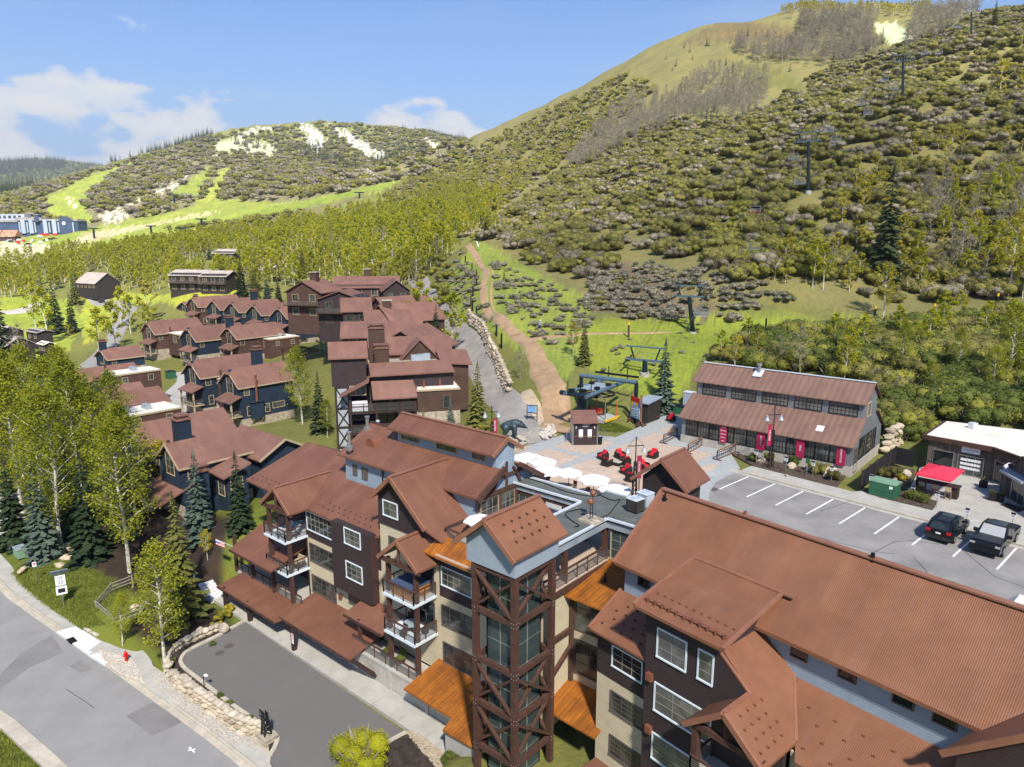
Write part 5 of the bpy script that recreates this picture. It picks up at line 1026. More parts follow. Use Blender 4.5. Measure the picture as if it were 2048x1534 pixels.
m_=MB();c=q0+dq*1.8+Vector((0,0,3.3));m_.tube([c+nq*.02,c+nq*.5+Vector((0,0,.1)),c+nq*.7],.035,6);m_.ball(c+nq*.7+Vector((0,0,-.25)),.22,10,6);m_.build('gooseneck_lamp','sign_white',OB)
# ================================================================== condominium houses
def house(name,label,cat,fr,aR,aL,b0,b1,zg,ze,zr,wall='siding_navy',roof='roof_condo',group=None,along='b',clip=1.3,stone=1.5,windows=True,porch=True,chimney=None,flue=None,flat=None,over=.35,trim='cream_trim',rows=(0,)):
 """gabled house in frame fr; front gable on b0; optional clipped gable, porch, chimney (t along ridge), flue on the right side, flat wing (a0,a1,b0,b1,z)"""
 am=(aR+aL)/2;H=thing(name,label,cat,fr.W(am,(b0+b1)/2,zg),group=group)
 m_=MB()
 zw=zg+stone
 m_.prism([fr.W(aL,b0,zw),fr.W(aR,b0,zw),fr.W(aR,b0,ze),fr.W(am,b0,zr-.12),fr.W(aL,b0,ze)],fr.B*(b1-b0));m_.build('wall',wall,H)
 m_=MB();m_.box(fr,aL-.06,aR+.06,b0-.06,b1+.06,zg-2.5,zw);m_.build('stone_base','stone_wall',H)
 s_=(zr-ze)/(aR-am);zo=ze-over*s_;g=MB();o_=over;bb0,bb1=b0-.45,b1+.35
 if clip:
  zc=zr-clip*s_*.8
  ac=(zr-zc)/s_
  roofpl(g,fr,[(am,bb0+clip,zr),(am+ac,bb0,zc),(aR+o_,bb0,zo),(aR+o_,bb1,zo),(am,bb1,zr)]);roofpl(g,fr,[(am,bb0+clip,zr),(am,bb1,zr),(aL-o_,bb1,zo),(aL-o_,bb0,zo),(am-ac,bb0,zc)]);roofpl(g,fr,[(am,bb0+clip,zr),(am-ac,bb0,zc),(am+ac,bb0,zc)])
 else:
  roofpl(g,fr,[(am,bb0,zr),(aR+o_,bb0,zo),(aR+o_,bb1,zo),(am,bb1,zr)]);roofpl(g,fr,[(am,bb0,zr),(am,bb1,zr),(aL-o_,bb1,zo),(aL-o_,bb0,zo)])
 r_=g.build('roof',roof,H)
 e=MB();e.beam(fr.W(aR+o_+.02,bb0,zo-.1),fr.W(aR+o_+.02,bb1,zo-.1),.08,.22);ac=clip*.8 if clip else 0;zc=zr-ac*s_
 e.beam(fr.W(aR+o_,bb0-.03,zo-.1),fr.W(am+ac,bb0-.03,zc-.1),.08,.24);e.beam(fr.W(aL-o_,bb0-.03,zo-.1),fr.W(am-ac,bb0-.03,zc-.1),.08,.24);e.build('fascia',trim,r_)
 if windows:
  hgt=ze-zw
  winf(H,fr,b0,am-.95,am+.95,ze-1.6,min(zr-1.15,ze+1.0),2,3,trim=trim)
  n=max(1,int((b1-b0)/5))
  for i in range(n):
   bc=b0+1.2+i*(b1-b0-2.2)/max(1,n-1 if n>1 else 1)
   wina(H,fr,aR,bc-.45,bc+.45,ze-1.75,ze-.75,2,2,trim=trim)
  if hgt>4.5:
   wina(H,fr,aR,b0+1.1,b0+1.9,ze-5.4,ze-3.8,1,2,trim=trim);wina(H,fr,aR,b1-4.3,b1-2.0,ze-4.9,ze-3.9,3,1,trim=trim);wina(H,fr,aR,b0+4.5,b0+5.3,ze-5.3,ze-3.9,1,2,trim=trim)
   winf(H,fr,b0,aL+.6,am-.6,ze-4.9,ze-3.2,3,2,trim=trim)
 if porch:
  zp=ze-2.6;g=MB();roofpl(g,fr,[(am-1.6,b0-2.3,zp),(aR+.5,b0-2.3,zp),(aR+.5,b0,zp+.85),(am-1.6,b0,zp+.85)],.14);g.build('porch_roof',roof,H)
  for a in(am-1.2,aR+.1):p_=MB();p_.box(fr,a-.13,a+.13,b0-2.0,b0-1.74,zg,zp);p_.build('porch_post',trim,H)
  d=MB();d.box(fr,am-1.3,aR+.3,b0-2.1,b0,zp-2.75,zp-2.55);d.build('balcony_floor',trim,H);railing(H,[fr.W(am-1.2,b0-.1,zp-2.55),fr.W(am-1.2,b0-2.0,zp-2.55),fr.W(aR+.2,b0-2.0,zp-2.55),fr.W(aR+.2,b0-.1,zp-2.55)],.95,step=1.6)
 if chimney:
  a,b,zt,w_=chimney;c_=MB();c_.box(fr,a-w_/2,a+w_/2,b-w_/2,b+w_/2,ze-1,zt);co=c_.build('chimney',wall,H);c2=MB();c2.box(fr,a-w_*.6,a+w_*.6,b-w_*.6,b+w_*.6,zt,zt+.12);c2.box(fr,a-w_*.4,a+w_*.4,b-w_*.4,b+w_*.4,zt+.12,zt+.5);c2.box(fr,a-w_*.5,a+w_*.5,b-w_*.5,b+w_*.5,zt+.5,zt+.65);c2.build('cap','roof_condo',co)
 if flue:
  b,zt=flue;f=MB();f.box(fr,aR+.02,aR+.75,b-1.1,b+1.1,ze-6.0,ze-3.1);f.box(fr,aR+.01,aR+.95,b-1.3,b+1.3,ze-3.1,ze-2.95);f.build('fireplace_bay',wall,H);f=MB();p=fr.W(aR+.6,b);f.cyl(p,.2,ze-2.95,zt,10);f.cyl(p,.27,zt-.15,zt+.05,10);f.build('flue','copper',H)
  f=MB();f.beam(fr.W(aR+.05,b-.9,ze-7.0),fr.W(aR+.7,b-.9,ze-6.0),.16);f.beam(fr.W(aR+.05,b+.9,ze-7.0),fr.W(aR+.7,b+.9,ze-6.0),.16);f.build('bracket',trim,H)
 if flat:
  a0,a1,fb0,fb1,z=flat;f=MB();f.box(fr,a0,a1,fb0,fb1,zg,z-.02);f.build('wing_wall','siding_condo_brown',H,label='chestnut brown flat roofed wing')
  f=MB();f.box(fr,a0-.1,a1+.15,fb0-.15,fb1+.1,z-.28,z);w_=f.build('wing_roof_edge',trim,H);f=MB();f.box(fr,a0,a1,fb0,fb1,z-.1,z+.02);f.build('wing_roof','roof_white',H)
  for k in range(2):f=MB();q=fr.W((a0+a1)/2+(.7 if k else-.5),(fb0+fb1)/2+.3,z);f.obox(q+Vector((0,0,.4)),fr.A*.38,fr.B*.38,(0,0,.38));f.build('roof_unit','ac_grey',H)
  f=MB();p=fr.W(a0+.3,fb0+.6);f.cyl(p,.2,z-.2,z+1.5,8);f.build('flue','timber',H)
  if a1-a0>2.5:
   winf(H,fr,fb0,(a0+a1)/2-.8,(a0+a1)/2+.8,z-2.3,z-.7,3,3,trim=trim)
   if a1>aR:
    for bb in(fb0+2.2,fb1-2.0):wina(H,fr,a1,bb-.45,bb+.45,z-1.8,z-.8,2,2,trim=trim)
 return H
CG='townhouses with rust coloured roofs stepping down the slope'
house('townhouse','navy gabled townhouse showing its long side with a tall rust flue pipe','house',FL,-112.3,-118.9,59.5,69.8,-9.2,-1.9,.75,group=CG,flue=(62.2,-.3),stone=1.4)
house('townhouse','navy gabled townhouse left of the flue pipe house, with a flat white roof between them','house',FL,-125.7,-132.6,59.4,72.5,-9.4,-1.9,.75,group=CG,flat=(-125.6,-119.0,62.3,70.5,-2.6),chimney=(-118.4,66.5,3.0,1.5))
house('townhouse','brown townhouse with a large flat white roof, left of the parking court','house',FL,-149.0,-156,46.5,58,-9.6,-3.9,-2.1,wall='siding_condo_brown',group=CG,flat=(-149.4,-144.2,51,60,-2.8),porch=True)
house('townhouse','brown flat roofed townhouse below the parking court, half hidden by aspens','house',FL,-121.5,-130.5,42.5,51.5,-9.8,-4.3,-2.4,wall='siding_condo_brown',group=CG,flat=(-120.8,-114.7,41.3,50.4,-4.2),porch=False)
house('townhouse','low navy cottage with a steep cross gable behind the flat roofed brown houses','house',FL,-131.5,-138.5,46,52,-9.8,-5.0,-2.9,group=CG,porch=False,chimney=(-136,45.5,-1.8,1.1),windows=False)
house('townhouse','navy townhouse with a massive square chimney, close to the lodge','house',FL,-87.3,-95.6,34,45.5,-9,-2.6,.25,group=CG,chimney=(-84.6,37.0,1.4,1.6),flat=(-87.2,-81.5,35.6,41,-3.0),porch=False)
house('townhouse','navy townhouse with a cross gable, nearest to the lodge end wall','house',FL,-78.9,-84.5,34,42.4,-9,-2.5,-.35,group=CG,porch=False,clip=0)
house('townhouse','small navy cross gabled house facing the steps beside the lodge','house',Frame(-49.4+90),45.5,39.5,74.5,85,-8,-3.2,-1.1,group=CG,porch=False,clip=0,windows=True,stone=.6)if False else None
hx=thing('townhouse','rust roofed house whose gable end faces the steps beside the lodge','house',FL.W(-81,45,-8),group=CG)
g=MB();roofpl(g,FL,[(-86.5,45.7,-1.3),(-76.0,45.7,-1.3),(-76.0,42.0,-3.3),(-86.5,42.0,-3.3)]);roofpl(g,FL,[(-86.5,45.7,-1.3),(-76,45.7,-1.3),(-76,49.2,-3.2),(-86.5,49.2,-3.2)]);g.build('roof','roof_condo',hx)
m_=MB();m_.prism([FL.W(-76.6,42.6,-9),FL.W(-76.6,48.8,-9),FL.W(-76.6,48.8,-3.1),FL.W(-76.6,45.7,-1.5),FL.W(-76.6,42.6,-3.1)],FL.A*-8);m_.build('wall','siding_navy',hx)
e=MB();e.beam(FL.W(-75.95,42.0,-3.4),FL.W(-75.95,45.7,-1.4),.1,.26);e.beam(FL.W(-75.95,49.2,-3.3),FL.W(-75.95,45.7,-1.4),.1,.26);e.build('fascia','cream_trim',hx)
# chimney shed roof bits of the near navy houses
e=thing('townhouse','low rust roofed navy house end with a small capped chimney beside the two spruces','house',FL.W(-73,40,-10),group=CG)
g=MB();roofpl(g,FL,[(-81.5,37.2,-3.9),(-74.8,36.8,-3.9),(-74.2,40,-2.6),(-80.0,40.4,-2.6)]);roofpl(g,FL,[(-86,31.5,-6.6),(-79,31.2,-6.6),(-78.6,36.5,-4.4),(-86,36.5,-4.4)]);g.build('roof','roof_condo',e)
m_=MB();m_.box(FL,-85.5,-77.5,34,40,-11.5,-6.9);m_.box(FL,-81,-75.3,37.4,40,-11,-3.9);m_.build('wall','siding_navy',e);wina(e,FL,-75.3,37.9,39.3,-5.6,-4.4,2,2,trim='cream_trim');winf(e,FL,34,-84.5,-82,-9.3,-7.6,3,2,trim='cream_trim');winf(e,FL,37.4,-77.2,-75.9,-6.4,-4.8,2,2,trim='cream_trim');m_=MB();m_.box(FL,-77.3,-76.1,34.6,35.8,-11,-2.9);m_.build('chimney','siding_navy',e);m_=MB();m_.box(FL,-77.5,-75.9,34.4,36.0,-2.9,-2.75);m_.box(FL,-77.2,-76.2,34.7,35.7,-2.75,-2.3);m_.box(FL,-77.4,-76,34.5,35.9,-2.3,-2.15);m_.build('chimney_cap','roof_condo',e)
# middle row
house('townhouse','chestnut flat roofed townhouse above the pergola terrace, right end of the middle row','house',FL,-160.5,-168.5,85.5,98,-6.8,-.8,1.8,wall='siding_condo_brown',group=CG,flat=(-164.5,-157.6,92.2,100.6,-1.5))
house('townhouse','navy townhouse in the centre of the middle row with a tall navy chimney','house',FL,-171.0,-179.5,80.5,94,-7,-1.8,1.2,group=CG,chimney=(-169.5,88.5,3.3,1.5))
house('townhouse','brown townhouse with stacked balconies at the left end of the middle row','house',FL,-190.5,-199,79,92,-7.4,-1.6,1.3,wall='siding_condo_brown',group=CG,flat=(-190.4,-182.5,82,93,-1.6))
house('townhouse','low navy house with a square chimney behind the left aspens','house',FL,-176.5,-184,62,70,-8.5,-4.6,-2.6,group=CG,chimney=(-180.5,62.5,-1.0,1.3),porch=False)
# back row
for aR,lab,wl,ch in((-169.4,'navy townhouse with a rust flue on its long side, right end of the back row','siding_navy',None),(-182.3,'navy townhouse second from the right in the back row, square chimney at its side','siding_navy',(-177.5,113,7.0,1.6)),
      (-194.6,'navy townhouse in the middle of the back row','siding_navy',None),(-205.8,'navy townhouse second from the left in the back row, by a chimney','siding_navy',(-200.2,113,7.0,1.6)),(-219.5,'brown townhouse at the left end of the back row','siding_condo_brown',None)):
 house('townhouse',lab,'house',FL,aR,aR-8.3,105,119.5,-5.8,1.8,4.5,wall=wl,group=CG,chimney=ch,flue=(109,2.8)if aR>-170 else None,flat=None if aR>-170 else(aR,aR+3.9,108.5,118,1.2))
house('townhouse','low dark house behind the left end of the back row, small chimney on the ridge','house',FL,-236,-246,110,119,-6,-.5,1.8,group=CG,chimney=(-238,113,3.6,1.3),porch=False)
# ================================================================== half timbered building by the access road
FH=Frame(-104)
HB=thing('timbered_inn','brown clapboard inn with a half timbered corner tower, chimneys and stepped rust roofs','inn',FH.W(7,92,-2))
m_=MB();m_.box(FH,-.9,3.4,90,95.5,4.6,8.3);m_.build('tower_wall','siding_brown',HB)
m_=MB();m_.box(FH,1.2,4.2,92.3,95,-5,6.4);m_.box(FH,4.0,14.6,90.3,98,-3,5.85);m_.build('wall','siding_brown',HB)
m_=MB();m_.box(FH,9.6,15.0,88.5,93,1.0,3.85);m_.build('wing_wall','siding_chestnut',HB);m_=MB();m_.box(FH,9.3,15.1,88.4,93,-3.5,1.0);m_.build('stone_base','stone_wall',HB)
m_=MB();m_.box(FH,9.5,15.15,88.35,93,3.75,3.98);m_.build('wing_roof_edge','cream_trim',HB);m_=MB();m_.box(FH,9.65,15.0,88.5,93,3.8,4.0);m_.build('wing_roof','roof_white',HB)
def roofb(name,pts_list,m='roof_condo',parent=HB,fr=FH,t=.16):
 for pts in pts_list:g=MB();roofpl(g,fr,pts,t);g.build(name,m,parent)
roofb('tower_roof',[[(-1.2,89.6,8.25),(3.7,89.6,8.25),(3.7,92.4,9.95),(-1.2,92.4,9.95)],[(-1.2,92.4,9.95),(3.7,92.4,9.95),(3.7,95.6,8.0),(-1.2,95.6,8.0)]])
roofb('main_roof',[[(3.85,89.7,5.8),(14.7,89.7,5.95),(14.2,91.8,7.2),(3.8,91.8,7.1)],[(3.8,91.8,7.1),(14.2,91.8,7.2),(14.2,92.6,6.5),(3.8,92.6,6.4)]])
roofb('front_roof',[[(4.0,87.5,3.3),(9.5,87.5,3.3),(9.2,89.6,5.1),(3.9,89.6,5.15)],[(9.5,87.5,3.3),(9.75,89.6,4.0),(9.2,89.6,5.1)]])
roofb('porch_roof',[[(-.1,88.2,3.6),(3.6,88.6,5.35),(3.9,91.5,5.6),(.4,91.0,3.9)]])
m_=MB();m_.box(FH,4.0,13.5,92.6,100,5.9,6.2);m_.build('terrace_roof','stone_pale',HB)
for a,b,zt,w_,d in((5.6,93.6,8.7,1.9,1.2),(5.2,96.6,11.0,2.1,1.4)):
 m_=MB();m_.box(FH,a-w_/2,a+w_/2,b-d/2,b+d/2,5,zt);c_=m_.build('chimney','siding_chestnut',HB);m_=MB();m_.box(FH,a-w_*.55,a+w_*.55,b-d*.6,b+d*.6,zt,zt+.12);m_.box(FH,a-w_*.45,a+w_*.45,b-d*.45,b+d*.45,zt+.12,zt+.5);m_.box(FH,a-w_*.55,a+w_*.55,b-d*.6,b+d*.6,zt+.5,zt+.62);m_.build('cap','roof_condo',c_)
for i in range(3):m_=MB();q=FH.W(10.2+i*.9,96.5+.4*i,6.2);m_.obox(q+Vector((0,0,.5)),FH.A*.45,FH.B*.4,(0,0,.5));m_.build('roof_unit','ac_grey',HB)
for a,b in((10.6,89.6),(12.8,90.3)):m_=MB();m_.cyl(FH.W(a,b),.12,3.9,4.9,8);m_.build('flue','copper',HB)
# half timbered column: white panels framed by dark timbers with an X in each stage
m_=MB();m_.box(FH,-.5,1.1,90.06,91.6,-5,4.6);m_.build('timbered_panel','cushion_pale',HB)
zs=[4.5,1.75,-.75,-3.4]
for z in zs:m_=MB();m_.beam(FH.W(-.55,90,z),FH.W(1.15,90,z),.14,.22);m_.beam(FH.W(1.15,90.1,z),FH.W(1.15,91.6,z),.14,.2);m_.build('beam','timber_dark',HB)
for a in(-.5,1.1):m_=MB();m_.box(FH,a-.13,a+.13,89.95,90.2,-5,4.6);m_.build('post','timber_dark',HB)
for z1,z0 in zip(zs,zs[1:]):
 for s_ in(0,1):m_=MB();m_.beam(FH.W(-.45 if s_ else 1.05,90.0+.02*s_,z1-.1),FH.W(1.05 if s_ else-.45,90.0+.02*s_,z0+.1),.1,.26,FH.B);m_.build('brace','timber_dark',HB)
for zf in(1.6,-1.1):
 m_=MB();m_.box(FH,.9,9.3,87.9,92.3,zf-.25,zf);m_.build('balcony_floor','timber_dark',HB);railing(HB,[FH.W(1.2,88.0,zf),FH.W(9.2,88.0,zf)],1.0,step=1.7)
posts(HB,FH,[(1.2,88.1),(4.4,88.1),(7.2,88.1),(9.3,88.1)],-3.5,3.2,.28,'timber_dark')
for zf in(1.6,-1.1):
 for a in(4.6,7.0):winf(HB,FH,90.3,a,a+2.0,zf+.2,zf+2.2,2,1,trim='dark_trim',glass='glass_dark')
 winf(HB,FH,92.3,1.5,3.8,zf+.2,zf+2.3,3,2,trim='dark_trim',glass='glass_dark')
winf(HB,FH,88.5,13.0,13.7,1.5,3.0,1,2,trim='dark_trim',glass='glass_dark');winf(HB,FH,90,1.3,3.2,3.4,4.5,3,1,trim='cream_trim')
m_=MB();q=FH.W(2.4,89.2,1.6);m_.obox(q+Vector((0,0,.5)),FH.A*.95,FH.B*.8,(0,0,.5));tag(m_.build('covered_hot_tub','sign_white',org=q),'hot tub under a white cover on the timbered inn balcony','hot tub')
roofb('rear_roof',[[(4.2,100,6.9),(16.2,100,6.6),(16.2,103.5,8.8),(4.2,103.5,8.9)],[(4.2,103.5,8.9),(16.2,103.5,8.8),(16.2,107,6.8),(4.2,107,6.8)],[(13.9,96.5,5.9),(18.3,96.3,5.6),(18.0,99.6,7.2),(13.6,99.8,7.4)]])
m_=MB();m_.box(FH,4.4,16,100.3,106.5,-1,6.8);m_.box(FH,13.6,17.8,96.8,101,-1,5.7);m_.build('rear_wall','siding_chestnut',HB)
m_=MB();m_.prism([FH.W(8.2,98.4,5.9),FH.W(14.0,98.4,5.9),FH.W(11.2,98.4,8.9)],FH.B*2.0);m_.build('rear_gable','siding_chestnut',HB)
roofb('rear_gable_roof',[[(7.9,98.1,5.7),(11.2,98.1,9.1),(11.2,102,9.1),(7.9,102,5.7)],[(11.2,98.1,9.1),(14.4,98.1,5.8),(14.4,102,5.8),(11.2,102,9.1)]])
# lodges climbing beside the access road
def chalet(label,u,v,Y,az,w_,d,he,hr,wall='siding_brown',along='a',zoff=0,chim=False,name='chalet'):
 fr=Frame(az);p=atY(u,v,Y);a,b=fr.L(p[0],p[1]);zg=p[2]-he+zoff;G='rust roofed lodges beside the access road'
 H=thing(name,label,'lodge',fr.W(a,b,zg),group=G)
 m_=MB()
 if along=='a':
  m_.prism([fr.W(a-w_/2,b-d/2,zg-3),fr.W(a-w_/2,b+d/2,zg-3),fr.W(a-w_/2,b+d/2,zg+he),fr.W(a-w_/2,b,zg+hr-.1),fr.W(a-w_/2,b-d/2,zg+he)],fr.A*w_);m_.build('wall',wall,H)
  for s_ in(-1,1):g=MB();roofpl(g,fr,[(a-w_/2-.5,b+s_*(d/2+.5),zg+he-.25),(a+w_/2+.5,b+s_*(d/2+.5),zg+he-.25),(a+w_/2+.5,b,zg+hr),(a-w_/2-.5,b,zg+hr)]);g.build('roof','roof_condo',H)
 else:
  m_.prism([fr.W(a-w_/2,b-d/2,zg-3),fr.W(a+w_/2,b-d/2,zg-3),fr.W(a+w_/2,b-d/2,zg+he),fr.W(a,b-d/2,zg+hr-.1),fr.W(a-w_/2,b-d/2,zg+he)],fr.B*d);m_.build('wall',wall,H)
  for s_ in(-1,1):g=MB();roofpl(g,fr,[(a+s_*(w_/2+.5),b-d/2-.5,zg+he-.25),(a+s_*(w_/2+.5),b+d/2+.5,zg+he-.25),(a,b+d/2+.5,zg+hr),(a,b-d/2-.5,zg+hr)]);g.build('roof','roof_condo',H)
 n=max(2,int(w_/3.2))
 for fl in range(max(1,int(he//3))):
  for i in range(n):x=a-w_/2+(i+.5)*w_/n;winf(H,fr,b-d/2,x-.7,x+.7,zg+he-2.2-3*fl,zg+he-.7-3*fl,2,1,trim='cream_trim' if wall!='siding_brown' else 'dark_trim',glass='glass')
 if he>5:
  f_=MB();f_.box(fr,a-w_/2,a+w_/2,b-d/2-1.5,b-d/2,zg+he-3.1,zg+he-2.95);f_.build('balcony_floor','timber',H);railing(H,[fr.W(a-w_/2,b-d/2-1.45,zg+he-2.95),fr.W(a+w_/2,b-d/2-1.45,zg+he-2.95)],1.0,step=1.8)
 if chim:c_=MB();c_.box(fr,a-.8,a+.8,b-.1,b+1.3,zg+he,zg+hr+1.6);c_.build('chimney','siding_chestnut',H);c_=MB();c_.box(fr,a-.95,a+.95,b-.25,b+1.45,zg+hr+1.6,zg+hr+1.8);c_.build('chimney_cap','stone_pale',H)
 return H
chalet('tall brown lodge with open corner balconies, highest at the left of the upper group',628,580,162,-75,8.5,9,6.5,8.8,'siding_condo_brown','b',chim=True)
chalet('long upper lodge with a low gable and two stone chimneys behind the rest',735,570,176,-98,15,10,5,7.2,'siding_condo_brown','a',chim=True)
chalet('dark lodge with white balcony edges in front of the upper lodge',690,594,152,-85,9.5,7,6.3,7.9,'siding_brown','b')
chalet('dark upper lodge end on the right with a small gable',790,578,168,-104,6,8,5,7.4,'siding_brown','b')
chalet('narrow brown tower house with one white framed window and half timbering below',712,617,142,-104,5.2,5.5,7,9.2,'siding_brown','a')
chalet('long rust roofed lodge stepping down the access road, uppermost',805,612,150,-42,6,12,4,6.2,'siding_chestnut','b')
chalet('long rust roofed lodge stepping down the access road, second from the top',815,635,138,-42,8,12,4.5,7.4,'siding_chestnut','b')
chalet('rust roofed lodge with a stone chimney in the middle of the access road row',775,640,134,-104,8,6,5,7.0,'siding_chestnut','a',chim=True)
chalet('broad rust roofed lodge with a cream gable above the timbered inn',765,665,122,-100,13,7,5,7.0,'siding_chestnut','a')
chalet('rust roofed lodge just behind the timbered inn chimneys',830,690,112,-75,10,10,5,8.0,'siding_chestnut','b')
# pergola terrace
pg=thing('pergola','dark timber pergola on a stone terrace beyond the navy townhouse','pergola',FL.W(-146,97,-6))
for i in range(4):m_=MB();m_.box(FL,-152+i*3.2,-151.75+i*3.2,92,92.3,-7.5,-3.4);m_.build('post','timber',pg);
for i in range(9):m_=MB();m_.beam(FL.W(-152.5+i*1.35,91.2,-3.1+.2*math.sin(i*.4)),FL.W(-152.5+i*1.35,96.5,-3.1+.2*math.sin(i*.4)),.12,.2);m_.build('rafter','timber',pg)
m_=MB();m_.beam(FL.W(-152.6,92.1,-3.4),FL.W(-141.5,92.1,-3.4),.18,.25);m_.build('beam','timber',pg)
m_=MB();m_.box(FL,-153,-128,92.0,104,-9.5,-7.0);m_.build('terrace','stone_wall',pg)
# ================================================================== houses in the valley
def valley_house(label,u,v,Y,az,w_,d,he,hr,roof,wall,cat='house',name='valley_house'):
 H=chalet(label,u,v,Y,az,w_,d,he,hr,wall,'a',name=name);H['category']=cat;H['group']='houses in the valley'
 for c in H.children:
  if c.name.startswith('roof'):
   c.data.materials[0]=MATS[roof]
 return H
valley_house('dark house with pale grey roof planes on the lawn beyond the road',196,564,340,-60,16,12,4.5,9,'roof_grey','siding_hut')
valley_house('two storey lodge with broad tan roof standing among white aspen trunks',388,548,262,-80,14,9,6,7.6,'roof_grey','siding_hut')
valley_house('two storey lodge with broad tan roof, right of its twin among the aspens',440,550,258,-80,10,9,6,7.6,'roof_grey','siding_hut')
for i,(u,v,Y)in enumerate(((460,505,330),(545,500,350),(560,538,300),(650,492,380),(530,552,285))):valley_house(['small pale roofed house high in the aspen grove','grey roofed house half hidden among yellow aspens','pale roof peeping out beside a dark spruce','small roof below the two dark conifers of the grove','low pale roof beside the spruces above the back row'][i],u,v,Y,-70,12,9,4,5.6,'roof_grey','siding_hut')
for i,(u,v,Y,l)in enumerate(((8,660,215,'grey house with a white awning at the left edge'),(25,685,200,'grey gabled house behind the bare tree at left'),(78,660,215,'flat roofed shed on the left lawn'),(6,742,165,'small dark cabin at the left edge by the rocks'),(92,685,205,'white van sized hut on the left lawn'))):
 valley_house(l,u,v,Y,-55,[9,10,8,5,4][i],[7,7,4,4,2.5][i],[3,3.4,2.6,2.2,1.6][i],[4.6,5.6,3.0,3.2,2.0][i],['roof_grey','hotel_roof','hotel_roof','roof_condo','roof_white'][i],'siding_hut')
# far hotel
FHt=Frame(-90)
HO=thing('far_hotel','long dark blue hotel with pale bay gables and a round window, far away at left','hotel',(-480,722,27),group=None)
def hbox(p,q,z0,z1,dep,m,name):P_=Vector((*p,0));Q_=Vector((*q,0));n=Vector((0,1,0));b_=MB();b_.prism([P_+Vector((0,0,z1)),Q_+Vector((0,0,z1)),Q_+n*dep+Vector((0,0,z1)),P_+n*dep+Vector((0,0,z1))],(0,0,z0-z1));return b_.build(name,m,HO)
hbox((-490,720),(-432.5,722),22,40,16,'hotel_blue','wall');hbox((-492,719),(-466,719),39.5,42.5,14,'hotel_roof','roof');hbox((-466,719.5),(-432,721),39.0,41.0,14,'hotel_roof','roof');hbox((-560,724),(-489,724),24,38,16,'hotel_blue','wall');hbox((-560,723),(-489,723),38,40,16,'hotel_roof','roof');hbox((-560,730),(-490,730),40,46,10,'hotel_pale','upper_wall')
hbox((-472.5,718),(-468.5,718),38,45,6,'hotel_blue','stair_tower');hbox((-473,717.6),(-468,717.6),45,45.6,6,'hotel_roof','tower_roof')
for x in(-485,-477,-463,-454):hbox((x-2,718.6),(x+2,718.6),27,40.5,1.4,'hotel_pale','bay')
for x in(-488.6,-481,-473.2,-459,-450,-435.5):hbox((x-.6,718.9),(x+.6,718.9),28,38,1.0,'hotel_pale','window_strip')
m_=MB();m_.prism([(-449,718.5,22),(-436,718.5,22),(-436,718.5,40),(-444,718.5,43),(-449,718.5,40.5)],(0,3,0));m_.build('gable_wall','hotel_blue',HO)
m_=MB();m_.tube([(-444,718.6,36.8),(-444,718.2,36.8)],1.7,16);m_.build('round_window','sign_white',HO)
for x in range(-556,-492,5):hbox((x,729.6),(x+2.6,729.6),42,44.6,.5,'glass','window')
for i,x in enumerate((-512,-496,-482)):
 RL_=thing('red_lodge',['plum walled lodge with terracotta roof at the far left edge','plum walled lodge with three pointed dormers below the hotel','plum lodge with a cream gable end below the hotel'][i],'lodge',(x,690,20),group='terracotta roofed lodges below the far hotel')
 b_=MB();b_.prism([(x-7,690,14),(x+7,690,14),(x+7,690,24),(x-7,690,24)],(0,9,0));b_.build('wall','wall_plum',RL_)
 b_=MB();b_.prism([(x-8,689,24),(x-8,694.5,30),(x-8,700,24)],(16,0,0));b_.build('roof','roof_terracotta',RL_)
 for k in(-3.5,3.5):b_=MB();b_.prism([(x+k-2.6,688.8,23.5),(x+k+2.6,688.8,23.5),(x+k,688.8,28.5)],(0,4,0));b_.build('dormer','cushion_tan' if i==2 else 'roof_terracotta',RL_)
rr=random.Random(5)
CARV=MB();CARV.prism([(-2.2,-.9,.3),(2.2,-.9,.3),(2.2,.9,.3),(-2.2,.9,.3)],(0,0,.7));CARV.prism([(-1.3,-.8,1.0),(1.2,-.8,1.0),(1.2,.8,1.0),(-1.3,.8,1.0)],(0,0,.6));cm=[CARV.mesh('far_car',m)for m in('car_white','car_grey','paint_red')]
for i in range(18):
 x,y,z=atY(rr.uniform(20,118),rr.uniform(479,488),rr.uniform(640,700));o=bpy.data.objects.new('far_car',cm[i%3]);C.objects.link(o);o.location=(x,y,hz(x,y)+.1);o.rotation_euler=(0,0,rr.uniform(0,3));o.scale=(1.2,)*3
 tag(o,['white','grey','red'][i%3]+' car in the distant car park below the blue hotel','car','cars in the distant car park')
bn=valley_house('small red roofed barn on the distant ski slope',604,384,800,-60,16,9,3,6,'roof_terracotta','wall_plum','barn','slope_barn')
# ================================================================== small things
def hit(u,v,r0=30,r1=5000):
 """where the line of sight through a photo point meets the ground"""
 d=np.array(ray(u,v));d=d/np.hypot(d[0],d[1]);t_=np.geomspace(r0,r1,900);x,y,z=d[0]*t_,d[1]*t_,CAM_H+d[2]*t_
 g=hz(x,y);k=np.where(z<g)[0]
 i=k[0]if len(k)else len(t_)-1
 if i>0 and len(k):
  f=(z[i-1]-g[i-1])/((z[i-1]-g[i-1])-(z[i]-g[i])+1e-9);tt=t_[i-1]+(t_[i]-t_[i-1])*f
 else:tt=t_[i]
 return Vector((d[0]*tt,d[1]*tt,hz(float(d[0]*tt),float(d[1]*tt))))
def hit0(u,v,z=0.03):return Vector(at(u,v,z))
def lbox(m,x0,x1,y0,y1,z0,z1):m.prism([(x0,y0,z1),(x1,y0,z1),(x1,y1,z1),(x0,y1,z1)],(0,0,z0-z1));return m
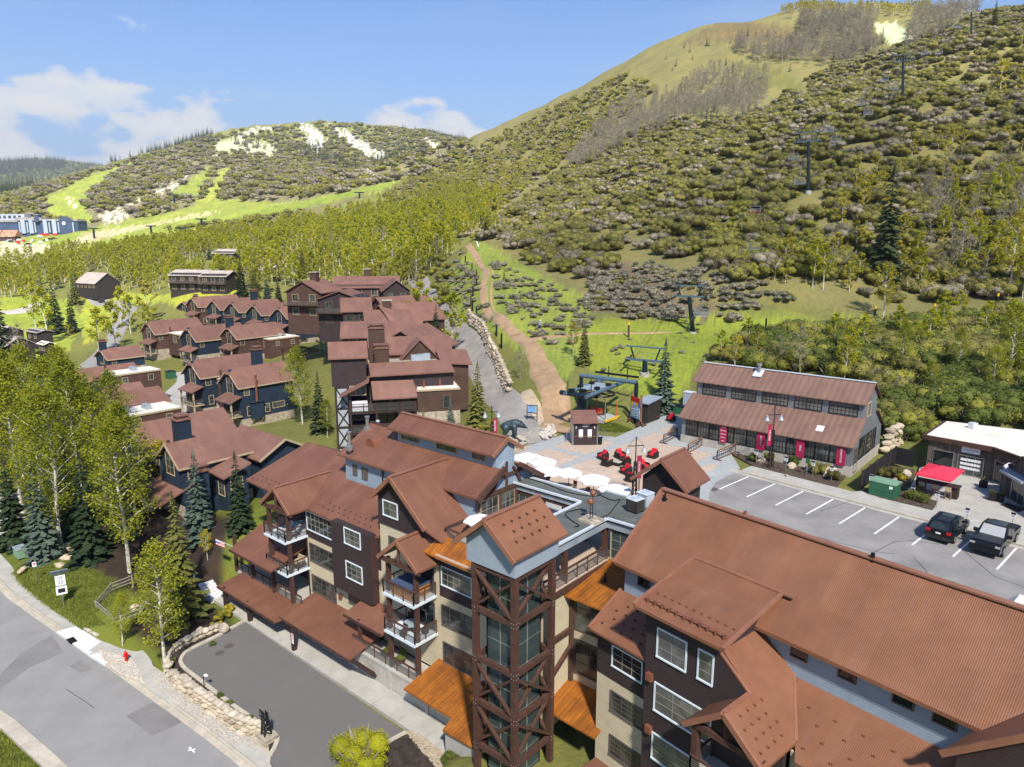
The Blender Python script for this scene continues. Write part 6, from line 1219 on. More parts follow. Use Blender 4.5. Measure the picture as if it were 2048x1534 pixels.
def part(parent,name,m,fn,smooth=False):mb=MB();fn(mb);return mb.build(name,m,parent,smooth=smooth)
AZB=-R(FL.az) # rotation that turns local x to the frame's a axis, y to b
def rot_of(fr):return math.atan2(fr.a[1],fr.a[0])
RZ=rot_of(FL);RZP=rot_of(FP)
def rock(label,loc,sx,sy,sz,seed,m='stone',name='boulder',group=None,rz=0):
 rg_=random.Random(seed);mb=MB();mb.ball((0,0,sz*.35),1,8,5,(sx,sy,sz),.2,rg_);o=mb.build(name,m,org=(0,0,0));o.location=loc;o.rotation_euler=(0,0,rz or rg_.uniform(0,3));return tag(o,label,'boulder',group)
# ---- parked cars -----------------------------------------------------------------------
def carbody(H,prof,wid,m,name='body',taper=.86,beltz=.95):
 """body from a side profile (x, z), narrowed above the belt line"""
 mb=MB();n=len(prof);vs=[]
 for s_ in(-1,1):
  for x,z in prof:k=1 if z<=beltz else 1-(1-taper)*min(1,(z-beltz)/.6);vs.append((x,s_*wid/2*k,z))
 mb.add(vs,[tuple(range(n-1,-1,-1)),tuple(range(n,2*n))]+[(i,(i+1)%n,(i+1)%n+n,i+n)for i in range(n)]);return mb.build(name,m,H)
def wheel(H,x,y,r_=.36):
 w_=thing('wheel','','',(x,y,r_));
 for k in('label','category'):
  if k in w_:del w_[k]
 w_['_local']=1;w_.parent=H
 part(w_,'tyre','tyre',lambda m:m.tube([(0,-.12,0),(0,.12,0)],r_,18));part(w_,'rim','steel',lambda m:(m.tube([(0,-.13 if y<0 else.09,0),(0,-.09 if y<0 else.13,0)],r_*.62,12),[m.beam((0,(-.135 if y<0 else.135),0),(r_*.58*math.cos(a),(-.135 if y<0 else.135),r_*.58*math.sin(a)),.05,.03,(0,1,0))for a in(0,1.257,2.513,3.77,5.03)]))
def side_glass(H,pts,y0,y1,m='glass_dark'):
 for s_ in(-1,1):mb=MB();mb.prism([(x,s_*(y0+(y1-y0)*t_),z)for x,z,t_ in pts],(0,-s_*.02,0));mb.build('side_window',m,H)
SU=thing('parked_suv','black compact estate car with roof rails parked tail outward in a bay','car',(0,0,0),local=True)
carbody(SU,[(-2.25,.35),(-2.28,.75),(-2.22,1.02),(-1.72,1.62),(-1.5,1.68),(.3,1.7),(.62,1.62),(1.35,1.08),(2.1,.98),(2.28,.75),(2.28,.38)],1.82,'car_black')
for x in(-1.35,1.32):
 for y in(-.84,.84):wheel(SU,x,y,.35)
part(SU,'rear_window','glass_dark',lambda m:m.prism([(-2.17,-.68,1.1),(-2.17,.68,1.1),(-1.77,.6,1.57),(-1.77,-.6,1.57)],(-.02,0,.02)));part(SU,'windscreen','glass',lambda m:m.prism([(1.33,-.72,1.11),(1.33,.72,1.11),(.66,.63,1.61),(.66,-.63,1.61)],(.02,0,.02)))
side_glass(SU,[(-1.85,1.1,0),(-1.55,1.55,1),(-.7,1.6,1),(-.7,1.08,0)],.925,.82);side_glass(SU,[(-.62,1.08,0),(-.62,1.6,1),(.45,1.58,1),(1.12,1.1,0)],.925,.82)
for y in(-.55,.55):part(SU,'roof_rail','black_metal',lambda m:m.beam((-1.5,y,1.75),(.2,y,1.77),.05,.05))
part(SU,'sunroof','glass',lambda m:lbox(m,-.5,.15,-.42,.42,1.68,1.715))
for y in(-.72,.72):part(SU,'tail_light','lamp_red',lambda m:lbox(m,-2.29,-2.1,y-.16,y+.16,.86,1.05))
part(SU,'number_plate','sign_white',lambda m:lbox(m,-2.3,-2.27,-.17,.17,.78,.9));part(SU,'bumper','car_grey',lambda m:lbox(m,-2.33,-2.2,-.86,.86,.35,.62))
for y in(-1.0,1.0):part(SU,'wing_mirror','car_black',lambda m:lbox(m,.82,1.0,y-.12,y+.12,1.08,1.24))
for s_ in(-1,1):part(SU,'door_handle','steel',lambda m:lbox(m,-.55,-.35,s_*.92-.015,s_*.92+.015,.92,.96))
p=hit0(1893,1070,-.13);SU.location=p;ang=math.atan2(-KN.y,-KN.x);SU.rotation_euler=(0,0,ang)
PU=thing('pickup_truck','black pickup truck with bed cover and bright windscreen parked nose outward','truck',(0,0,0),local=True)
carbody(PU,[(-2.85,.5),(-2.88,1.12),(-.95,1.16),(-.82,1.8),(.55,1.88),(1.28,1.2),(2.55,1.14),(2.78,.98),(2.8,.48)],1.98,'car_black',taper=.84,beltz=1.18)
for x in(-1.8,1.75):
 for y in(-.9,.9):wheel(PU,x,y,.43)
part(PU,'windscreen','lamp_lens_and_glare',lambda m:m.prism([(1.25,-.8,1.25),(1.25,.8,1.25),(.6,.72,1.84),(.6,-.72,1.84)],(.02,0,.02)))  # pale grey base colour stands in for the reflection in the glass
side_glass(PU,[(-.78,1.22,0),(-.7,1.72,1),(-.05,1.78,1),(-.05,1.22,0)],1.0,.87);side_glass(PU,[(.03,1.22,0),(.03,1.78,1),(.5,1.78,1),(1.05,1.24,0)],1.0,.87)
part(PU,'bed_cover','car_grey',lambda m:lbox(m,-2.8,-.98,-.88,.88,1.14,1.2));part(PU,'roof_glass','glass',lambda m:lbox(m,-.6,.45,-.62,.62,1.83,1.9));part(PU,'bonnet','car_grey',lambda m:m.prism([(1.3,-.82,1.22),(2.5,-.86,1.16),(2.5,.86,1.16),(1.3,.82,1.22)],(0,0,.04)))
part(PU,'grille','black_metal',lambda m:lbox(m,2.74,2.84,-.6,.6,.75,1.0));part(PU,'front_bumper','black_metal',lambda m:lbox(m,2.68,2.9,-.98,.98,.42,.72))
for y in(-.8,.8):part(PU,'headlight','lamp_lens_and_glare',lambda m:lbox(m,2.68,2.83,y-.16,y+.16,.9,1.02));part(PU,'wing_mirror','car_black',lambda m:lbox(m,.85,1.05,y*1.4-.14,y*1.4+.14,1.22,1.45))
text(PU,'TRUCK',.12,(2.86,0,.9),(0,1,0),(0,0,1),'steel')if False else None
p=hit0(1988,1092,-.13);PU.location=p;PU.rotation_euler=(0,0,ang+math.pi)
VN=thing('white_van','white vehicle roof peeping over the long rust ridge at the right edge','van',(0,0,0),local=True)
carbody(VN,[(-2.3,.4),(-2.3,1.9),(1.3,1.95),(2.0,1.2),(2.5,1.1),(2.5,.4)],1.9,'car_white',taper=.95)
for x in(-1.4,1.5):
 for y in(-.85,.85):wheel(VN,x,y,.36)
VN.location=Vector((*at(2085,1212,1.9)[:2],-.13));VN.rotation_euler=(0,0,ang+math.pi/2)
def small_car(label,u,v,m,rz):
 H=thing('road_car',label,'car',hit(u,v)+Vector((0,0,.55)),rz,local=True);carbody(H,[(-2.2,.35),(-2.2,.95),(-1.5,1.5),(.4,1.52),(1.2,1.0),(2.2,.9),(2.2,.35)],1.85,m)
 for x in(-1.35,1.35):
  for y in(-.85,.85):wheel(H,x,y,.35)
 side_glass(H,[(-1.6,1.0,0),(-1.3,1.42,1),(.35,1.44,1),(.9,1.02,0)],.93,.83);H.scale=(1.15,)*3
# ---- parking signs ---------------------------------------------------------------------
def psign(u,vb,vt,label,fr=FP):
 p=hit0(u,vb,.02);zt=atY(u,vt,p.y)[2];H=thing('parking_sign',label,'sign',p,group='small parking signs on posts')
 part(H,'post','steel',lambda m:m.tube([p,p+Vector((0,0,zt))],.035,6));A_,B_=fr.A,fr.B
 part(H,'plate','sign_white',lambda m:m.obox(p+Vector((0,0,zt-.24))-B_*.05,A_*.17,B_*.012,(0,0,.25)));part(H,'header','sign_black',lambda m:m.obox(p+Vector((0,0,zt-.09))-B_*.066,A_*.165,B_*.006,(0,0,.09)))
 for k in range(2):part(H,'print','sign_black',lambda m:m.obox(p+Vector((0,0,zt-.28-.1*k))-B_*.066,A_*.12,B_*.004,(0,0,.018)))
 return p
for u,vb,vt,l in((1512,926,900,'first parking sign from the left, at the bike rack end of the bed'),(1571,943,913,'second parking sign from the left, right of the lamp post'),(1625,952,922,'third parking sign, beside the green bag dispenser'),(1662,962,932,'parking sign at the right end of the shop bed'),(1740,981,949,'parking sign beside the green transformer'),(1825,990,971,'parking sign left of the clipped hedge'),(1872,1016,984,'parking sign at the right tip of the hedge bed'),(1933,1040,1016,'parking sign behind the black estate car'),(2024,1052,1025,'parking sign behind the black pickup')):psign(u,vb,vt,l)
p=hit0(1613,950);H=thing('bag_dispenser','green dog bag dispenser box on a post in the shop bed','dispenser',p);part(H,'post','steel',lambda m:m.tube([p,p+Vector((0,0,1.3))],.03,6));part(H,'box','green_metal',lambda m:m.obox(p+Vector((0,0,1.45)),FP.A*.17,FP.B*.1,(0,0,.24)))
# ---- lattice lamp posts ------------------------------------------------------------------
def lamp_post(u,vb,vt,label,side=1,banner=True,z=0.02,letters='RENTALS'):
 p=hit0(u,vb,z);h=atY(u,vt,p.y)[2]-p.z;H=thing('lamp_post',label,'street lamp',p,group='lattice lamp posts with two bell lamps');A_=Vector((1,.15,0)).normalized();B_=Vector((-.15,1,0)).normalized();U_=Vector((0,0,1));hl=h*.62
 def lat(m):
  c=[(-1,-1),(1,-1),(1,1),(-1,1)]
  for x,y in c:m.beam(p+A_*x*.2+B_*y*.2,p+A_*x*.08+B_*y*.08+U_*hl,.07)
  n=8
  for k in range(n):
   z0,z1=hl*k/n,hl*(k+1)/n;r0,r1=.2-.12*k/n,.2-.12*(k+1)/n
   for i in range(4):(x0,y0),(x1,y1)=c[i],c[(i+1)%4];m.beam(p+A_*x0*r0+B_*y0*r0+U_*z0,p+A_*x1*r1+B_*y1*r1+U_*z1,.04)
 part(H,'lattice_mast','timber_dark',lat);part(H,'mast','black_metal',lambda m:m.tube([p+U_*hl*.98,p+U_*h],.05,6));za=h*.86
 part(H,'cross_arm','black_metal',lambda m:(m.beam(p-A_*.75+U_*za,p+A_*.75+U_*za,.06),m.beam(p-A_*.7+U_*za,p+U_*(h-.05),.02),m.beam(p+A_*.7+U_*za,p+U_*(h-.05),.02)))
 for s_ in(-1,1):part(H,'bell_lamp','ac_grey',lambda m:(m.tube([p+A_*.75*s_+U_*za,p+A_*.75*s_+U_*(za-.12),p+A_*.75*s_+U_*(za-.25),p+A_*.75*s_+U_*(za-.55)],[.04,.08,.1,.26],12)))
 if banner:
  q=p+A_*side*.12+U_*(h*.36);part(H,'banner','banner_red',lambda m:m.obox(q+A_*side*.24+U_*(h*.17),A_*.22,B_*.01,U_*(h*.17)));text(H,letters,.26,q+A_*side*.24+U_*(h*.17)-B_*.03,(0,0,-1)if False else U_,-A_,'sign_white')
  part(H,'banner_arm','black_metal',lambda m:(m.beam(q+U_*(h*.345),q+A_*side*.5+U_*(h*.345),.03),m.beam(q-U_*.01,q+A_*side*.5-U_*.01,.03)))
 return H
lamp_post(1268,1003,873,'tall lattice lamp post with two bell lamps and red banner beside the dark hut',1);lamp_post(1541,935,812,'lattice lamp post with red banner standing in the bed before the shop',-1);lamp_post(984,896,812,'lattice lamp post with black and red banner behind the lodge clerestory',1,letters='WELCOME')
# ---- bike racks -------------------------------------------------------------------------
for(u0,v0),(u1,v1),l in(((1327,887),(1354,873),'rusty bike rack nearest the plaza steps'),((1376,907),(1407,889),'middle rusty bike rack of the three before the shop'),((1434,920),(1471,904),'rusty bike rack nearest the parking bays')):
 p,q=hit0(u0,v0),hit0(u1,v1);H=thing('bike_rack',l,'bike rack',(p+q)/2,group='rusty steel bike racks before the shop');d=(q-p).normalized();n=Vector((d.y,-d.x,0));U_=Vector((0,0,1))
 for e_ in(p,q):part(H,'end_post','timber',lambda m:m.beam(e_,e_+U_*1.05,.12));part(H,'foot','timber_dark',lambda m:m.beam(e_-n*.5+U_*.04,e_+n*.5+U_*.04,.08))
 part(H,'top_rail','timber_pale',lambda m:m.beam(p+U_*1.0,q+U_*1.0,.07,.12));part(H,'middle_rail','timber',lambda m:(m.beam(p+U_*.78,q+U_*.78,.05),));part(H,'bottom_rail','timber_pale',lambda m:m.beam(p+n*.05+U_*.12,q+n*.05+U_*.12,.05,.08));L_=(q-p).length
 for k in range(1,9):part(H,'bar','timber',lambda m:m.beam(p+d*L_*k/9+U_*.15,p+d*L_*k/9+U_*.78,.035))
# ---- lounge chairs and tables on the plaza ---------------------------------------------
AC_=thing('lounge_chair','black wicker armchair with red cushions at left of the plaza group','armchair',(0,0,0),group='black wicker armchairs with red cushions',local=True)
part(AC_,'frame','wicker',lambda m:(lbox(m,-.45,.45,-.45,.45,.05,.34),lbox(m,-.45,-.3,-.45,.45,.34,.66),lbox(m,.3,.45,-.45,.45,.34,.66),lbox(m,-.3,.3,.3,.45,.34,.82)))
part(AC_,'seat_cushion','red_cushion',lambda m:lbox(m,-.29,.29,-.44,.28,.35,.5));part(AC_,'back_cushion','red_cushion',lambda m:m.prism([(-.29,.1,.5),(.29,.1,.5),(.29,.24,.95),(-.29,.24,.95)],(0,.1,.02)));part(AC_,'arm_cap','timber_pale',lambda m:(lbox(m,-.46,-.29,-.46,.46,.66,.69),))
chairs=[(1206,918,-1.0,None),(1214,931,2.4,'armchair turned away, at the near left of the plaza group'),(1240,916,.5,'armchair at the far side of the plaza group facing the lodge'),(1250,929,-2.6,'armchair at the right of the low table in the plaza group'),(1252,947,-1.0,'armchair left of the lamp post in the nearer group'),(1262,962,2.6,'armchair nearest the dark hut'),(1306,915,-.7,'armchair alone beyond the hut roof ridge'),(1287,938,.6,'armchair half hidden by the hut roof'),(1342,842,-.8,'red cushioned chair against the shop corner'),(1308,838,.4,'red cushioned chair in the shade of the plaza spruce')]
for i,(u,v,rz,l)in enumerate(chairs):
 p=hit0(u,v);o=AC_ if i==0 else copy_tree(AC_,label='black wicker '+l);o.location=p;o.rotation_euler=(0,0,rz)
p=hit0(1235,930);H=thing('low_table','low square dark table between the red cushioned armchairs','table',p);part(H,'top','concrete',lambda m:m.obox(p+Vector((0,0,.4)),FL.A*.45,FL.B*.45,(0,0,.03)));part(H,'base','wicker',lambda m:m.obox(p+Vector((0,0,.2)),FL.A*.4,FL.B*.4,(0,0,.17)))
# ---- parasols over cafe tables -----------------------------------------------------------
def parasol(label,p,r_,h,m,n=8,group='white cafe parasols behind the flat roof'):
 H=thing('parasol',label,'parasol',p,group=group);part(H,'pole','timber_dark',lambda q:q.tube([p,p+Vector((0,0,h+.1))],.03,6))
 part(H,'base','black_metal',lambda q:q.cyl(p,.3,p.z,p.z+.08,12));top=p+Vector((0,0,h))
 ph=rnd.uniform(0,.7);rim=[p+Vector((math.cos(ph+2*math.pi*i/n)*r_,math.sin(ph+2*math.pi*i/n)*r_,h-.55))for i in range(n)]
 for i in range(n):
  a_,b_=rim[i],rim[(i+1)%n];mid=(a_+b_)/2*.5+top*.5-Vector((0,0,.04));sg=(a_+b_)/2+Vector((0,0,.05));mb=MB();mb.add([top,a_,sg,b_,a_-Vector((0,0,.12)),sg-Vector((0,0,.1)),b_-Vector((0,0,.12))],[(0,1,2),(0,2,3),(1,4,5,2),(2,5,6,3)]);mb.build('panel',m,H)
 part(H,'finial','steel',lambda q:q.ball(top+Vector((0,0,.06)),.06,6,4));return H
def cafe_set(p,k):
 H=thing('cafe_table',['round cafe table under the leftmost parasol','cafe table under the lilac parasol','cafe table under the third parasol','cafe table under the fourth parasol','cafe table under the fifth parasol','cafe table under the rightmost parasol'][k],'table',p,group='cafe tables under the parasols');part(H,'top','cushion_tan',lambda q:q.cyl(p,.45,p.z+.7,p.z+.74,14));part(H,'leg','black_metal',lambda q:q.cyl(p,.05,p.z,p.z+.7,6))
 for j in range(3):
  an=2.1*j+k;c=p+Vector((math.cos(an)*.9,math.sin(an)*.9,0));d=Vector((math.cos(an),math.sin(an),0));n=Vector((-d.y,d.x,0));Hc=thing('cafe_chair','slatted cafe chair at '+['the leftmost parasol','the lilac parasol','the third parasol','the fourth parasol','the fifth parasol','the rightmost parasol'][k],'chair',c,group='slatted cafe chairs on the deck')
  part(Hc,'seat','timber_pale',lambda q:q.obox(c+Vector((0,0,.45)),d*.2,n*.2,(0,0,.02)));part(Hc,'backrest','timber_pale',lambda q:q.obox(c+d*.21+Vector((0,0,.7)),d*.015,n*.2,(0,0,.2)))
  for sx in(-1,1):
   for sy in(-1,1):part(Hc,'leg','black_metal',lambda q:q.beam(c+d*.18*sx+n*.18*sy,c+d*.18*sx+n*.18*sy+Vector((0,0,.45)),.03))
for k,(u,vt,m,l)in enumerate(((1055,904,'white_canvas','leftmost white parasol beside the stone planter wall'),(1085,912,'lilac_canvas','lilac shaded parasol, second from the left'),(1095,930,'white_canvas','third parasol from the left, overlapping the lilac one'),(1138,934,'white_canvas','white parasol in the middle of the plaza row'),(1188,947,'white_canvas','fifth white parasol from the left'),(1230,967,'white_canvas','rightmost white parasol beside the lattice lamp post'))):
 p=Vector((*at(u,vt,2.55)[:2],.03));parasol(l,p,1.45 if k!=3 else 1.25,2.5,m);cafe_set(p,k)
p=FL.W(-34.6,36.6,.3);parasol('single cream parasol on the small roof terrace beside the headhouse',p,1.25,2.3,'white_canvas',6,None)
# ---- kiosk --------------------------------------------------------------------------------
FK=Frame(-92);pk=hit0(1170,890);ka,kb=FK.L(pk.x,pk.y)
K=thing('ticket_kiosk','small dark brown ticket kiosk with sign board and two white notices','kiosk',pk);w2=1.32
part(K,'wall','siding_brown',lambda m:m.box(FK,ka-w2,ka+w2,kb,kb+2.2,0,2.75));part(K,'roof','roof_condo',lambda m:roofpl(m,FK,[(ka-w2-.15,kb-.35,2.75),(ka+w2+.15,kb-.35,2.75),(ka+w2+.15,kb+2.5,3.5),(ka-w2-.15,kb+2.5,3.5)],.14))
for s_ in(-1,1):part(K,'side_trim','steel',lambda m:m.box(FK,ka+s_*(w2+.06)-.05,ka+s_*(w2+.06)+.05,kb-.02,kb+2.2,0,2.9))
part(K,'sign_board','sign_black',lambda m:m.box(FK,ka-.7,ka+.75,kb-.05,kb,2.02,2.62));text(K,'TOWN LIFT',.2,FK.W(ka+.12,kb-.06,2.45),FK.A,(0,0,1),'sign_white');text(K,'TICKETS',.18,FK.W(ka-.02,kb-.06,2.2),FK.A,(0,0,1),'sign_white')
for a in(-.5,.5):part(K,'notice','sign_white',lambda m:m.box(FK,ka+a-.23,ka+a+.23,kb-.04,kb,.9,1.85))
part(K,'counter','timber_pale',lambda m:m.box(FK,ka-w2+.05,ka+w2-.05,kb-.12,kb-.045,1.0,1.06));
for s_ in(-1,1):part(K,'wall_light','sign_white',lambda m:m.box(FK,ka+s_*1.05-.03,ka+s_*1.05+.03,kb-.06,kb,1.95,2.25))
p=hit0(1199,888);H=thing('litter_bin','black litter bin beside the ticket kiosk','bin',p);part(H,'body','black_metal',lambda m:m.cyl(p,.28,0,.95,12,.33));part(H,'lid','steel',lambda m:m.cyl(p,.32,.96,1.1,12,.15))
for pts,l in((((1133,884),(1140,876),(1143,866)),'steel handrail on the steps left of the kiosk'),(((1198,870),(1213,880)),'steel handrail on the steps right of the kiosk')):
 q=[hit0(*x)for x in pts];H=thing('handrail',l,'handrail',q[0]);part(H,'rail','steel',lambda m:(m.tube([x+Vector((0,0,1.0))for x in q],.03,6),m.tube([x+Vector((0,0,.6))for x in q],.02,6)))
 for x in q:part(H,'post','steel',lambda m:m.tube([x,x+Vector((0,0,1.0))],.025,6))
# ---- map board, mural board, platform, shed ------------------------------------------------
q0,q1=hit0(1054,846),hit0(1074,848);H=thing('map_board','blue trail map board on two black posts','sign',(q0+q1)/2);h_=atY(1054,808,q0.y)[2]
for q in(q0,q1):part(H,'post','black_metal',lambda m:m.beam(q,q+Vector((0,0,h_)),.1))
part(H,'map_panel','sign_blue',lambda m:m.obox((q0+q1)/2+Vector((0,0,h_-.62)),(q1-q0)*.42,(0,.03,0),(0,0,.42)));part(H,'panel_frame','black_metal',lambda m:(m.beam(q0+Vector((0,0,h_-.14)),q1+Vector((0,0,h_-.14)),.08),m.beam(q0+Vector((0,0,h_-1.1)),q1+Vector((0,0,h_-1.1)),.1)));part(H,'lower_rail','black_metal',lambda m:m.beam(q0+Vector((0,0,.9)),q1+Vector((0,0,.9)),.07))
q0,q1=hit0(1262,843),hit0(1281,851);H=thing('mural_board','painted map mural board on two log posts rooted in stumps','sign',(q0+q1)/2);h_=3.9;dx=(q1-q0).normalized();ny=Vector((dx.y,-dx.x,0));Lm=(q1-q0).length;U_=Vector((0,0,1))
for q in(q0,q1):
 part(H,'log_post','timber_pale',lambda m:m.tube([q,q+U_*h_],.13,8));part(H,'stump','timber',lambda m:[m.beam(q+Vector((math.cos(a)*.7,math.sin(a)*.7,.02)),q+U_*.55,.18)for a in(0,1.3,2.5,3.8,5.0)])
part(H,'map_panel','panel_blue',lambda m:m.obox((q0+q1)/2+U_*1.5+ny*.14,dx*(Lm/2-.12),ny*.04,U_*.75));
for i,cm_ in enumerate(('paint_yellow','panel_blue','paint_yellow','paint_blue')):part(H,'colour_panel',cm_,lambda m:m.obox(q0+dx*(.3+(Lm-.55)*i/3)+U_*2.52+ny*.14,dx*.2,ny*.04,U_*.26))
part(H,'header_panel','paint_red',lambda m:m.obox((q0+q1)/2+U_*3.1+ny*.14,dx*(Lm/2-.14),ny*.04,U_*.3))
for k in range(5):part(H,'route_line','sign_white',lambda m:m.beam((q0+q1)/2+U_*(.95+.22*k)+ny*.2-dx*(Lm*.33),(q0+q1)/2+U_*(1.15+.2*k)+ny*.2+dx*(Lm*.3),.05,.03))
p=hit0(1296,840);H=thing('lift_shed','dark shed with a pale lean to roof beside the mural board','shed',p);part(H,'wall','siding_hut',lambda m:m.obox(p+U_*1.3,FL.A*.8,FL.B*1.6,U_*1.3));part(H,'roof','ac_grey',lambda m:m.obox(p+U_*2.7,FL.A*1.0,FL.B*1.85+U_*.15,U_*.06))
p=hit0(1228,828,.2);H=thing('loading_platform','grey loading platform with yellow edges under the lift terminal','platform',p);ax_,bx_=FL.A,FL.B
part(H,'deck','paver_grey',lambda m:m.obox(p-U_*.05,bx_*4.2,ax_*-1.3,U_*.22));
for s_ in(-1,1):part(H,'edge_board','paint_yellow',lambda m:m.obox(p+ax_*s_*1.42+U_*.08,bx_*4.3,ax_*.09,U_*.14))
part(H,'wooden_ramp','cushion_tan',lambda m:m.prism([hit0(1187,806,.9),hit0(1222,797,.9),hit0(1256,806,.5),hit0(1222,816,.5)],(0,0,-.3)))
for u,vb,vt,m_,l in((1233,838,805,'paint_orange','orange marker pole at the edge of the loading platform'),(1193,826,795,'paint_orange','orange marker pole behind the red mesh fence'),(1243,806,790,'black_metal','black post behind the loading platform'),(1174,830,795,'steel','thin steel post by the lift mast')):
 q=hit0(u,vb);part(thing('marker_pole',l,'pole',q),'shaft',m_,lambda m:m.tube([q,q+U_*(atY(u,vt,q.y)[2])],.06,6))
q0,q1=hit0(1178,831),hit0(1207,836);H=thing('mesh_fence','red safety mesh fence by the loading platform','fence',q0);part(H,'mesh','paint_red',lambda m:[m.beam(q0+U_*(.1+.13*k),q1+U_*(.1+.13*k),.05)for k in range(9)]+[m.beam(q0+(q1-q0)*k/14+U_*.05,q0+(q1-q0)*k/14+U_*1.2,.04)for k in range(15)]);
for q in(q0,q1):part(H,'post','black_metal',lambda m:m.beam(q,q+U_*1.3,.14))
q=hit0(1210,845);H=thing('signal_mast','bent grey steel mast with a black signal box on the platform','mast',q);part(H,'mast','steel',lambda m:m.tube([q,q+U_*2.9,q+U_*3.2-ax_*.3,q+U_*3.3-ax_*1.4],.07,8));part(H,'signal_box','black_metal',lambda m:m.obox(q+U_*3.15-ax_*1.6,ax_*.4,bx_*.2,U_*.2))
for u,v,l,sc in((1345,812,'dark green container beside the shop end wall',1.0),(1368,815,'second dark green container at the shop end wall',.9)):
 q=hit0(u,v+14);H=thing('waste_container',l,'container',q);part(H,'body','green_metal',lambda m:m.obox(q+U_*.6*sc,ax_*.9*sc,bx_*.6*sc,U_*.6*sc));part(H,'lid','black_metal',lambda m:m.obox(q+U_*1.25*sc,ax_*.95*sc,bx_*.65*sc,U_*.06))
q=hit0(1378,816);H=thing('utility_cabinet','pale blue utility cabinet behind the shop roof corner','cabinet',q);part(H,'body','hotel_pale',lambda m:m.obox(q+U_*1.1,ax_*.7,bx_*.5,U_*1.1));part(H,'top','metal_white',lambda m:m.obox(q+U_*2.25,ax_*.75,bx_*.55,U_*.06))
# ---- bear statue ----------------------------------------------------------------------------
pb=hit0(1026,884);BS_=thing('bear_statue','dark bronze statue of a standing bear with lowered head','statue',pb)
def skin_body(name,nodes,edges,m,parent,loc,scale=1.0,rz=0.0,sub=2):
 me=bpy.data.meshes.new(name);me.from_pydata([n[:3]for n in nodes],edges,[]);o=bpy.data.objects.new(name,me);C.objects.link(o)
 md=o.modifiers.new('skin','SKIN');sv=me.skin_vertices[0].data if me.skin_vertices else None
 if sv is None:
  bpy.context.view_layer.objects.active=o
 return o
def blob_body(parent,name,m,chain,seg=12):
 """one continuous surface: tubes along limb chains fused by a voxel remesh"""
 mb=MB()
 for ch in chain:mb.tube([c[:3]for c in ch],[c[3]for c in ch],seg)
 for ch in chain:
  for c in(ch[0],ch[-1]):mb.ball(c[:3],c[3]*.98,10,7)
 me=mb.mesh(name,m,(0,0,0));tmp=bpy.data.objects.new('tmp',me);C.objects.link(tmp);md=tmp.modifiers.new('r','REMESH');md.mode='VOXEL';md.voxel_size=.06;s_=tmp.modifiers.new('s','SMOOTH');s_.iterations=4
 dg=bpy.context.evaluated_depsgraph_get();out=bpy.data.meshes.new_from_object(tmp.evaluated_get(dg));bpy.data.objects.remove(tmp);out.materials.clear();out.materials.append(MATS[m]);out.polygons.foreach_set('use_smooth',[True]*len(out.polygons))
 o=bpy.data.objects.new(name,out);C.objects.link(o);o.parent=parent;return o
BR=[[(-1.15,0,1.55,.62),(-.55,0,1.75,.72),(.1,0,1.95,.74),(.6,0,2.1,.62),(1.0,0,2.0,.46),(1.4,0,1.8,.36),(1.75,0,1.62,.2),(1.95,0,1.55,.13)],
  [(.25,-.45,1.7,.42),(.35,-.5,1.0,.3),(.42,-.5,.45,.22),(.5,-.5,.1,.2),(.7,-.5,.08,.14)],[(.15,.45,1.7,.42),(.05,.5,1.0,.3),(.0,.5,.45,.22),(.05,.5,.1,.2),(.25,.5,.08,.14)],
  [(-1.0,-.4,1.5,.5),(-.85,-.5,1.0,.36),(-1.15,-.5,.5,.22),(-1.0,-.5,.1,.2),(-.75,-.5,.08,.15)],[(-1.1,.4,1.5,.5),(-1.0,.5,1.0,.36),(-1.35,.5,.5,.22),(-1.25,.5,.1,.2),(-1.0,.5,.08,.15)],
  [(1.15,-.28,2.3,.1),(1.12,-.33,2.42,.07)],[(1.15,.28,2.3,.1),(1.12,.33,2.42,.07)],[(-1.7,0,1.6,.12),(-1.85,0,1.5,.07)]]
ob=blob_body(BS_,'body','bronze',BR);ob.location=(0,0,.5);ob.scale=(.82,)*3;BS_.rotation_euler=(0,0,-.15)
part(BS_,'plinth','stone_pale',lambda m:m.obox(pb+Vector((-.1,0,.25)),(1.5,0,0),(0,.9,0),(0,0,.25)))
pl=thing('stone_planter','low L shaped stone planter wall with smooth cap by the bear','planter',hit0(1035,905))
A0,A1,A2=hit0(1000,918),hit0(1057,897),hit0(1038,884)
for s0,s1 in((A0,A1),(A1,A2)):
 d=(s1-s0).normalized();L_=(s1-s0).length;k=0.0;n=Vector((-d.y,d.x,0))
 while k<L_-.1:
  ln=min(rnd.uniform(.4,.7),L_-k)
  for r_ in range(2):part(pl,'stone','stone',lambda m:m.obox(s0+d*(k+ln/2)+U_*(.2+.36*r_)+n*.2,d*(ln/2-.02),n*rnd.uniform(.2,.25),U_*.165))
  k+=ln
 part(pl,'cap','stone_pale',lambda m:m.obox((s0+s1)/2+U_*.78+n*.2,d*(L_/2),n*.32,U_*.06))
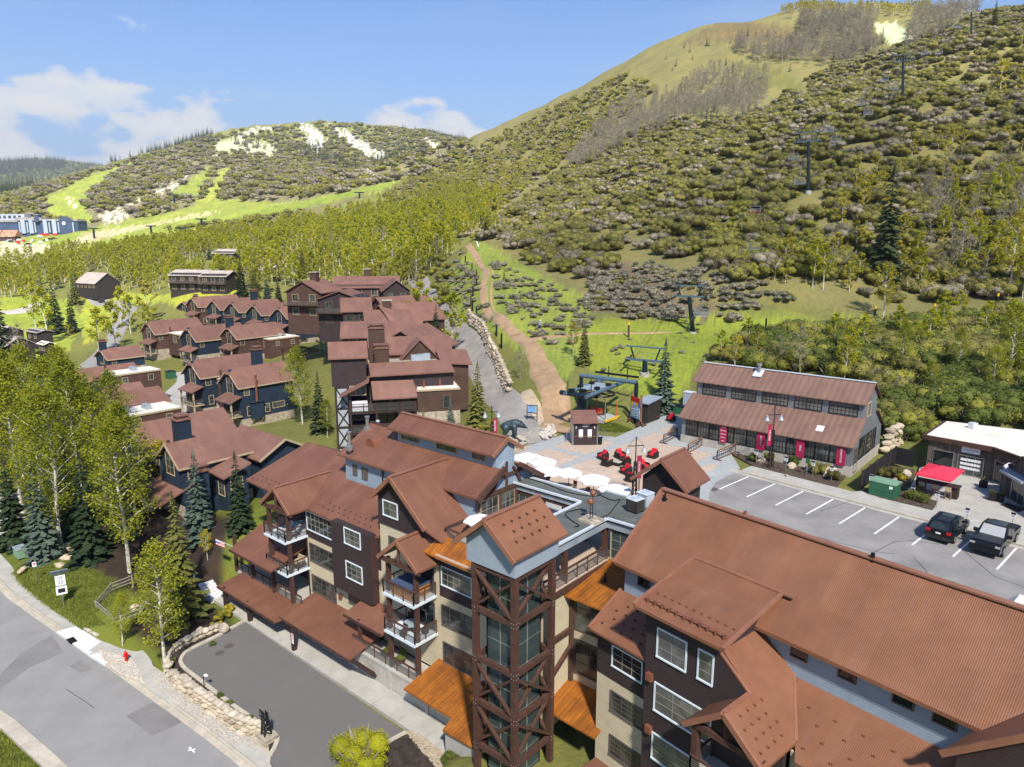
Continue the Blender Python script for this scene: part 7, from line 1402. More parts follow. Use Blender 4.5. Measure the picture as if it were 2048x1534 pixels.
# ---- items by the office ----------------------------------------------------------------------
q=hit0(1768,990);H=thing('transformer','big green electrical transformer cabinet in the gravel bed','cabinet',q);part(H,'body','green_metal',lambda m:m.obox(q+U_*.65,FP.A*1.1,FP.B*.75,U_*.65));part(H,'lid','green_top',lambda m:m.obox(q+U_*1.34,FP.A*1.14,FP.B*.8,U_*.05));part(H,'label_plate','sign_white',lambda m:m.obox(q+U_*1.05-FP.B*.76+FP.A*.75,FP.A*.14,FP.B*.01,U_*.12));part(H,'door_seam','black_metal',lambda m:m.obox(q+U_*.55-FP.B*.753,FP.A*1.08,FP.B*.004,U_*.012))
fpts=[hit0(1721,980),hit0(1787,928),hit0(1826,936)];H=thing('screen_fence','black slatted screen fence around the gravel bed beside the shop','fence',fpts[0]);hf=[1.9,1.6,1.6]
for i in range(2):
 s0,s1=fpts[i],fpts[i+1];L_=(s1-s0).length;d=(s1-s0)/L_
 for k in range(9):part(H,'slat','black_fabric',lambda m:m.beam(s0+U_*(.15+.2*k),s1+U_*(.15+.2*k),.03,.19))
 for k in range(int(L_/2.2)+1):part(H,'post','timber_dark',lambda m:m.beam(s0+d*min(L_,k*2.2+.05),s0+d*min(L_,k*2.2+.05)+U_*1.95,.1))
bedp=[hit0(1728,982),hit0(1787,932),hit0(1830,940),hit0(1812,985),hit0(1876,1003),hit0(1865,1020),hit0(1760,995)];patchy=ribbon('sandy_apron',px((1085,868,81),(1066,838,87),(1055,812,94),(1052,795,98)),[4.5,4.2,3.2,1.5],'dirt_pale',0.10,rough_edge=.1)
sheet('gravel_bed',[(x.x,x.y)for x in bedp],.05,'mulch_brown',.3)
def hedge(label,q0,q1,wd_,h_,seed,leaf='leaf_green',name='hedge'):
 g=np.random.default_rng(seed);L_=(q1-q0).length;n=int(900*L_*h_);f=g.uniform(0,1,n);d=np.array((q1-q0));side=np.array([-d[1],d[0],0])/L_;c=np.array(q0)+f[:,None]*d+side*(g.uniform(-1,1,n)[:,None]*wd_/2);c[:,2]+=h_*np.sqrt(g.uniform(.02,1,n))+g.normal(0,.03,n);V,Q=quads_at(c,.07*g.uniform(.6,1.4,n),g)
 o=bpy.data.objects.new(name,fast_mesh(name,V,Q,[],[leaf]));C.objects.link(o);return tag(o,label,'hedge')
HEDGES=[('clipped green hedge in front of the bar table',hit0(1812,994),hit0(1856,1008),1.1,.7,1)]
for k,(u,v,r_,l)in enumerate(((1811,950,.5,'white boulder in the gravel bed by the red parasol'),(1790,962,.3,'small pale stone behind the transformer'),(1622,940,.5,'pale rounded boulder in the shop bed beside the bag dispenser'),(1660,950,.75,'largest tan boulder at the right end of the shop bed'),(1584,935,.5,'flat tan boulder in the middle of the shop bed'),(1522,924,.45,'reddish boulder at the left end of the shop bed'),(1573,952,.2,'small flat stone by the second parking sign'))):rock(l,hit0(u,v),r_*1.2,r_*.9,r_*.8,k+5,'stone_pale' if k in(0,1,2)else 'stone',group='boulders in the planting beds')
pp=hit0(1832,975);H=thing('red_parasol','big square red cantilever parasol over the bar table','parasol',pp);part(H,'mast','black_metal',lambda m:m.beam(pp,pp+U_*3.1,.1));cc=Vector(at(1880,938,2.55));part(H,'arm','black_metal',lambda m:(m.beam(pp+U_*3.0,cc+U_*.35,.07),m.beam(pp+U_*2.3,pp+(cc-pp)*.4+Vector((0,0,.3)),.05)))
cr=[Vector(at(1832,947,2.3)),Vector(at(1902,962,2.3)),Vector(at(1929,940,2.3)),Vector(at(1857,926,2.3))];cc=sum(cr,Vector())/4+U_*.55
for i in range(4):
 a_,b_=cr[i],cr[(i+1)%4];mb=MB();mb.add([cc,a_,b_,a_-U_*.15,b_-U_*.15],[(0,1,2),(1,3,4,2)]);mb.build('canopy_panel','red_canvas',H)
 part(H,'rib','black_metal',lambda m:m.beam(cc-U_*.03,a_-U_*.03,.03))
q=hit0(1874,988);H=thing('bar_table','dark high bar table with slatted front under the red parasol','table',q);dA=(hit0(1906,992)-hit0(1840,978)).normalized();dB=Vector((-dA.y,dA.x,0));part(H,'top','timber_dark',lambda m:m.obox(q+U_*1.05,dA*1.75,dB*.55,U_*.05));part(H,'base','timber_dark',lambda m:(m.obox(q+U_*.5-dA*1.3,dA*.3,dB*.4,U_*.5),m.obox(q+U_*.5+dA*1.35,dA*.3,dB*.45,U_*.5)))
for i in range(3):
 c=q+dA*(-1.1+1.05*i)-dB*.85;H=thing('bar_stool',['left','middle','right'][i]+' wooden high stool at the dark bar table','stool',c,group='wooden bar stools under the red parasol');part(H,'seat','timber_pale',lambda m:m.obox(c+U_*.72,dA*.25,dB*.22,U_*.03));part(H,'backrest','cream_trim',lambda m:m.obox(c+U_*.98-dB*.22,dA*.25,dB*.02,U_*.2))
 for sx in(-1,1):
  for sy in(-1,1):part(H,'leg','timber_pale',lambda m:m.beam(c+dA*.22*sx+dB*.2*sy,c+dA*.2*sx+dB*.18*sy+U_*.72,.05))
for u,v,l in((1966,972,'square dark planter pot by the office doors'),(1840,990,'dark trough planter behind the hedge'),(1998,1000,'dark planter pot beside the annex doors'),(1985,998,'second dark pot left of the annex doors')):
 q=hit0(u,v+2);H=thing('plant_pot',l,'planter',q,group='dark planter pots');part(H,'pot','black_fabric',lambda m:m.obox(q+U_*.3,FP.A*(.7 if 'trough' in l else.3),FP.B*.28,U_*.3));mb=MB()
 for i in range(16):mb.beam(q+U_*.6+FP.A*rnd.uniform(-.25,.25),q+U_*rnd.uniform(.75,1.0)+FP.A*rnd.uniform(-.4,.4)+FP.B*rnd.uniform(-.3,.3),.05,.01)
 mb.build('plant','leaf_olive',H)
sheet('door_mat',[at(2000,1010,0)[:2],at(2014,1006,0)[:2],at(2052,1018,0)[:2],at(2036,1025,0)[:2]],.04,'mulch',.1)
rw=thing('boulder_wall','stacked boulder retaining wall behind the flat roofed office','retaining wall',Vector(at(1800,900,0)));k=0
for r_ in range(4):
 for i in range(9):
  base=hit0(1770+9*i,905-5*i);q=base+FL.B*(r_*.45)+U_*(.35+.62*r_);rg_=random.Random(k);part(rw,'stone','stone',lambda m:m.ball(q,1,7,5,(.62,.45,.34),.16,rg_));k+=1
# ---- roof things on the walkway ---------------------------------------------------------------
for u,v,l,kk in((1270,1022,'black air conditioning condenser on the flat roof',0),(1290,1010,'grey air conditioning condenser behind the black one',1)):
 q=Vector(at(u,v,3.12));H=thing('condenser',l,'air conditioner',q,group='air conditioning condensers');part(H,'housing','black_metal' if kk==0 else 'ac_grey',lambda m:m.obox(q+U_*.5,FR.A*.48,FR.B*.48,U_*.48));part(H,'top_panel','metal_white',lambda m:m.obox(q+U_*1.0,FR.A*.5,FR.B*.5,U_*.03));part(H,'fan_grille','ac_grey',lambda m:[m.tube([q+U_*1.05+Vector((math.cos(a)*r_,math.sin(a)*r_,0))for a in np.linspace(0,2*math.pi,17)],.012,4)for r_ in(.14,.24,.34)])
 part(H,'louvre','dark_trim' if kk==0 else 'metal_white',lambda m:[m.beam(q+U_*(.15+.1*j)-FR.B*.49-FR.A*.44,q+U_*(.15+.1*j)-FR.B*.49+FR.A*.44,.015,.03)for j in range(8)]+[m.beam(q+U_*(.15+.1*j)+FR.A*.49-FR.B*.44,q+U_*(.15+.1*j)+FR.A*.49+FR.B*.44,.015,.03)for j in range(8)])
q=Vector(at(1182,1043,3.12));H=thing('antenna_stand','wire stand with two copper coloured domes weighted by pale blocks','antenna',q)
for i in range(9):part(H,'ballast_block','stone_pale',lambda m:m.obox(q+FL.A*(-.5+.5*(i%3))+FL.B*(-.45+.45*(i//3))+U_*.12,FL.A*.22,FL.B*.18,U_*.1))
for s_,z in((-.12,1.35),(.18,1.9)):part(H,'rod','black_metal',lambda m:m.tube([q+FL.B*s_,q+FL.B*s_+U_*z],.03,5));part(H,'dome','copper',lambda m:m.ball(q+FL.B*s_+U_*(z+.2),.24,10,6));part(H,'cross_bar','black_metal',lambda m:m.beam(q+FL.B*s_+U_*.6-FL.A*.3,q+FL.B*s_+U_*.6+FL.A*.3,.025))
for pts,l in((((1035,950),(1085,965),(1140,985),(1190,992),(1205,985)),'black cable running along the narrow walkway roof'),(((1165,1017),(1132,1025),(1140,1038),(1158,1050),(1150,1053)),'black cable looped beside the antenna stand'),(((1190,985),(1225,1000),(1240,998),(1232,1010),(1215,1030),(1195,1035)),'black cable trailing toward the condensers')):
 c=smooth_line([(*at(u,v,3.18)[:2],3.17)for u,v in pts],5);mb=MB();mb.tube(c,.035,5);tag(mb.build('roof_cable','black_metal'),l,'cable','cables on the walkway roof')
# ---- balcony furniture --------------------------------------------------------------------------
q=FL.W(-38.7,33.1,-3.9);H=thing('hot_tub','wooden hot tub with dark blue cover on the upper balcony','hot tub',q);part(H,'tub','tub_wood',lambda m:m.obox(q+U_*.45,FL.A*1.15,FL.B*.95,U_*.45));part(H,'cover','hotel_blue',lambda m:m.obox(q+U_*.96,FL.A*1.2,FL.B*1.0,U_*.07));part(H,'slat_panel','timber',lambda m:[m.beam(q+FL.A*(-1.1+.275*k)-FL.B*.96+U_*.03,q+FL.A*(-1.1+.275*k)-FL.B*.96+U_*.88,.03,.02)for k in range(9)])
q=FL.W(-38.6,33.0,-7.1);H=thing('balcony_table','round dark table with chairs on the lower right balcony','table',q);part(H,'top','ac_grey',lambda m:m.cyl(q,.65,q.z+.7,q.z+.74,16));part(H,'leg','black_metal',lambda m:m.cyl(q,.06,q.z,q.z+.7,6))
for i in range(3):
 c=q+FL.A*(-1.0+1.0*i)+FL.B*(.5 if i!=1 else-.85);Hc=thing('balcony_chair',['dark mesh chair left of the round balcony table','dark mesh chair in front of the round balcony table','dark mesh chair right of the round balcony table'][i],'chair',c);part(Hc,'seat','black_fabric',lambda m:m.obox(c+U_*.42,FL.A*.25,FL.B*.25,U_*.02));part(Hc,'backrest','black_fabric',lambda m:m.obox(c+U_*.68+FL.B*.25,FL.A*.25,FL.B*.02,U_*.24));part(Hc,'legs','black_metal',lambda m:m.obox(c+U_*.2,FL.A*.2,FL.B*.2,U_*.2))
for i in range(2):
 c=FL.W(-55.9+i*1.0,32.9,-3.9);H=thing('lounger',['pale cushioned lounger at the left of the top balcony','pale cushioned lounger at the right of the top balcony'][i],'lounger',c);part(H,'frame','black_fabric',lambda m:m.obox(c+U_*.25,FL.A*.35,FL.B*.8,U_*.05));part(H,'seat_cushion','cushion_pale',lambda m:m.obox(c+U_*.36-FL.B*.2,FL.A*.33,FL.B*.6,U_*.07));part(H,'back_cushion','cushion_pale',lambda m:m.prism([c+FL.A*-.33+FL.B*.4+U_*.4,c+FL.A*.33+FL.B*.4+U_*.4,c+FL.A*.33+FL.B*.85+U_*1.0,c+FL.A*-.33+FL.B*.85+U_*1.0],FL.B*.1))
for i in range(2):
 c=FL.W(-56.4+i*1.3,33.0+.6*i,-7.1);H=thing('balcony_sofa',['tan cushioned seat at the front of the lower left balcony','tan cushioned seat at the back of the lower left balcony'][i],'sofa',c);part(H,'frame','wicker',lambda m:m.obox(c+U_*.2,FL.A*.55,FL.B*.45,U_*.2));part(H,'seat_cushion','cushion_tan',lambda m:m.obox(c+U_*.48,FL.A*.5,FL.B*.4,U_*.08));part(H,'back_cushion','cushion_tan',lambda m:m.obox(c+U_*.75+FL.B*.36,FL.A*.5,FL.B*.07,U_*.25))
for i in range(2):c=FL.W(-41.8+i*1.6,33.0,-10.5);H=thing('deck_chair',['green slatted deck chair at left under the lower balcony','green slatted deck chair at right under the lower balcony'][i],'chair',c);part(H,'seat','leaf_green',lambda m:m.obox(c+U_*.4,FL.A*.35,FL.B*.4,U_*.04));part(H,'backrest','leaf_green',lambda m:m.obox(c+U_*.75+FL.B*.4,FL.A*.35,FL.B*.03,U_*.35));part(H,'legs','timber_dark',lambda m:m.obox(c+U_*.18,FL.A*.3,FL.B*.35,U_*.18))
c0=FL.W(-64.9,32.3,-7.6);H=thing('flag','striped national flag on a slanted pole at the lodge corner','flag',c0);c1=c0-FL.A*1.0-FL.B*1.2+U_*.9;part(H,'pole','steel',lambda m:m.tube([c0,c1],.03,6));fd=(c1-c0).normalized()
for k in range(7):part(H,'stripe','paint_red' if k%2==0 else 'sign_white',lambda m:m.prism([c1-fd*.9-U_*(.08*k)+FL.A*.03*math.sin(k),c1-U_*(.08*k)+FL.A*.03*math.sin(k),c1-U_*(.08*k+.08)+FL.A*.03*math.sin(k+1),c1-fd*.9-U_*(.08*k+.08)+FL.A*.03*math.sin(k+1)],FL.B*.02))
part(H,'canton','paint_blue',lambda m:m.prism([c1-fd*.4-FL.B*.03,c1-FL.B*.03,c1-FL.B*.03-U_*.3,c1-fd*.4-FL.B*.03-U_*.3],FL.B*.05))
# ---- steps by the lodge end -----------------------------------------------------------------------
H=thing('garden_steps','pale concrete steps with dark handrails climbing beside the lodge end','steps',FL.W(-67,32,-12))
for k in range(6):part(H,'step','concrete_new',lambda m:m.box(FL,-65.3-.42*k,-64.8-.42*k,29.6,31.0,-12.9,-12.3+.16*k))
part(H,'landing','concrete_new',lambda m:m.box(FL,-70.2,-67.6,29.2,32.4,-12.4,-11.4))
for k in range(7):part(H,'step','concrete_new',lambda m:m.box(FL,-69.8,-68.0,32.4+.4*k,32.85+.4*k,-12,-11.3+.17*k))
for a,b0,b1,z0,z1 in((-69.9,32.3,35.3,-11.3,-10.1),(-67.9,32.3,35.3,-11.3,-10.1)):
 part(H,'handrail','black_metal',lambda m:(m.tube([FL.W(a,b0,z0+.9),FL.W(a,b1,z1+.9)],.03,6),m.tube([FL.W(a,b0,z0),FL.W(a,b0,z0+.9)],.03,6),m.tube([FL.W(a,b1,z1),FL.W(a,b1,z1+.9)],.03,6)))
part(H,'handrail','black_metal',lambda m:(m.tube([FL.W(-67.4,29.6,-10.5),FL.W(-65.2,29.6,-11.3)],.03,6),m.tube([FL.W(-67.4,29.6,-11.4),FL.W(-67.4,29.6,-10.5)],.03,6),m.tube([FL.W(-65.2,29.6,-12.3),FL.W(-65.2,29.6,-11.3)],.03,6)))
q=FL.W(-50.75,29.9,-10.9);H=thing('no_parking_sign','no parking sign fixed to the canopy post','sign',q);part(H,'plate','sign_white',lambda m:m.obox(q,FL.A*.16,FL.B*.01,U_*.22));part(H,'symbol','paint_red',lambda m:m.tube([q+U_*.04-FL.B*.02+FL.A*.1*math.cos(t_)+U_*.1*math.sin(t_)for t_ in np.linspace(0,6.28,13)],.02,4));part(H,'lower_plate','sign_white',lambda m:m.obox(q-U_*.5,FL.A*.15,FL.B*.01,U_*.22))
# ---- street side -----------------------------------------------------------------------------------
ps=hit0(128,1214,-12.6);H=thing('speed_sign','white speed limit 20 sign with display and solar panel on a pole','sign',ps);hs=atY(128,1146,ps.y)[2]-ps.z;nS=Vector((-ps.x*.9,-ps.y,0)).normalized();xS=Vector((-nS.y,nS.x,0));part(H,'pole','steel',lambda m:m.tube([ps-U_*.2,ps+U_*hs],.045,8))
cS=ps+U_*(hs-.75)+nS*.07;part(H,'limit_plate','sign_white',lambda m:m.obox(cS,xS*.42,nS*.015,U_*.52));text(H,'SPEED',.2,cS+U_*.34+nS*.02,xS,U_,'sign_black');text(H,'LIMIT',.2,cS+U_*.14+nS*.02,xS,U_,'sign_black');text(H,'20',.5,cS-U_*.22+nS*.02,xS,U_,'sign_black')
part(H,'display_frame','sign_white',lambda m:m.obox(cS-U_*1.05,xS*.46,nS*.03,U_*.42));part(H,'display','sign_black',lambda m:m.obox(cS-U_*1.05+nS*.035,xS*.3,nS*.01,U_*.22));part(H,'solar_panel','hotel_pale',lambda m:m.obox(ps+U_*(hs+.1),xS*.75,(nS*.4+U_*.35),(U_*.02)));part(H,'bracket','steel',lambda m:m.obox(ps+U_*.03,xS*.15,nS*.15,U_*.05))
q=hit0(74,1166,-12.5);H=thing('small_sign','small white and red notice on a thin pole by the boulders','sign',q);hq=atY(66,1124,q.y)[2]-q.z;part(H,'pole','steel',lambda m:m.tube([q,q+U_*hq],.03,6));part(H,'plate','sign_white',lambda m:m.obox(q+U_*(hq-.25)+nS*.04,xS*.18,nS*.01,U_*.26));part(H,'symbol','paint_red',lambda m:m.obox(q+U_*(hq-.2)+nS*.055,xS*.1,nS*.006,U_*.1))
q=hit0(253,1322,-12.85);H=thing('fire_hydrant','bright red fire hydrant standing in pale gravel','hydrant',q)
part(H,'barrel','paint_red',lambda m:(m.cyl(q,.16,q.z-.05,q.z+.06,10),m.cyl(q,.11,q.z,q.z+.62,10),m.cyl(q,.15,q.z+.56,q.z+.63,10)));part(H,'bonnet','paint_red',lambda m:m.tube([q+U_*.63,q+U_*.74,q+U_*.8,q+U_*.88],[.14,.1,.05,.03],10));part(H,'nozzle','paint_red',lambda m:m.tube([q+U_*.45-xS*.22,q+U_*.45+xS*.22],.06,8));part(H,'front_nozzle','paint_red',lambda m:m.tube([q+U_*.42,q+U_*.42+nS*.22],.075,8));H.scale=(1.15,)*3
for(u,v),l,s_ in(((22,1096),'white utility pedestal at the left lawn edge',1.0),):q=hit0(u,v,-12.6);H=thing('utility_pedestal',l,'pedestal',q);part(H,'post','steel',lambda m:m.obox(q+U_*.6,(.12,0,0),(0,.12,0),U_*.6));part(H,'hood','sign_white',lambda m:m.obox(q+U_*1.25,(.3,0,0),(0,.22,0),U_*.14));part(H,'foot','concrete_new',lambda m:m.obox(q+U_*.05,(.35,0,0),(0,.3,0),U_*.05))
q=hit0(42,1112,-12.6);H=thing('utility_box','grey green utility box half under the street bend spruce','cabinet',q);part(H,'body','green_top',lambda m:m.obox(q+U_*.5,FL.A*.8,FL.B*.5,U_*.5));part(H,'lid','ac_grey',lambda m:m.obox(q+U_*1.05,FL.A*.85,FL.B*.55,U_*.05))
for k,(u,v,sx,sy,sz,l)in enumerate(((120,1132,1.0,.5,.35,'long low boulder at the left end of the stacked boulders'),(140,1118,1.2,.7,.5,'broad tan boulder in the stacked boulders'),(160,1108,1.0,.8,.6,'upper boulder of the stack below the spruce'),(140,1098,.6,.5,.7,'yellowish upright boulder above the stack'),(205,1140,1.0,.6,.4,'grey boulder under the bright green aspen'),(232,1142,.45,.4,.35,'small pale boulder right of the grey boulder'),(156,1157,.6,.4,.3,'pale boulder at the mulch edge, left of the small pair'),(187,1160,.4,.35,.3,'left one of two small white boulders'),(203,1160,.55,.35,.3,'right one of two small white boulders'),(45,1140,.7,.25,.3,'thin slanted boulder at the lawn edge'),(400,1262,.5,.35,.3,'pale boulder in the mulch by the driveway corner'),(448,1258,.55,.45,.5,'upright white boulder by the yellow bushes'),(290,1208,.35,.3,.3,'tan stone by the tall olive fir'),(268,1216,.5,.35,.35,'tan boulder behind the log fence'))):
 rock(l,hit0(u,v,-12.2)-U_*.1,sx,sy,sz,40+k,'stone_pale' if 'white' in l or 'pale' in l else 'stone',group='boulders on the street bank')
fp=[hit0(266,1170,-12.1),hit0(224,1186,-12.3),hit0(194,1222,-12.6),hit0(228,1252,-12.7),hit0(285,1230,-12.5)];H=thing('log_fence','weathered log rail fence bent around the culvert','fence',fp[2])
for q in fp:part(H,'post','bark_grey',lambda m:m.beam(q-U_*.3,q+U_*1.15,.14))
for s0,s1 in zip(fp,fp[1:]):
 for z in(.35,.68,1.02):part(H,'rail','bark_grey',lambda m:m.tube([s0+U_*z,s1+U_*z],.06,6))
# dry stone wall along the driveway: every stone its own part
wl=[(at(440,1255,-12.4)),at(412,1268,-12.4),at(372,1288,-12.5),at(345,1310,-12.6),at(336,1335,-12.8),at(344,1358,-12.9),at(380,1392,-12.95),at(430,1428,-12.95),at(480,1462,-12.95),at(535,1482,-12.95)]
wl=smooth_line([(p[0],p[1],0)for p in wl],6);W_=thing('dry_stone_wall','curved retaining wall of pale stacked stones along the driveway','retaining wall',(*wl[30][:2],-13))
dist=0;rg_=random.Random(9);acc=[0,.25,.1,.3,0];tot=sum((b_-a_).length for a_,b_ in zip(wl,wl[1:]));sdist=[0]
for a_,b_ in zip(wl,wl[1:]):sdist.append(sdist[-1]+(b_-a_).length)
def on_line(line,sd_,s_):
 for i in range(1,len(line)):
  if s_<=sd_[i]:t_=(line[i]-line[i-1]).normalized();return line[i-1]+t_*(s_-sd_[i-1]),t_
 return line[-1],(line[-1]-line[-2]).normalized()
for row in range(4):
 s_=rg_.uniform(0,.3)
 while s_<tot-.2:
  ln=rg_.uniform(.4,.85);f=s_/tot;hmax=.42+1.0*min(1,max(0,(f-.3)/.25))if f<.9 else 1.1
  z0=row*.36
  if z0<hmax:
   p_,t_=on_line(wl,sdist,s_+ln/2);n_=Vector((t_.y,-t_.x,0));top=z0+.36>=hmax;zb=-13.0 if f>.35 else-12.55;q=Vector((p_.x,p_.y,zb+z0+.18))+n_*rg_.uniform(-.06,.06);big=1.12 if top and f>.35 else 1
   part(W_,'stone','stone_pale' if top else 'stone',lambda m:m.ball(q+U_*(.05 if big>1 else 0),1,7,5,(abs(t_.x)*ln*.54+.16,abs(t_.y)*ln*.54+.16,.21*big),.12,rg_))
  s_+=ln
sheet('wall_planting',[(p.x,p.y)for p in wl[8:]]+[(p.x,p.y)for p in reversed(off([(q.x,q.y)for q in dkp],0.0)and[Vector((q.x,q.y,0))for q in dkp])],DZ+.06,'mulch',.4)
gb=thing('sign_derrick','black lattice derrick sign on a stone pedestal at the driveway mouth','sign',hit0(533,1470,-12.7));q=hit0(533,1472,-12.2)
for k in range(3):
 for i in range(2):part(gb,'stone','stone',lambda m:m.obox(q+U_*(-.55+.22*k)+FL.A*(-.3+.6*i),FL.A*.28,FL.B*.45,U_*.1))
part(gb,'pedestal_cap','stone_pale',lambda m:m.obox(q+U_*.1,FL.A*.68,FL.B*.52,U_*.06))
def der(m):
 for x in(-1,1):
  for y in(-1,1):m.beam(q+U_*.15+FL.A*.26*x+FL.B*.26*y,q+U_*1.95+FL.A*.13*x+FL.B*.13*y,.07)
 for k in range(4):
  r0,r1=.26-.13*k/4,.26-.13*(k+1)/4;z0,z1=.15+.45*k,.15+.45*(k+1)
  for y in(-1,1):m.beam(q+U_*z0+FL.A*r0+FL.B*r0*y,q+U_*z1-FL.A*r1+FL.B*r1*y,.05);m.beam(q+U_*z0-FL.A*r0+FL.B*r0*y,q+U_*z1+FL.A*r1+FL.B*r1*y,.05)
  for x in(-1,1):m.beam(q+U_*z0+FL.B*r0+FL.A*r0*x,q+U_*z1-FL.B*r1+FL.A*r1*x,.05)
part(gb,'derrick','black_metal',der);part(gb,'letter_board','black_metal',lambda m:m.obox(q+U_*1.55-FL.A*.45,FL.A*.28,FL.B*.03,U_*.3));text(gb,'TLP',.2,q+U_*1.55-FL.A*.45-FL.B*.04,FL.A,U_,'steel')
q=hit0(408,1372,-12.4);H=thing('path_light','small bent black garden light above the stone wall','lamp',q);part(H,'stem','black_metal',lambda m:m.tube([q,q+U_*.7,q+U_*1.0+FL.A*.2,q+U_*1.15+FL.A*.4],.03,6));part(H,'head','sign_white',lambda m:m.obox(q+U_*1.17+FL.A*.5,FL.A*.18,FL.B*.12,U_*.03))
mb=MB();rg_=random.Random(12)
def cobbles(poly,n,z,s_=(.06,.13)):
 xs=[p[0]for p in poly];ys=[p[1]for p in poly];X=np.array([rg_.uniform(min(xs),max(xs))for _ in range(n*4)]);Y=np.array([rg_.uniform(min(ys),max(ys))for _ in range(n*4)]);d=pdist(poly,X,Y);k=0;m=MB()
 for x,y,dd in zip(X,Y,d):
  if dd<0 and k<n:r_=rg_.uniform(*s_);m.ball((x,y,z+r_*.3),r_,5,3,(1,.8,.6));k+=1
 return m
def strip_poly(line,d0,d1):return off(line,d0)+off(line,d1)[::-1]
wl2=[(p.x,p.y)for p in wl[26:]]
for nm,poly,n,z in(('wall_cobbles',strip_poly(wl2,.3,1.15),1300,SZ+.13),('hydrant_cobbles',[Pz(196,1302,SZ),Pz(225,1308,SZ),Pz(262,1318,SZ),Pz(276,1338,SZ),Pz(288,1368,SZ),Pz(240,1352,SZ),Pz(212,1330,SZ)],800,SZ+.14),('culvert_cobbles',[Pz(168,1262,SZ),Pz(205,1242,SZ),Pz(226,1254,SZ),Pz(195,1278,SZ)],500,SZ+.22),('bear_cobbles',[Pz(1070,862,0),Pz(1085,850,0),Pz(1108,852,0),Pz(1112,866,0),Pz(1095,882,0),Pz(1080,876,0)],260,.15)):
 tag(cobbles(poly,n,z,(.09,.2)if nm=='bear_cobbles' else(.06,.13)).build(nm,'cobble',uv=False),kind='stuff')
tag(cobbles([Pz(812,1466,DZ),Pz(828,1462,DZ),Pz(905,1520,DZ),Pz(880,1545,DZ)],700,DZ+.05).build('bed_cobbles','stone',uv=False),kind='stuff')
sheet('near_bed',[Pz(812,1468,DZ),Pz(905,1528,DZ),Pz(960,1600,DZ),Pz(760,1640,DZ),Pz(742,1545,DZ),Pz(765,1497,DZ),Pz(787,1482,DZ)],DZ+.03,'mulch',.4)
# ---- chair lift --------------------------------------------------------------------------------------
T_PX=[(1290,738,693,100),(1386,666,570,125),(1617,378,264,168),(1806,208,108,233),(1943,70,14,318)]
tops=[]
LT=[]
for i,(u,vb,vt,Y)in enumerate(T_PX):
 b_=Vector(atY(u,vb,Y));b_.z=min(b_.z,hz(b_.x,b_.y)+.2);t_=Vector(atY(u+(-10 if i==1 else 0),vt,Y));LT.append((b_,t_))
term=hit0(1225,800,0);term=Vector((*at(1228,820,.3)[:2],0))
def ldir(i):
 a_=LT[max(i-1,0)][0]if i else Vector((term.x,term.y,0));c_=LT[min(i+1,len(LT)-1)][0];d=c_-a_;return Vector((d.x,d.y,0)).normalized()
labs=['lift tower frame partly behind the blue plaza spruce','lowest free standing lift tower with lattice head in the meadow','second lift tower up the brushy slope','third lift tower high on the slope','topmost lift tower on the skyline']
GAUGE=2.6;heads=[]
for i,(b_,t_)in enumerate(LT):
 d=ldir(i);n=Vector((d.y,-d.x,0));H=thing('lift_tower_mast',labs[i],'lift tower',b_,group='chair lift towers');h=t_.z-b_.z;ha=h-2.0 if i<3 else h-2.0;A_=b_+(t_-b_)*(ha/h)
 part(H,'mast','lift_blue',lambda m:m.tube([b_,A_],[.42,.34],10));part(H,'footing','concrete',lambda m:m.cyl(b_,.7,b_.z-.6,b_.z+.25,10))
 part(H,'cross_arm','lift_blue_light',lambda m:m.beam(A_-n*GAUGE*1.05,A_+n*GAUGE*1.05,.34,.3));TT=A_+U_*1.9;part(H,'lifting_beam','lift_blue_light',lambda m:m.beam(TT-n*GAUGE*1.15,TT+n*GAUGE*1.15,.26,.2))
 for s_ in(-1,1):
  part(H,'strut','lift_blue',lambda m:m.beam(A_+n*s_*GAUGE*.6,TT+n*s_*GAUGE*.85,.18));part(H,'sheave_frame','lift_blue',lambda m:(m.beam(A_+n*s_*GAUGE-d*1.7-U_*.5,A_+n*s_*GAUGE+d*1.7+U_*.25,.14,.2),m.beam(A_+n*s_*GAUGE-U_*.4,A_+n*s_*GAUGE+U_*.1,.2)))
  for k in range(4):part(H,'sheave','black_metal',lambda m:m.tube([A_+n*s_*GAUGE+d*(-1.4+.93*k)+U_*(-.2+.2*k-.2)+n*-.06,A_+n*s_*GAUGE+d*(-1.4+.93*k)+U_*(-.2+.2*k-.2)+n*.06],.22,10))
  part(H,'catwalk_rail','steel',lambda m:[m.beam(A_+n*s_*(GAUGE*.25*k+.4)+U_*.2,A_+n*s_*(GAUGE*.25*k+.4)+U_*1.1,.04)for k in range(4)]+[m.beam(A_+n*s_*.4+U_*1.1,A_+n*s_*GAUGE*.95+U_*1.1,.04)])
 heads.append((A_,n))
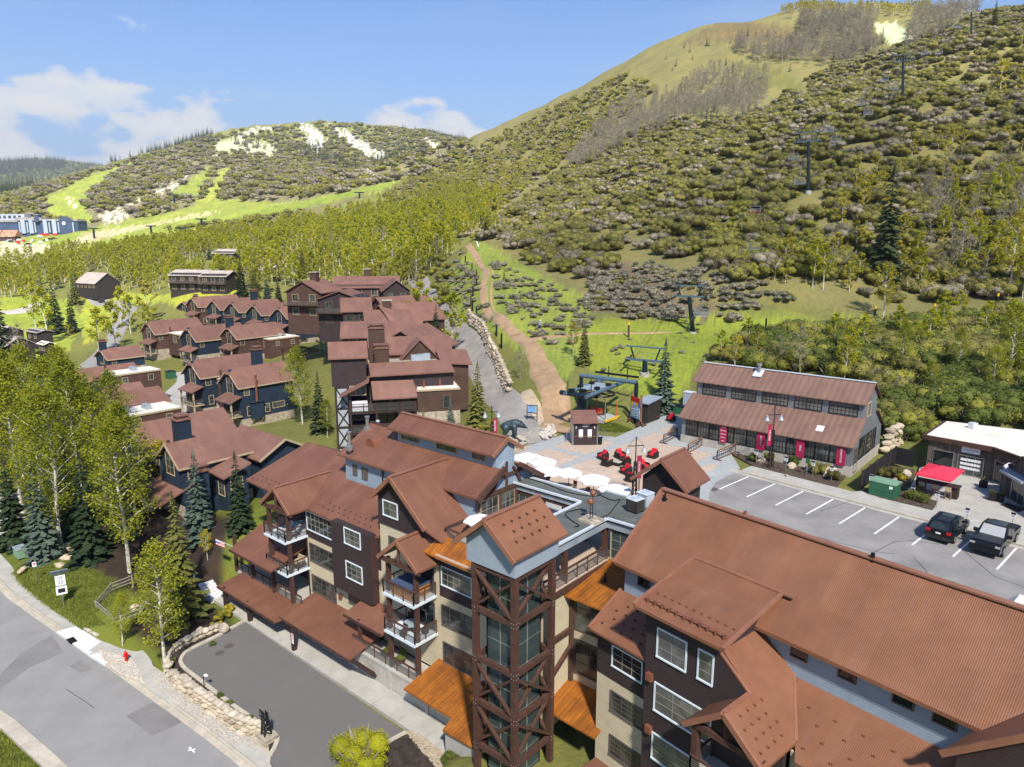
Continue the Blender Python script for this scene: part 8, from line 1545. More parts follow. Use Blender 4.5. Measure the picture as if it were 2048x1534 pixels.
# terminal
tm=thing('lift_terminal','dark blue tubular chair lift bottom terminal on one thick mast','lift terminal',Vector((*at(1163,850,.2)[:2],.2)));pm=Vector((*at(1163,848,.2)[:2],.2));zT=atY(1163,786,pm.y)[2];dT=(LT[0][0]-pm);dT=Vector((dT.x,dT.y,0)).normalized();nT_=Vector((dT.y,-dT.x,0));top=Vector((pm.x,pm.y,zT))
part(tm,'mast','lift_blue',lambda m:m.tube([pm-U_*.3,top],.62,14));part(tm,'base','concrete',lambda m:m.cyl(pm,1.0,-.3,.5,12))
Bm=1.5
for s_ in(-1,1):part(tm,'side_tube','lift_blue_light',lambda m:m.tube([top+nT_*s_*Bm-dT*1.6,top+nT_*s_*Bm+dT*8.5+U_*.2],.26,10))
part(tm,'front_tube','lift_blue',lambda m:m.tube([top-nT_*Bm*1.6-dT*1.2,top+nT_*Bm*1.1-dT*1.2],.3,10));part(tm,'deck_plate','ac_grey',lambda m:m.obox(top+dT*3.6+U_*.25,dT*2.4,nT_*1.2,U_*.06));part(tm,'bull_wheel','black_metal',lambda m:[m.tube([top+dT*3.8-U_*.75+(dT*math.cos(a)+nT_*math.sin(a))*r_ for a in np.linspace(0,2*math.pi,25)],.09,6)for r_ in(2.3,2.1)]+[m.beam(top+dT*3.8-U_*.75,top+dT*3.8-U_*.75+(dT*math.cos(a)+nT_*math.sin(a))*2.2,.12)for a in np.linspace(0,5.5,8)])
pf=top+dT*5.6
for s_ in(-1,1):part(tm,'portal_post','lift_blue',lambda m:m.tube([pf+nT_*s_*3.4-U_*2.2 if s_<0 else pf+nT_*s_*4.6-U_*4.8,pf+nT_*s_*(3.4 if s_<0 else 4.6)+U_*.9],.26,10))
part(tm,'portal_beam','lift_blue_light',lambda m:m.tube([pf-nT_*3.5+U_*.95,pf+nT_*4.7+U_*.95],.28,10));part(tm,'sheave_beam','black_metal',lambda m:(m.beam(pf+dT*3.5-nT_*3.2+U_*.9,pf+dT*3.5+nT_*3.2+U_*.9,.25),m.beam(pf+dT*3.5-nT_*1.2+U_*.5,pf+dT*3.5-nT_*1.2+U_*1.9,.12),m.beam(pf+dT*3.5+nT_*1.6+U_*.5,pf+dT*3.5+nT_*1.6+U_*1.9,.12)))
for x,y in((-1.2,-.8),(-.6,.4),(1.6,1.2),(1.6,-1.2),(4.2,-1.0),(4.4,1.3)):part(tm,'gear_box','black_metal',lambda m:m.obox(top+dT*x+nT_*y+U_*.45,dT*.28,nT_*.28,U_*.2))
for x,y in((-1.0,.3),(-1.1,-1.4),(1.2,.6)):part(tm,'rod','black_metal',lambda m:m.tube([top+dT*x+nT_*y,top+dT*x+nT_*y+U_*1.6],.06,5))
q=Vector(at(1250,845,0.2));
# cables with sag
cab=[]
for s_ in(-1,1):
 pts=[top+dT*3.8-U_*.6+nT_*s_*2.2]+[A_+n*s_*GAUGE-U_*.05 for A_,n in heads];last=pts[-1];d=ldir(4);pts.append(last+d*120+U_*45)
 cc=[]
 for a_,b_ in zip(pts,pts[1:]):
  L_=(b_-a_).length
  for k in range(12):f=k/12;cc.append(a_+(b_-a_)*f-U_*(4*f*(1-f)*L_*.018))
 cc.append(pts[-1]);cab.append((cc,s_));mb=MB();mb.tube(cc,.035,5);tag(mb.build('haul_cable','dark_trim',uv=False),'haul cable of the chair lift on its '+('left, uphill going' if s_<0 else 'right, downhill going')+' side','cable')
CH=thing('lift_chair','empty chairlift chair','lift chair',(0,0,0),group='empty chairs hanging from the lift cables',local=True)
part(CH,'hanger','steel',lambda m:(m.tube([(0,0,0),(.12,0,-.4),(.12,0,-1.4)],.05,6),m.beam((0,-.1,0),(0,.1,0),.12,.2)))
part(CH,'frame','steel',lambda m:m.tube([(-.1,-1.1,-2.75),(.12,-1.1,-2.6),(.12,-1.1,-1.7),(.12,-.9,-1.45),(.12,.9,-1.45),(.12,1.1,-1.7),(.12,1.1,-2.6),(-.1,1.1,-2.75)],.06,6));seat=part(CH,'seat','ac_grey',lambda m:lbox(m,-.45,.12,-1.05,1.05,-2.75,-2.66));part(CH,'backrest','steel',lambda m:[m.beam((.12,-1.05,-2.5+.16*k),(.12,1.05,-2.5+.16*k),.04,.05)for k in range(4)]);part(CH,'safety_bar','steel',lambda m:m.tube([(-.5,-1.0,-2.0),(-.55,1.0,-2.0)],.035,6))
first=True
def chair_at(s_,u,label,red=False):
 global first
 cc=[c for c,q in cab if q==s_][0];best=None
 for a_,b_ in zip(cc,cc[1:]):
  for k in range(6):
   p_=a_+(b_-a_)*k/6;pu=proj(p_.x,p_.y,p_.z)[0]
   if best is None or abs(pu-u)<best[0]:best=(abs(pu-u),p_,(b_-a_))
 p_,d=best[1],best[2];o=CH if first else copy_tree(CH);first=False;o.location=p_-U_*.05;o.rotation_euler=(0,0,math.atan2(d.y,d.x));o['label']=label
 if red:
  for c in o.children:
   if c.name.startswith('seat'):c.data=c.data.copy();c.data.materials[0]=MATS['red_cushion'];c['label']='red padded seat'
for s_,u,l,r_ in((1,1408,'empty lift chair just above the lowest free standing tower',False),(1,1404,'empty lift chair hanging behind the lowest tower',False),(-1,1512,'lift chair with a red seat low over the yellow bushes',True),(1,1508,'grey lift chair above the red seated one',False),(-1,1588,'lift chair just left below the second tower head',False),(1,1602,'lift chair beside the second tower mast',False),(1,1672,'lift chair right above the second tower',False),(-1,1660,'upper chair of the pair above the second tower',False),(-1,1722,'lift chair left in the middle of the upper span',False),(1,1738,'lift chair right in the middle of the upper span',False),(-1,1770,'lift chair left below the third tower',False),(1,1790,'lift chair right beside the third tower',False),(-1,1850,'lift chair left above the third tower',False),(1,1880,'lift chair right above the third tower',False),(-1,1915,'lift chair left below the skyline tower',False)):
 chair_at(s_,u,l,r_)
# ---- trail posts, person, snow gun, small car pair ------------------------------------------------------
for k,(u,v,h_)in enumerate(((920,490,1.5),(921,508,1.4),(931,524,1.6),(944,540,1.7),(953,555,1.8),(953,571,1.7),(946,592,2.0),(942,613,2.2),(945,622,2.0),(953,634,2.1),(960,650,1.8),(993,672,1.9),(1003,697,2.6),(1257,675,2.6),(1531,662,2.2),(1748,645,2.8),(1866,638,2.6),(1993,615,2.4))):
 q=hit(u,v);H=thing('padded_post',['black padded post beside the dirt trail','dark snowmaking post on the meadow bench'][k>12],'post',q,group='black padded posts beside the trail' if k<=12 else 'dark snowmaking posts on the meadow');part(H,'shaft','black_metal' if k%3!=1 else 'timber',lambda m:m.tube([q-U_*.3,q+U_*h_],.16,7))
 if k in(13,15,16,17):part(H,'cap','paint_yellow',lambda m:m.tube([q+U_*(h_-.45),q+U_*(h_+.05)],.18,7))
q=hit(1080,661);PE=thing('person','person in grey jacket and dark trousers walking on the meadow path','person',q)
bd=[[(0,0,.92,.15),(0,0,1.15,.17),(0,0,1.4,.19),(0,0,1.52,.08),(0,.02,1.6,.075),(0,.03,1.68,.11),(0,.02,1.76,.1)],[(-.1,0,.92,.1),(-.12,.14,.5,.075),(-.12,.12,.08,.05),(-.12,.24,.05,.045)],[(.1,0,.92,.1),(.12,-.1,.5,.075),(.12,-.22,.1,.05),(.12,-.1,.05,.045)],[(-.2,0,1.42,.07),(-.27,-.06,1.15,.05),(-.26,.1,.95,.04),(-.26,.16,.87,.035)],[(.2,0,1.42,.07),(.27,.06,1.15,.05),(.26,.2,.97,.04),(.26,.25,.9,.035)]]
o=blob_body(PE,'body','skin_coat',bd,8);part(PE,'trousers','black_fabric',lambda m:(m.tube([q+Vector((-.1,0,.98)),q+Vector((-.12,.14,.5)),q+Vector((-.12,.12,.12))],[.13,.1,.08],8),m.tube([q+Vector((.1,0,.98)),q+Vector((.12,-.1,.5)),q+Vector((.12,-.22,.14))],[.13,.1,.08],8)));part(PE,'head_cover','sign_white',lambda m:m.ball(q+Vector((0,.02,1.75)),.115,8,6))
q=hit(957,502);H=thing('snow_gun','white snow gun on a tripod beside the upper dirt trail','snow gun',q);part(H,'tripod','steel',lambda m:[m.beam(q+Vector((math.cos(a)*.8,math.sin(a)*.8,0)),q+U_*1.3,.06)for a in(0,2.1,4.2)]);part(H,'barrel','sign_white',lambda m:m.tube([q+U_*1.2,q+Vector((-.5,0,2.6))],[.2,.14],8))
small_car('dark car higher up on the pale valley road',190,601,'car_black',2.2);small_car('dark car nearer on the pale valley road',203,607,'car_grey',2.3)
# stone wall above the access road
sw=smooth_line([(*p,0)for p in px((932,655,146),(960,690,132),(985,720,118),(1008,752,106),(1014,770,101))],6);W2=thing('roadside_stone_wall','rough stacked boulder wall between the access road and the green bank','retaining wall',sw[12]);rg_=random.Random(4);sd2=[0]
for a_,b_ in zip(sw,sw[1:]):sd2.append(sd2[-1]+(b_-a_).length)
for row in range(4):
 s_=rg_.uniform(0,.5)
 while s_<sd2[-1]-.3:
  ln=rg_.uniform(.6,1.15);p_,t_=on_line(sw,sd2,s_+ln/2);zb=hz(p_.x,p_.y);n_=Vector((t_.y,-t_.x,0));q=Vector((p_.x,p_.y,zb+.2+.5*row))+n_*(-.15*row)+n_*rg_.uniform(-.1,.1)
  part(W2,'stone','stone' if rg_.random()<.6 else 'stone_wall',lambda m:m.ball(q,1,6,4,(ln*.5,.45,.33),.2,rg_));s_+=ln
# dumpster on the lane, mid distance lift towers on the far slopes
q=hit(342,756);H=thing('skip_container','dark green skip on the lane between the townhouses','container',q);part(H,'body','green_metal',lambda m:m.obox(q+U_*.8,FL.A*1.1,FL.B*.8,U_*.8));part(H,'lid','black_metal',lambda m:m.obox(q+U_*1.65,FL.A*1.15,FL.B*.85,U_*.05))
for k,(u,v,h_,l)in enumerate(((350,412,22,'left'),(403,390,18,'upper'),(189,477,20,'lowest left'),(404,456,18,'lowest right'),(303,468,16,'near the pale track'),(719,397,12,'on the dark green run'),(534,450,14,'above the grove'),(362,472,16,'small, at the grove edge'))):
 q=hit(u,v);hh=atY(u,v-h_*1.0,q.y)[2]-q.z;H=thing('far_lift_tower','thin distant lift tower on the green run, '+l,'lift tower',q,group='distant lift towers on the green runs');part(H,'mast','lift_blue',lambda m:m.tube([q-U_,q+U_*hh],.9,6));part(H,'cross_arm','lift_blue',lambda m:m.beam(q+U_*hh-Vector((4.2,0,0)),q+U_*hh+Vector((4.2,0,0)),1.0))
# ================================================================== vegetation
def fast_mesh(name,V,quads,tris,mats,midx=None):
 me=bpy.data.meshes.new(name);nq,nt_=len(quads),len(tris);me.vertices.add(len(V));me.vertices.foreach_set('co',np.asarray(V,np.float32).ravel())
 li=np.concatenate([np.asarray(quads,np.int32).ravel(),np.asarray(tris,np.int32).ravel()])if nq or nt_ else np.zeros(0,np.int32)
 me.loops.add(len(li));me.loops.foreach_set('vertex_index',li);me.polygons.add(nq+nt_)
 me.polygons.foreach_set('loop_start',np.concatenate([np.arange(nq)*4,nq*4+np.arange(nt_)*3]));me.polygons.foreach_set('loop_total',np.concatenate([np.full(nq,4),np.full(nt_,3)]))
 for m in mats:me.materials.append(MATS[m])
 if midx is not None:me.polygons.foreach_set('material_index',midx)
 me.update();return me
def quads_at(c,size,rg_,flat=0.0):
 """leaf quads of random orientation at centres c"""
 n=len(c);d=rg_.normal(size=(n,3));d[:,2]*=.5;d/=np.linalg.norm(d,axis=1)[:,None]
 e=rg_.normal(size=(n,3));e[:,2]*=.5;e-=d*(e*d).sum(1)[:,None];e/=np.linalg.norm(e,axis=1)[:,None]
 s=np.asarray(size).reshape(-1,1)*np.ones((n,1));p=s*d;q=s*e*0.7
 V=np.stack([c-p,c-q*.9+p*.1,c+p,c+q*.9-p*.1],1).reshape(-1,3);return V,np.arange(4*n).reshape(-1,4)
def aspen_mesh(seed,h,nleaf,lsize,r=0.15,base=0.22,leaf='leaf_aspen',nl=26,bark='bark_white',limb_n=3):
 g=np.random.default_rng(seed);pr=random.Random(seed);tr=MB()
 bend=g.normal(0,.012*h,(6,2));zs=np.linspace(-.3,h*.97,6);cx=np.cumsum(bend,0);cx-=cx[0]
 tr.tube([(cx[i,0],cx[i,1],zs[i])for i in range(6)],[h*.0125*(1-.85*i/5)+.01 for i in range(6)],limb_n+3)
 tips=[]
 for i in range(nl):
  t_=base+(0.97-base)*(i+pr.random())/nl;an=i*2.4+pr.uniform(-.4,.4);L_=h*r*(1.25*math.sin(math.pi*min(1,(t_-base)/(1-base)*.82+.2)))*pr.uniform(.65,1.15)
  x0=np.interp(t_*h,zs,cx[:,0]);y0=np.interp(t_*h,zs,cx[:,1]);p=np.array([x0,y0,t_*h]);q=p+np.array([math.cos(an)*L_,math.sin(an)*L_,L_*pr.uniform(.5,1.1)])
  tr.tube([p,(p+q)/2+np.array([0,0,.04*L_]),q],[h*.004,h*.0028,h*.001],limb_n,False);tips.append((p,q))
 k=g.integers(0,nl,nleaf);f=np.sqrt(g.uniform(.12,1.12,nleaf));P=np.array([a for a,b in tips])[k];Q=np.array([b for a,b in tips])[k]
 c=P+(Q-P)*f[:,None]+g.normal(0,h*.022,(nleaf,3));V,q=quads_at(c,lsize*g.uniform(.6,1.3,nleaf),g)
 return tr.mesh('trunk',bark,uv=False),fast_mesh('crown',V,q,[],[leaf])
def spruce_mesh(seed,h,whorls,per,needle='needle',r=0.2,spr=3):
 g=np.random.default_rng(seed);tr=MB();tr.tube([(0,0,-.4),(0,0,h*.5),(0,0,h*.98)],[h*.016,h*.01,.01],6);V=[];T=[]
 for i in range(whorls):
  t_=.04+.95*(i+.5)/whorls;R_=h*r*(1-t_)**.85*g.uniform(.85,1.1)+.05*h*.2;n=max(4,int(per*(1-t_*.55)))
  a0=g.uniform(0,6.28)
  for j in range(n):
   an=a0+2*math.pi*j/n+g.normal(0,.12);L_=R_*g.uniform(.7,1.12);dr=np.array([math.cos(an),math.sin(an),0]);sd_=np.array([-dr[1],dr[0],0]);z0=t_*h+g.normal(0,.012*h);droop=L_*g.uniform(.18,.42)
   for s_ in range(spr):
    f0=s_/spr*.8;f1=min(1.0,f0+.5);wd_=L_*.26*(1-f0*.6)*g.uniform(.7,1.2);p=dr*L_*f0+np.array([0,0,z0-droop*f0**1.4]);q=dr*L_*f1+np.array([0,0,z0-droop*f1**1.4+L_*.05]);o=len(V)
    V+=[p,(p+q)/2+sd_*wd_-np.array([0,0,wd_*.35]),q,(p+q)/2-sd_*wd_-np.array([0,0,wd_*.35])];T+=[(o,o+1,o+2),(o,o+2,o+3)]
   o=len(V);mid=dr*L_*.55+np.array([0,0,z0-droop*.5]);V+=[dr*L_*.1+np.array([0,0,z0]),mid-np.array([0,0,L_*.22]),dr*L_+np.array([0,0,z0-droop])];T.append((o,o+1,o+2))
 o=len(V);
 for an in(0,2.1,4.2):V+=[np.array([0,0,h*1.03]),np.array([math.cos(an)*h*.02,math.sin(an)*h*.02,h*.9]),np.array([math.cos(an+1)*h*.02,math.sin(an+1)*h*.02,h*.9])];T.append((o,o+1,o+2));o+=3
 return tr.mesh('trunk','bark_brown',uv=False),fast_mesh('crown',np.array(V),[],T,[needle])
def shrub_mesh(seed,h,rad,nleaf,lsize,leaf,ntwig=40,twig='twig_grey',lumps=7):
 g=np.random.default_rng(seed);lc=np.stack([g.normal(0,rad*.5,lumps),g.normal(0,rad*.5,lumps),g.uniform(.3,.75,lumps)*h],1);k=g.integers(0,lumps,nleaf);d=g.normal(size=(nleaf,3));d/=np.linalg.norm(d,axis=1)[:,None]
 c=lc[k]+d*np.array([rad*.5,rad*.5,h*.3])*g.uniform(.82,1.1,nleaf)[:,None];c[:,2]=np.abs(c[:,2])+.05;V,q=quads_at(c,lsize*g.uniform(.6,1.3,nleaf),g);T=[];V=list(V)
 core=MB()
 for cx_,cy_,cz_ in lc:core.ball((cx_,cy_,cz_),1,7,5,(rad*.43,rad*.43,h*.25))
 o=len(V);V+=[np.array(p)for p in core.v];cf_=[tuple(i+o for i in f)for f in core.f];q=np.concatenate([q,np.array([f for f in cf_ if len(f)==4])]);T+=[f for f in cf_ if len(f)==3];ncore=len(T)
 for i in range(ntwig):
  an=g.uniform(0,6.28);L_=rad*g.uniform(.4,1.1);o=len(V);tip=np.array([math.cos(an)*L_,math.sin(an)*L_,h*g.uniform(.6,1.08)]);w_=.035*h;V+=[np.array([g.normal(0,.15*rad),g.normal(0,.15*rad),0]),tip*np.array([.6,.6,.55])+np.array([w_,-w_,0]),tip];T.append((o,o+1,o+2))
 return fast_mesh('bush',np.array(V),q,T,[leaf,twig],np.concatenate([np.zeros(len(q)+ncore,np.int32),np.ones(len(T)-ncore,np.int32)]))
# prototypes: near (dense), middle, far
AN=[aspen_mesh(10+i,11,5200,.10,.15,.2,'leaf_aspen_near',40)for i in range(4)]
AY=[aspen_mesh(20+i,9,1900,.12,.16,.25,'leaf_yellow',22)for i in range(2)]
AM_=[aspen_mesh(30+i,10,1300,.2,.16,.22,'leaf_aspen',14)for i in range(4)]
AMY=[aspen_mesh(40+i,8,800,.21,.22,.12,'leaf_yellow',12)for i in range(2)]
AG=[aspen_mesh(50+i,10,520,.13,.15,.22,'twig_grey',18,'bark_grey')for i in range(3)]
SN=[spruce_mesh(60+i,12,26,13,['needle','needle_blue','needle_olive'][i],.2,4)for i in range(3)]
SM=[spruce_mesh(70+i,12,14,8,['needle','needle_blue','needle'][i],.17,2)for i in range(3)]
SF=[spruce_mesh(80+i,12,8,7,'needle',.24,1)for i in range(2)]
BO=[shrub_mesh(90+i,2.3,1.9,620,.13,'leaf_olive',50,lumps=9)for i in range(3)]
BG=[shrub_mesh(100+i,2.2,1.8,420,.12,'twig_grey',90,lumps=8)for i in range(2)]
BGr=[shrub_mesh(110+i,2.4,1.7,700,.14,'leaf_green',30,lumps=9)for i in range(2)]
BY=[shrub_mesh(115+i,2.4,1.7,560,.14,'leaf_spring',50,lumps=8)for i in range(2)]
BS=[shrub_mesh(120+i,.7,.7,150,.09,'sage',30,lumps=3)for i in range(2)]
def tree2(name,label,cat,pair,loc,sc,rz=None,group=None,sxy=1.0):
 o=thing(name,label,cat,loc,rnd.uniform(0,6.28)if rz is None else rz,group);o.scale=(sc*sxy,sc*sxy,sc)
 for nm,me in zip(('trunk','crown'),pair):c=bpy.data.objects.new(nm,me);C.objects.link(c);c.parent=o
 return o
def bush1(name,label,cat,me,loc,sc,group=None):
 o=bpy.data.objects.new(name,me);C.objects.link(o);o.location=loc;o.rotation_euler=(0,0,rnd.uniform(0,6.28));o.scale=sc if hasattr(sc,'__len__')else(sc,)*3;return tag(o,label,cat,group)
def placed(kind,u,vb,vt,label,pairs,h0,name,cat='tree',z=None,sxy=1.0,group=None):
 """a tree whose foot is seen at (u, vb) and whose tip reaches row vt"""
 p=Vector(at(u,vb,z))if z is not None else hit(u,vb)
 zt=atY(u,vt,p.y)[2];p.z=hz(p.x,p.y)-.05;return tree2(name,label,cat,pairs,p,max(.15,(zt-p.z)/h0),group=group,sxy=sxy)
NT=[
 ('sp',88,1108,925,'grey green spruce nearest the street bend, beside the green utility box',SN[1]),('sp',185,1120,890,'dark spruce behind the stacked boulders',SN[0]),('sp',400,1062,898,'blue green spruce with pointed top against the navy house roofs',SN[1]),('sp',482,1072,903,'slim green spruce right beside the lodge end wall',SN[0]),
 ('sp',366,1216,985,'tall olive fir with a bare pale lower trunk in the mulch',SN[2]),('sp',30,1075,905,'dark spruce at the left edge above the footpath',SN[0]),('sp',262,1085,850,'tall dark spruce behind the leaning bright green aspen',SN[0]),('sp',150,1060,870,'shaded spruce between the aspens at far left',SN[0]),
 ('as',258,1134,838,'broad bright green aspen above the boulders with low sweeping branches',AN[0]),('as',282,1088,800,'tall thin aspen behind the bright green aspen',AN[1]),('as',125,1096,775,'tall pale aspen whose white trunk rises between two spruces',AN[2]),('ay',327,1312,1085,'young yellow green aspen with forked white trunk in the dark mulch',AN[3]),('ay',242,1268,1188,'small green sapling by the log fence',AN[1]),
 ('ay',418,1146,1058,'small yellow aspen on the bank left of the lodge steps',AY[0]),('as',335,1040,880,'yellow green aspen left of the blue green spruce',AY[1]),('as',45,1010,760,'tall airy aspen at far left above the path',AN[1]),('as',85,985,770,'airy aspen with a clean white trunk, third from the left edge',AN[2]),('as',15,955,725,'aspen cut by the left edge of the view',AN[0]),
 ('as',170,1000,715,'tallest aspen in front of the brown flat roofed houses',AN[3]),('as',62,915,690,'aspen at left whose top reaches the rocky lawn edge',AN[2]),('as',112,935,712,'bushy aspen left of the low brown townhouse',AN[0]),('as',212,990,770,'aspen covering the low brown flat roofed house',AN[1]),('as',250,1000,815,'aspen in front of the chimney house',AN[2]),('as',190,940,745,'thin aspen behind the row at left',AN[3]),('as',30,880,700,'slim aspen at the left edge above the rocks',AN[1]),('as',140,900,690,'slim aspen in front of the low navy house',AN[0]),
 ('as',640,705,640,'green aspen in front of the upper brown lodges, left one',AM_[2]),('as',690,700,648,'green aspen in front of the upper brown lodges, right one',AM_[3]),('as',240,930,740,'bright aspen before the flat white roof by the lane',AN[3]),('as',5,1010,790,'leaning aspen at the very left edge',AN[3]),('as',150,985,760,'bushy aspen right of the tall thin pair at left',AN[0]),('ay',300,1010,880,'low bright aspen before the chimney house corner',AY[0]),('as',275,955,835,'fine leaved aspen touching the chimney house roof',AN[2]),('as',45,950,720,'second slim aspen from the left edge',AN[3]),
 ('as',95,1040,830,'lower aspen at the foot of the left grove',AN[2]),('as',225,1060,860,'aspen between the two boulder spruces',AN[3]),
 ('as',604,832,690,'slender aspen standing at the end of the navy townhouse',AN[1]),('sp',640,856,742,'dark spruce against the half timbered tower',SN[0]),('as',655,868,798,'round green tree at the foot of the half timbered tower',AN[0]),('as',664,690,630,'round green tree beyond the navy flue pipe house',AM_[0]),('ag',702,700,648,'silver grey tree beside the brown tower house',AG[0]),
 ('as',840,700,565,'tall green poplar right of the stepping lodges',AM_[1]),('sp',873,702,608,'dark spruce between the poplar and the yellow aspen',SN[0]),('ay',905,712,580,'bright yellow aspen beside the access road',AM_[2]),('sp',956,866,722,'broad olive spruce where the access road meets the plaza',SN[2]),('sp',848,880,812,'small spruce in front of the chestnut wing',SN[2]),('sp',902,878,796,'small blue spruce at the corner of the chestnut wing',SN[1]),('ay',985,885,838,'low yellow bush tree by the red banner post',AY[0]),('ay',962,884,850,'low yellow bush under the olive spruce',AY[1]),
 ('sp',1326,830,676,'blue spruce on the plaza beside the lift boarding hut',SN[1]),('sp',1766,560,326,'huge dark spruce towering on the slope above the shop',SN[0]),('sp',1168,730,640,'slim spruce alone in the meadow behind the lift terminal',SN[2]),('ay',1147,712,642,'yellow bush beside the slim meadow spruce',AY[0]),('sp',1008,566,530,'small spruce above the dirt trail',SM[0]),('sp',1040,760,690,'scrawny young tree between road and dirt trail',AG[1]),
 ('sp',115,668,558,'big dark spruce on the left lawn, taller of the pair',SN[0]),('sp',146,668,585,'dark spruce right of the tallest lawn spruce',SN[0]),('sp',152,610,540,'broad spruce behind the lawn pair',SN[2]),('sp',12,735,590,'dark spruce at the left edge beside the grey house',SN[0]),('as',72,655,552,'big green poplar left of the lawn spruces',AM_[1]),('as',100,690,575,'grey green poplar touching the lawn spruces',AM_[0]),('ag',44,760,645,'bare white branched tree on the left lawn',AG[2]),('ay',138,680,648,'low yellow tree at the foot of the lawn spruces',AMY[0]),
 ('as',200,715,612,'slim green poplar along the valley road',AM_[3]),('as',232,700,600,'poplar beside the valley road in front of the lane',AM_[2]),('as',262,668,590,'poplar at the left end of the townhouses',AM_[0]),('ay',294,650,562,'bright yellow poplar on the lawn behind the townhouses',AMY[1]),('as',242,660,575,'grey green poplar by the valley road bend',AM_[1]),('as',300,690,610,'poplar in front of the left end of the middle row',AM_[3]),
 ('sp',484,596,512,'dark spruce above the back row of townhouses',SN[0]),('sp',500,520,484,'short dark spruce in the middle of the grove',SM[0]),('sp',510,600,530,'olive spruce right of the dark grove spruce',SN[2]),('sp',606,556,490,'tall brownish spruce in the grove',SN[2]),('sp',536,612,548,'narrow blue spruce behind the back row',SN[1]),('sp',558,612,552,'narrow spruce right of the blue one behind the back row',SN[0]),('sp',462,610,572,'small spruce on the lawn behind the back row',SM[1]),('sp',418,520,470,'spruce tip in the left part of the grove',SM[0]),('sp',285,560,508,'pointed spruce in the left grove',SM[0]),('sp',270,570,520,'second pointed spruce in the left grove',SM[1]),('sp',690,500,465,'small conifer high in the grove',SM[0]),('sp',95,560,528,'spruce top beside the dark house',SM[2]),('sp',60,575,530,'spruce left of the dark house lawn',SM[0]),('sp',82,590,536,'spruce between the two left of the dark house',SM[2]),
 ('as',1625,575,478,'white trunked aspen on the slope left of the huge spruce',AM_[1]),('as',1646,580,482,'second white trunked aspen left of the huge spruce',AM_[3]),('ag',1660,560,490,'bare grey aspen beside the two white trunks',AG[0]),('ay',2020,590,415,'large yellow aspen with white trunk at the right edge',AY[0]),('ay',1765,640,524,'yellow shrubby aspen in front of the huge spruce',AY[1]),('ag',2030,470,345,'bare aspen at the right edge above the yellow one',AG[1]),('ay',2000,190,118,'small aspen high on the slope near the right edge',AMY[0]),('ay',2044,200,130,'yellow aspen cut by the right edge high on the slope',AMY[1]),
 ('as',1800,752,640,'pale trunked aspen in the thicket behind the shop',AN[1]),('as',1912,768,655,'white trunked aspen in the thicket above the office',AN[2]),('as',2014,785,605,'tall white trunked aspen at the right of the thicket',AN[3]),('ag',1600,762,650,'bare grey tree behind the shop ridge',AG[0]),('ag',1560,740,668,'leafless grey tree left of the shop flue',AG[1]),('ay',1470,745,668,'yellow green tree behind the left end of the shop',AY[0]),('ay',1690,770,670,'yellow green tree behind the right end of the shop',AY[1]),('as',1980,800,690,'yellowish aspen above the office roof',AN[0]),('as',1860,800,720,'low aspen at the thicket edge behind the office',AN[1]),
 ('sp',1986,66,0,'broad dark conifer on the skyline beside the top lift tower',SN[2]),('sp',1412,262,198,'dark fir alone on the grey aspen slope',SM[0]),('sp',1421,255,212,'shorter fir beside the lone fir on the grey slope',SM[2]),('sp',1735,100,54,'pointed fir left of the snow patch',SM[0]),('sp',1764,88,44,'pointed fir in front of the snow patch',SM[2]),('sp',1695,105,72,'fir in the grey aspens left of the snow patch',SM[0]),('sp',1497,222,195,'small fir in the grey aspen stand',SM[1]),('sp',1509,222,196,'small fir right of its twin in the grey aspens',SM[0]),('sp',1413,92,68,'small fir on the round bare top',SM[1]),('sp',1612,80,48,'fir right of the round bare top',SM[0]),('sp',1368,96,82,'tiny fir at left of the bare top',SM[2]),
]
H0={id(k[0]):12 for k in SN+SM+SF}
for k in AN:H0[id(k[0])]=11
for k in AY:H0[id(k[0])]=9
for k in AM_+AG:H0[id(k[0])]=10
for k in AMY:H0[id(k[0])]=8
for kd,u,vb,vt,lab,pair in NT:
 z=None
 if vb in(1062,1072):z=-8.7
 elif vb>1000 and u<500:z=-11.6
 elif vb>870 and u<300:z=-11.8
 elif 560<u<700 and vb>780:z=-7.5
 nm={'sp':'spruce_tree','as':'aspen_tree','ay':'aspen_tree','ag':'bare_tree'}[kd]
 placed(kd,u,vb,vt,lab,pair,H0[id(pair[0])],nm,z=z)
# ------------------------------------------------------------------ woods and brush by region
QA=np.zeros(len(GX));g2=lambda a:a.reshape(nT,nR)
cell=(RR*np.gradient(ths)[:,None]*np.gradient(rs)[None,:]).ravel()
tanel=(GZ-CAM_H)/np.maximum(np.hypot(GX,GY),1);mxel=np.maximum.accumulate(g2(tanel),1).ravel();vis=FRONT&(tanel>mxel-9/np.maximum(np.hypot(GX,GY),1))
RD=np.hypot(GX,GY)
AVOID=[PLAZA,LOT,OFFICE_PAD,WALK,BED,[tuple(FL.W(a,b))[:2]for a,b in((-40,70),(-16,70),(-15,85),(-39,86))]]
def region_pts(poly,n,rmin=100,rmax=5000,seed=1,excl=()):
 k=vis&(RD>rmin)&(RD<rmax)&inpoly(poly,GU,GV)
 for e in excl:k&=~inpoly(e,GU,GV)
 idx=np.where(k)[0];g=np.random.default_rng(seed)
 if not len(idx):return np.zeros((0,3))
 w_=cell[idx];pick=g.choice(idx,n,p=w_/w_.sum());th=TH.ravel()[pick]+g.uniform(-.5,.5,n)*0.0038;r_=RR.ravel()[pick]*(1+g.uniform(-.5,.5,n)*.018)
 x,y=np.sin(th)*r_,np.cos(th)*r_;ok=np.ones(n,bool)
 for a in AVOID:ok&=pdist(a,x,y)>1.0
 x,y=x[ok],y[ok];return np.stack([x,y,hz(x,y)-.08],1)
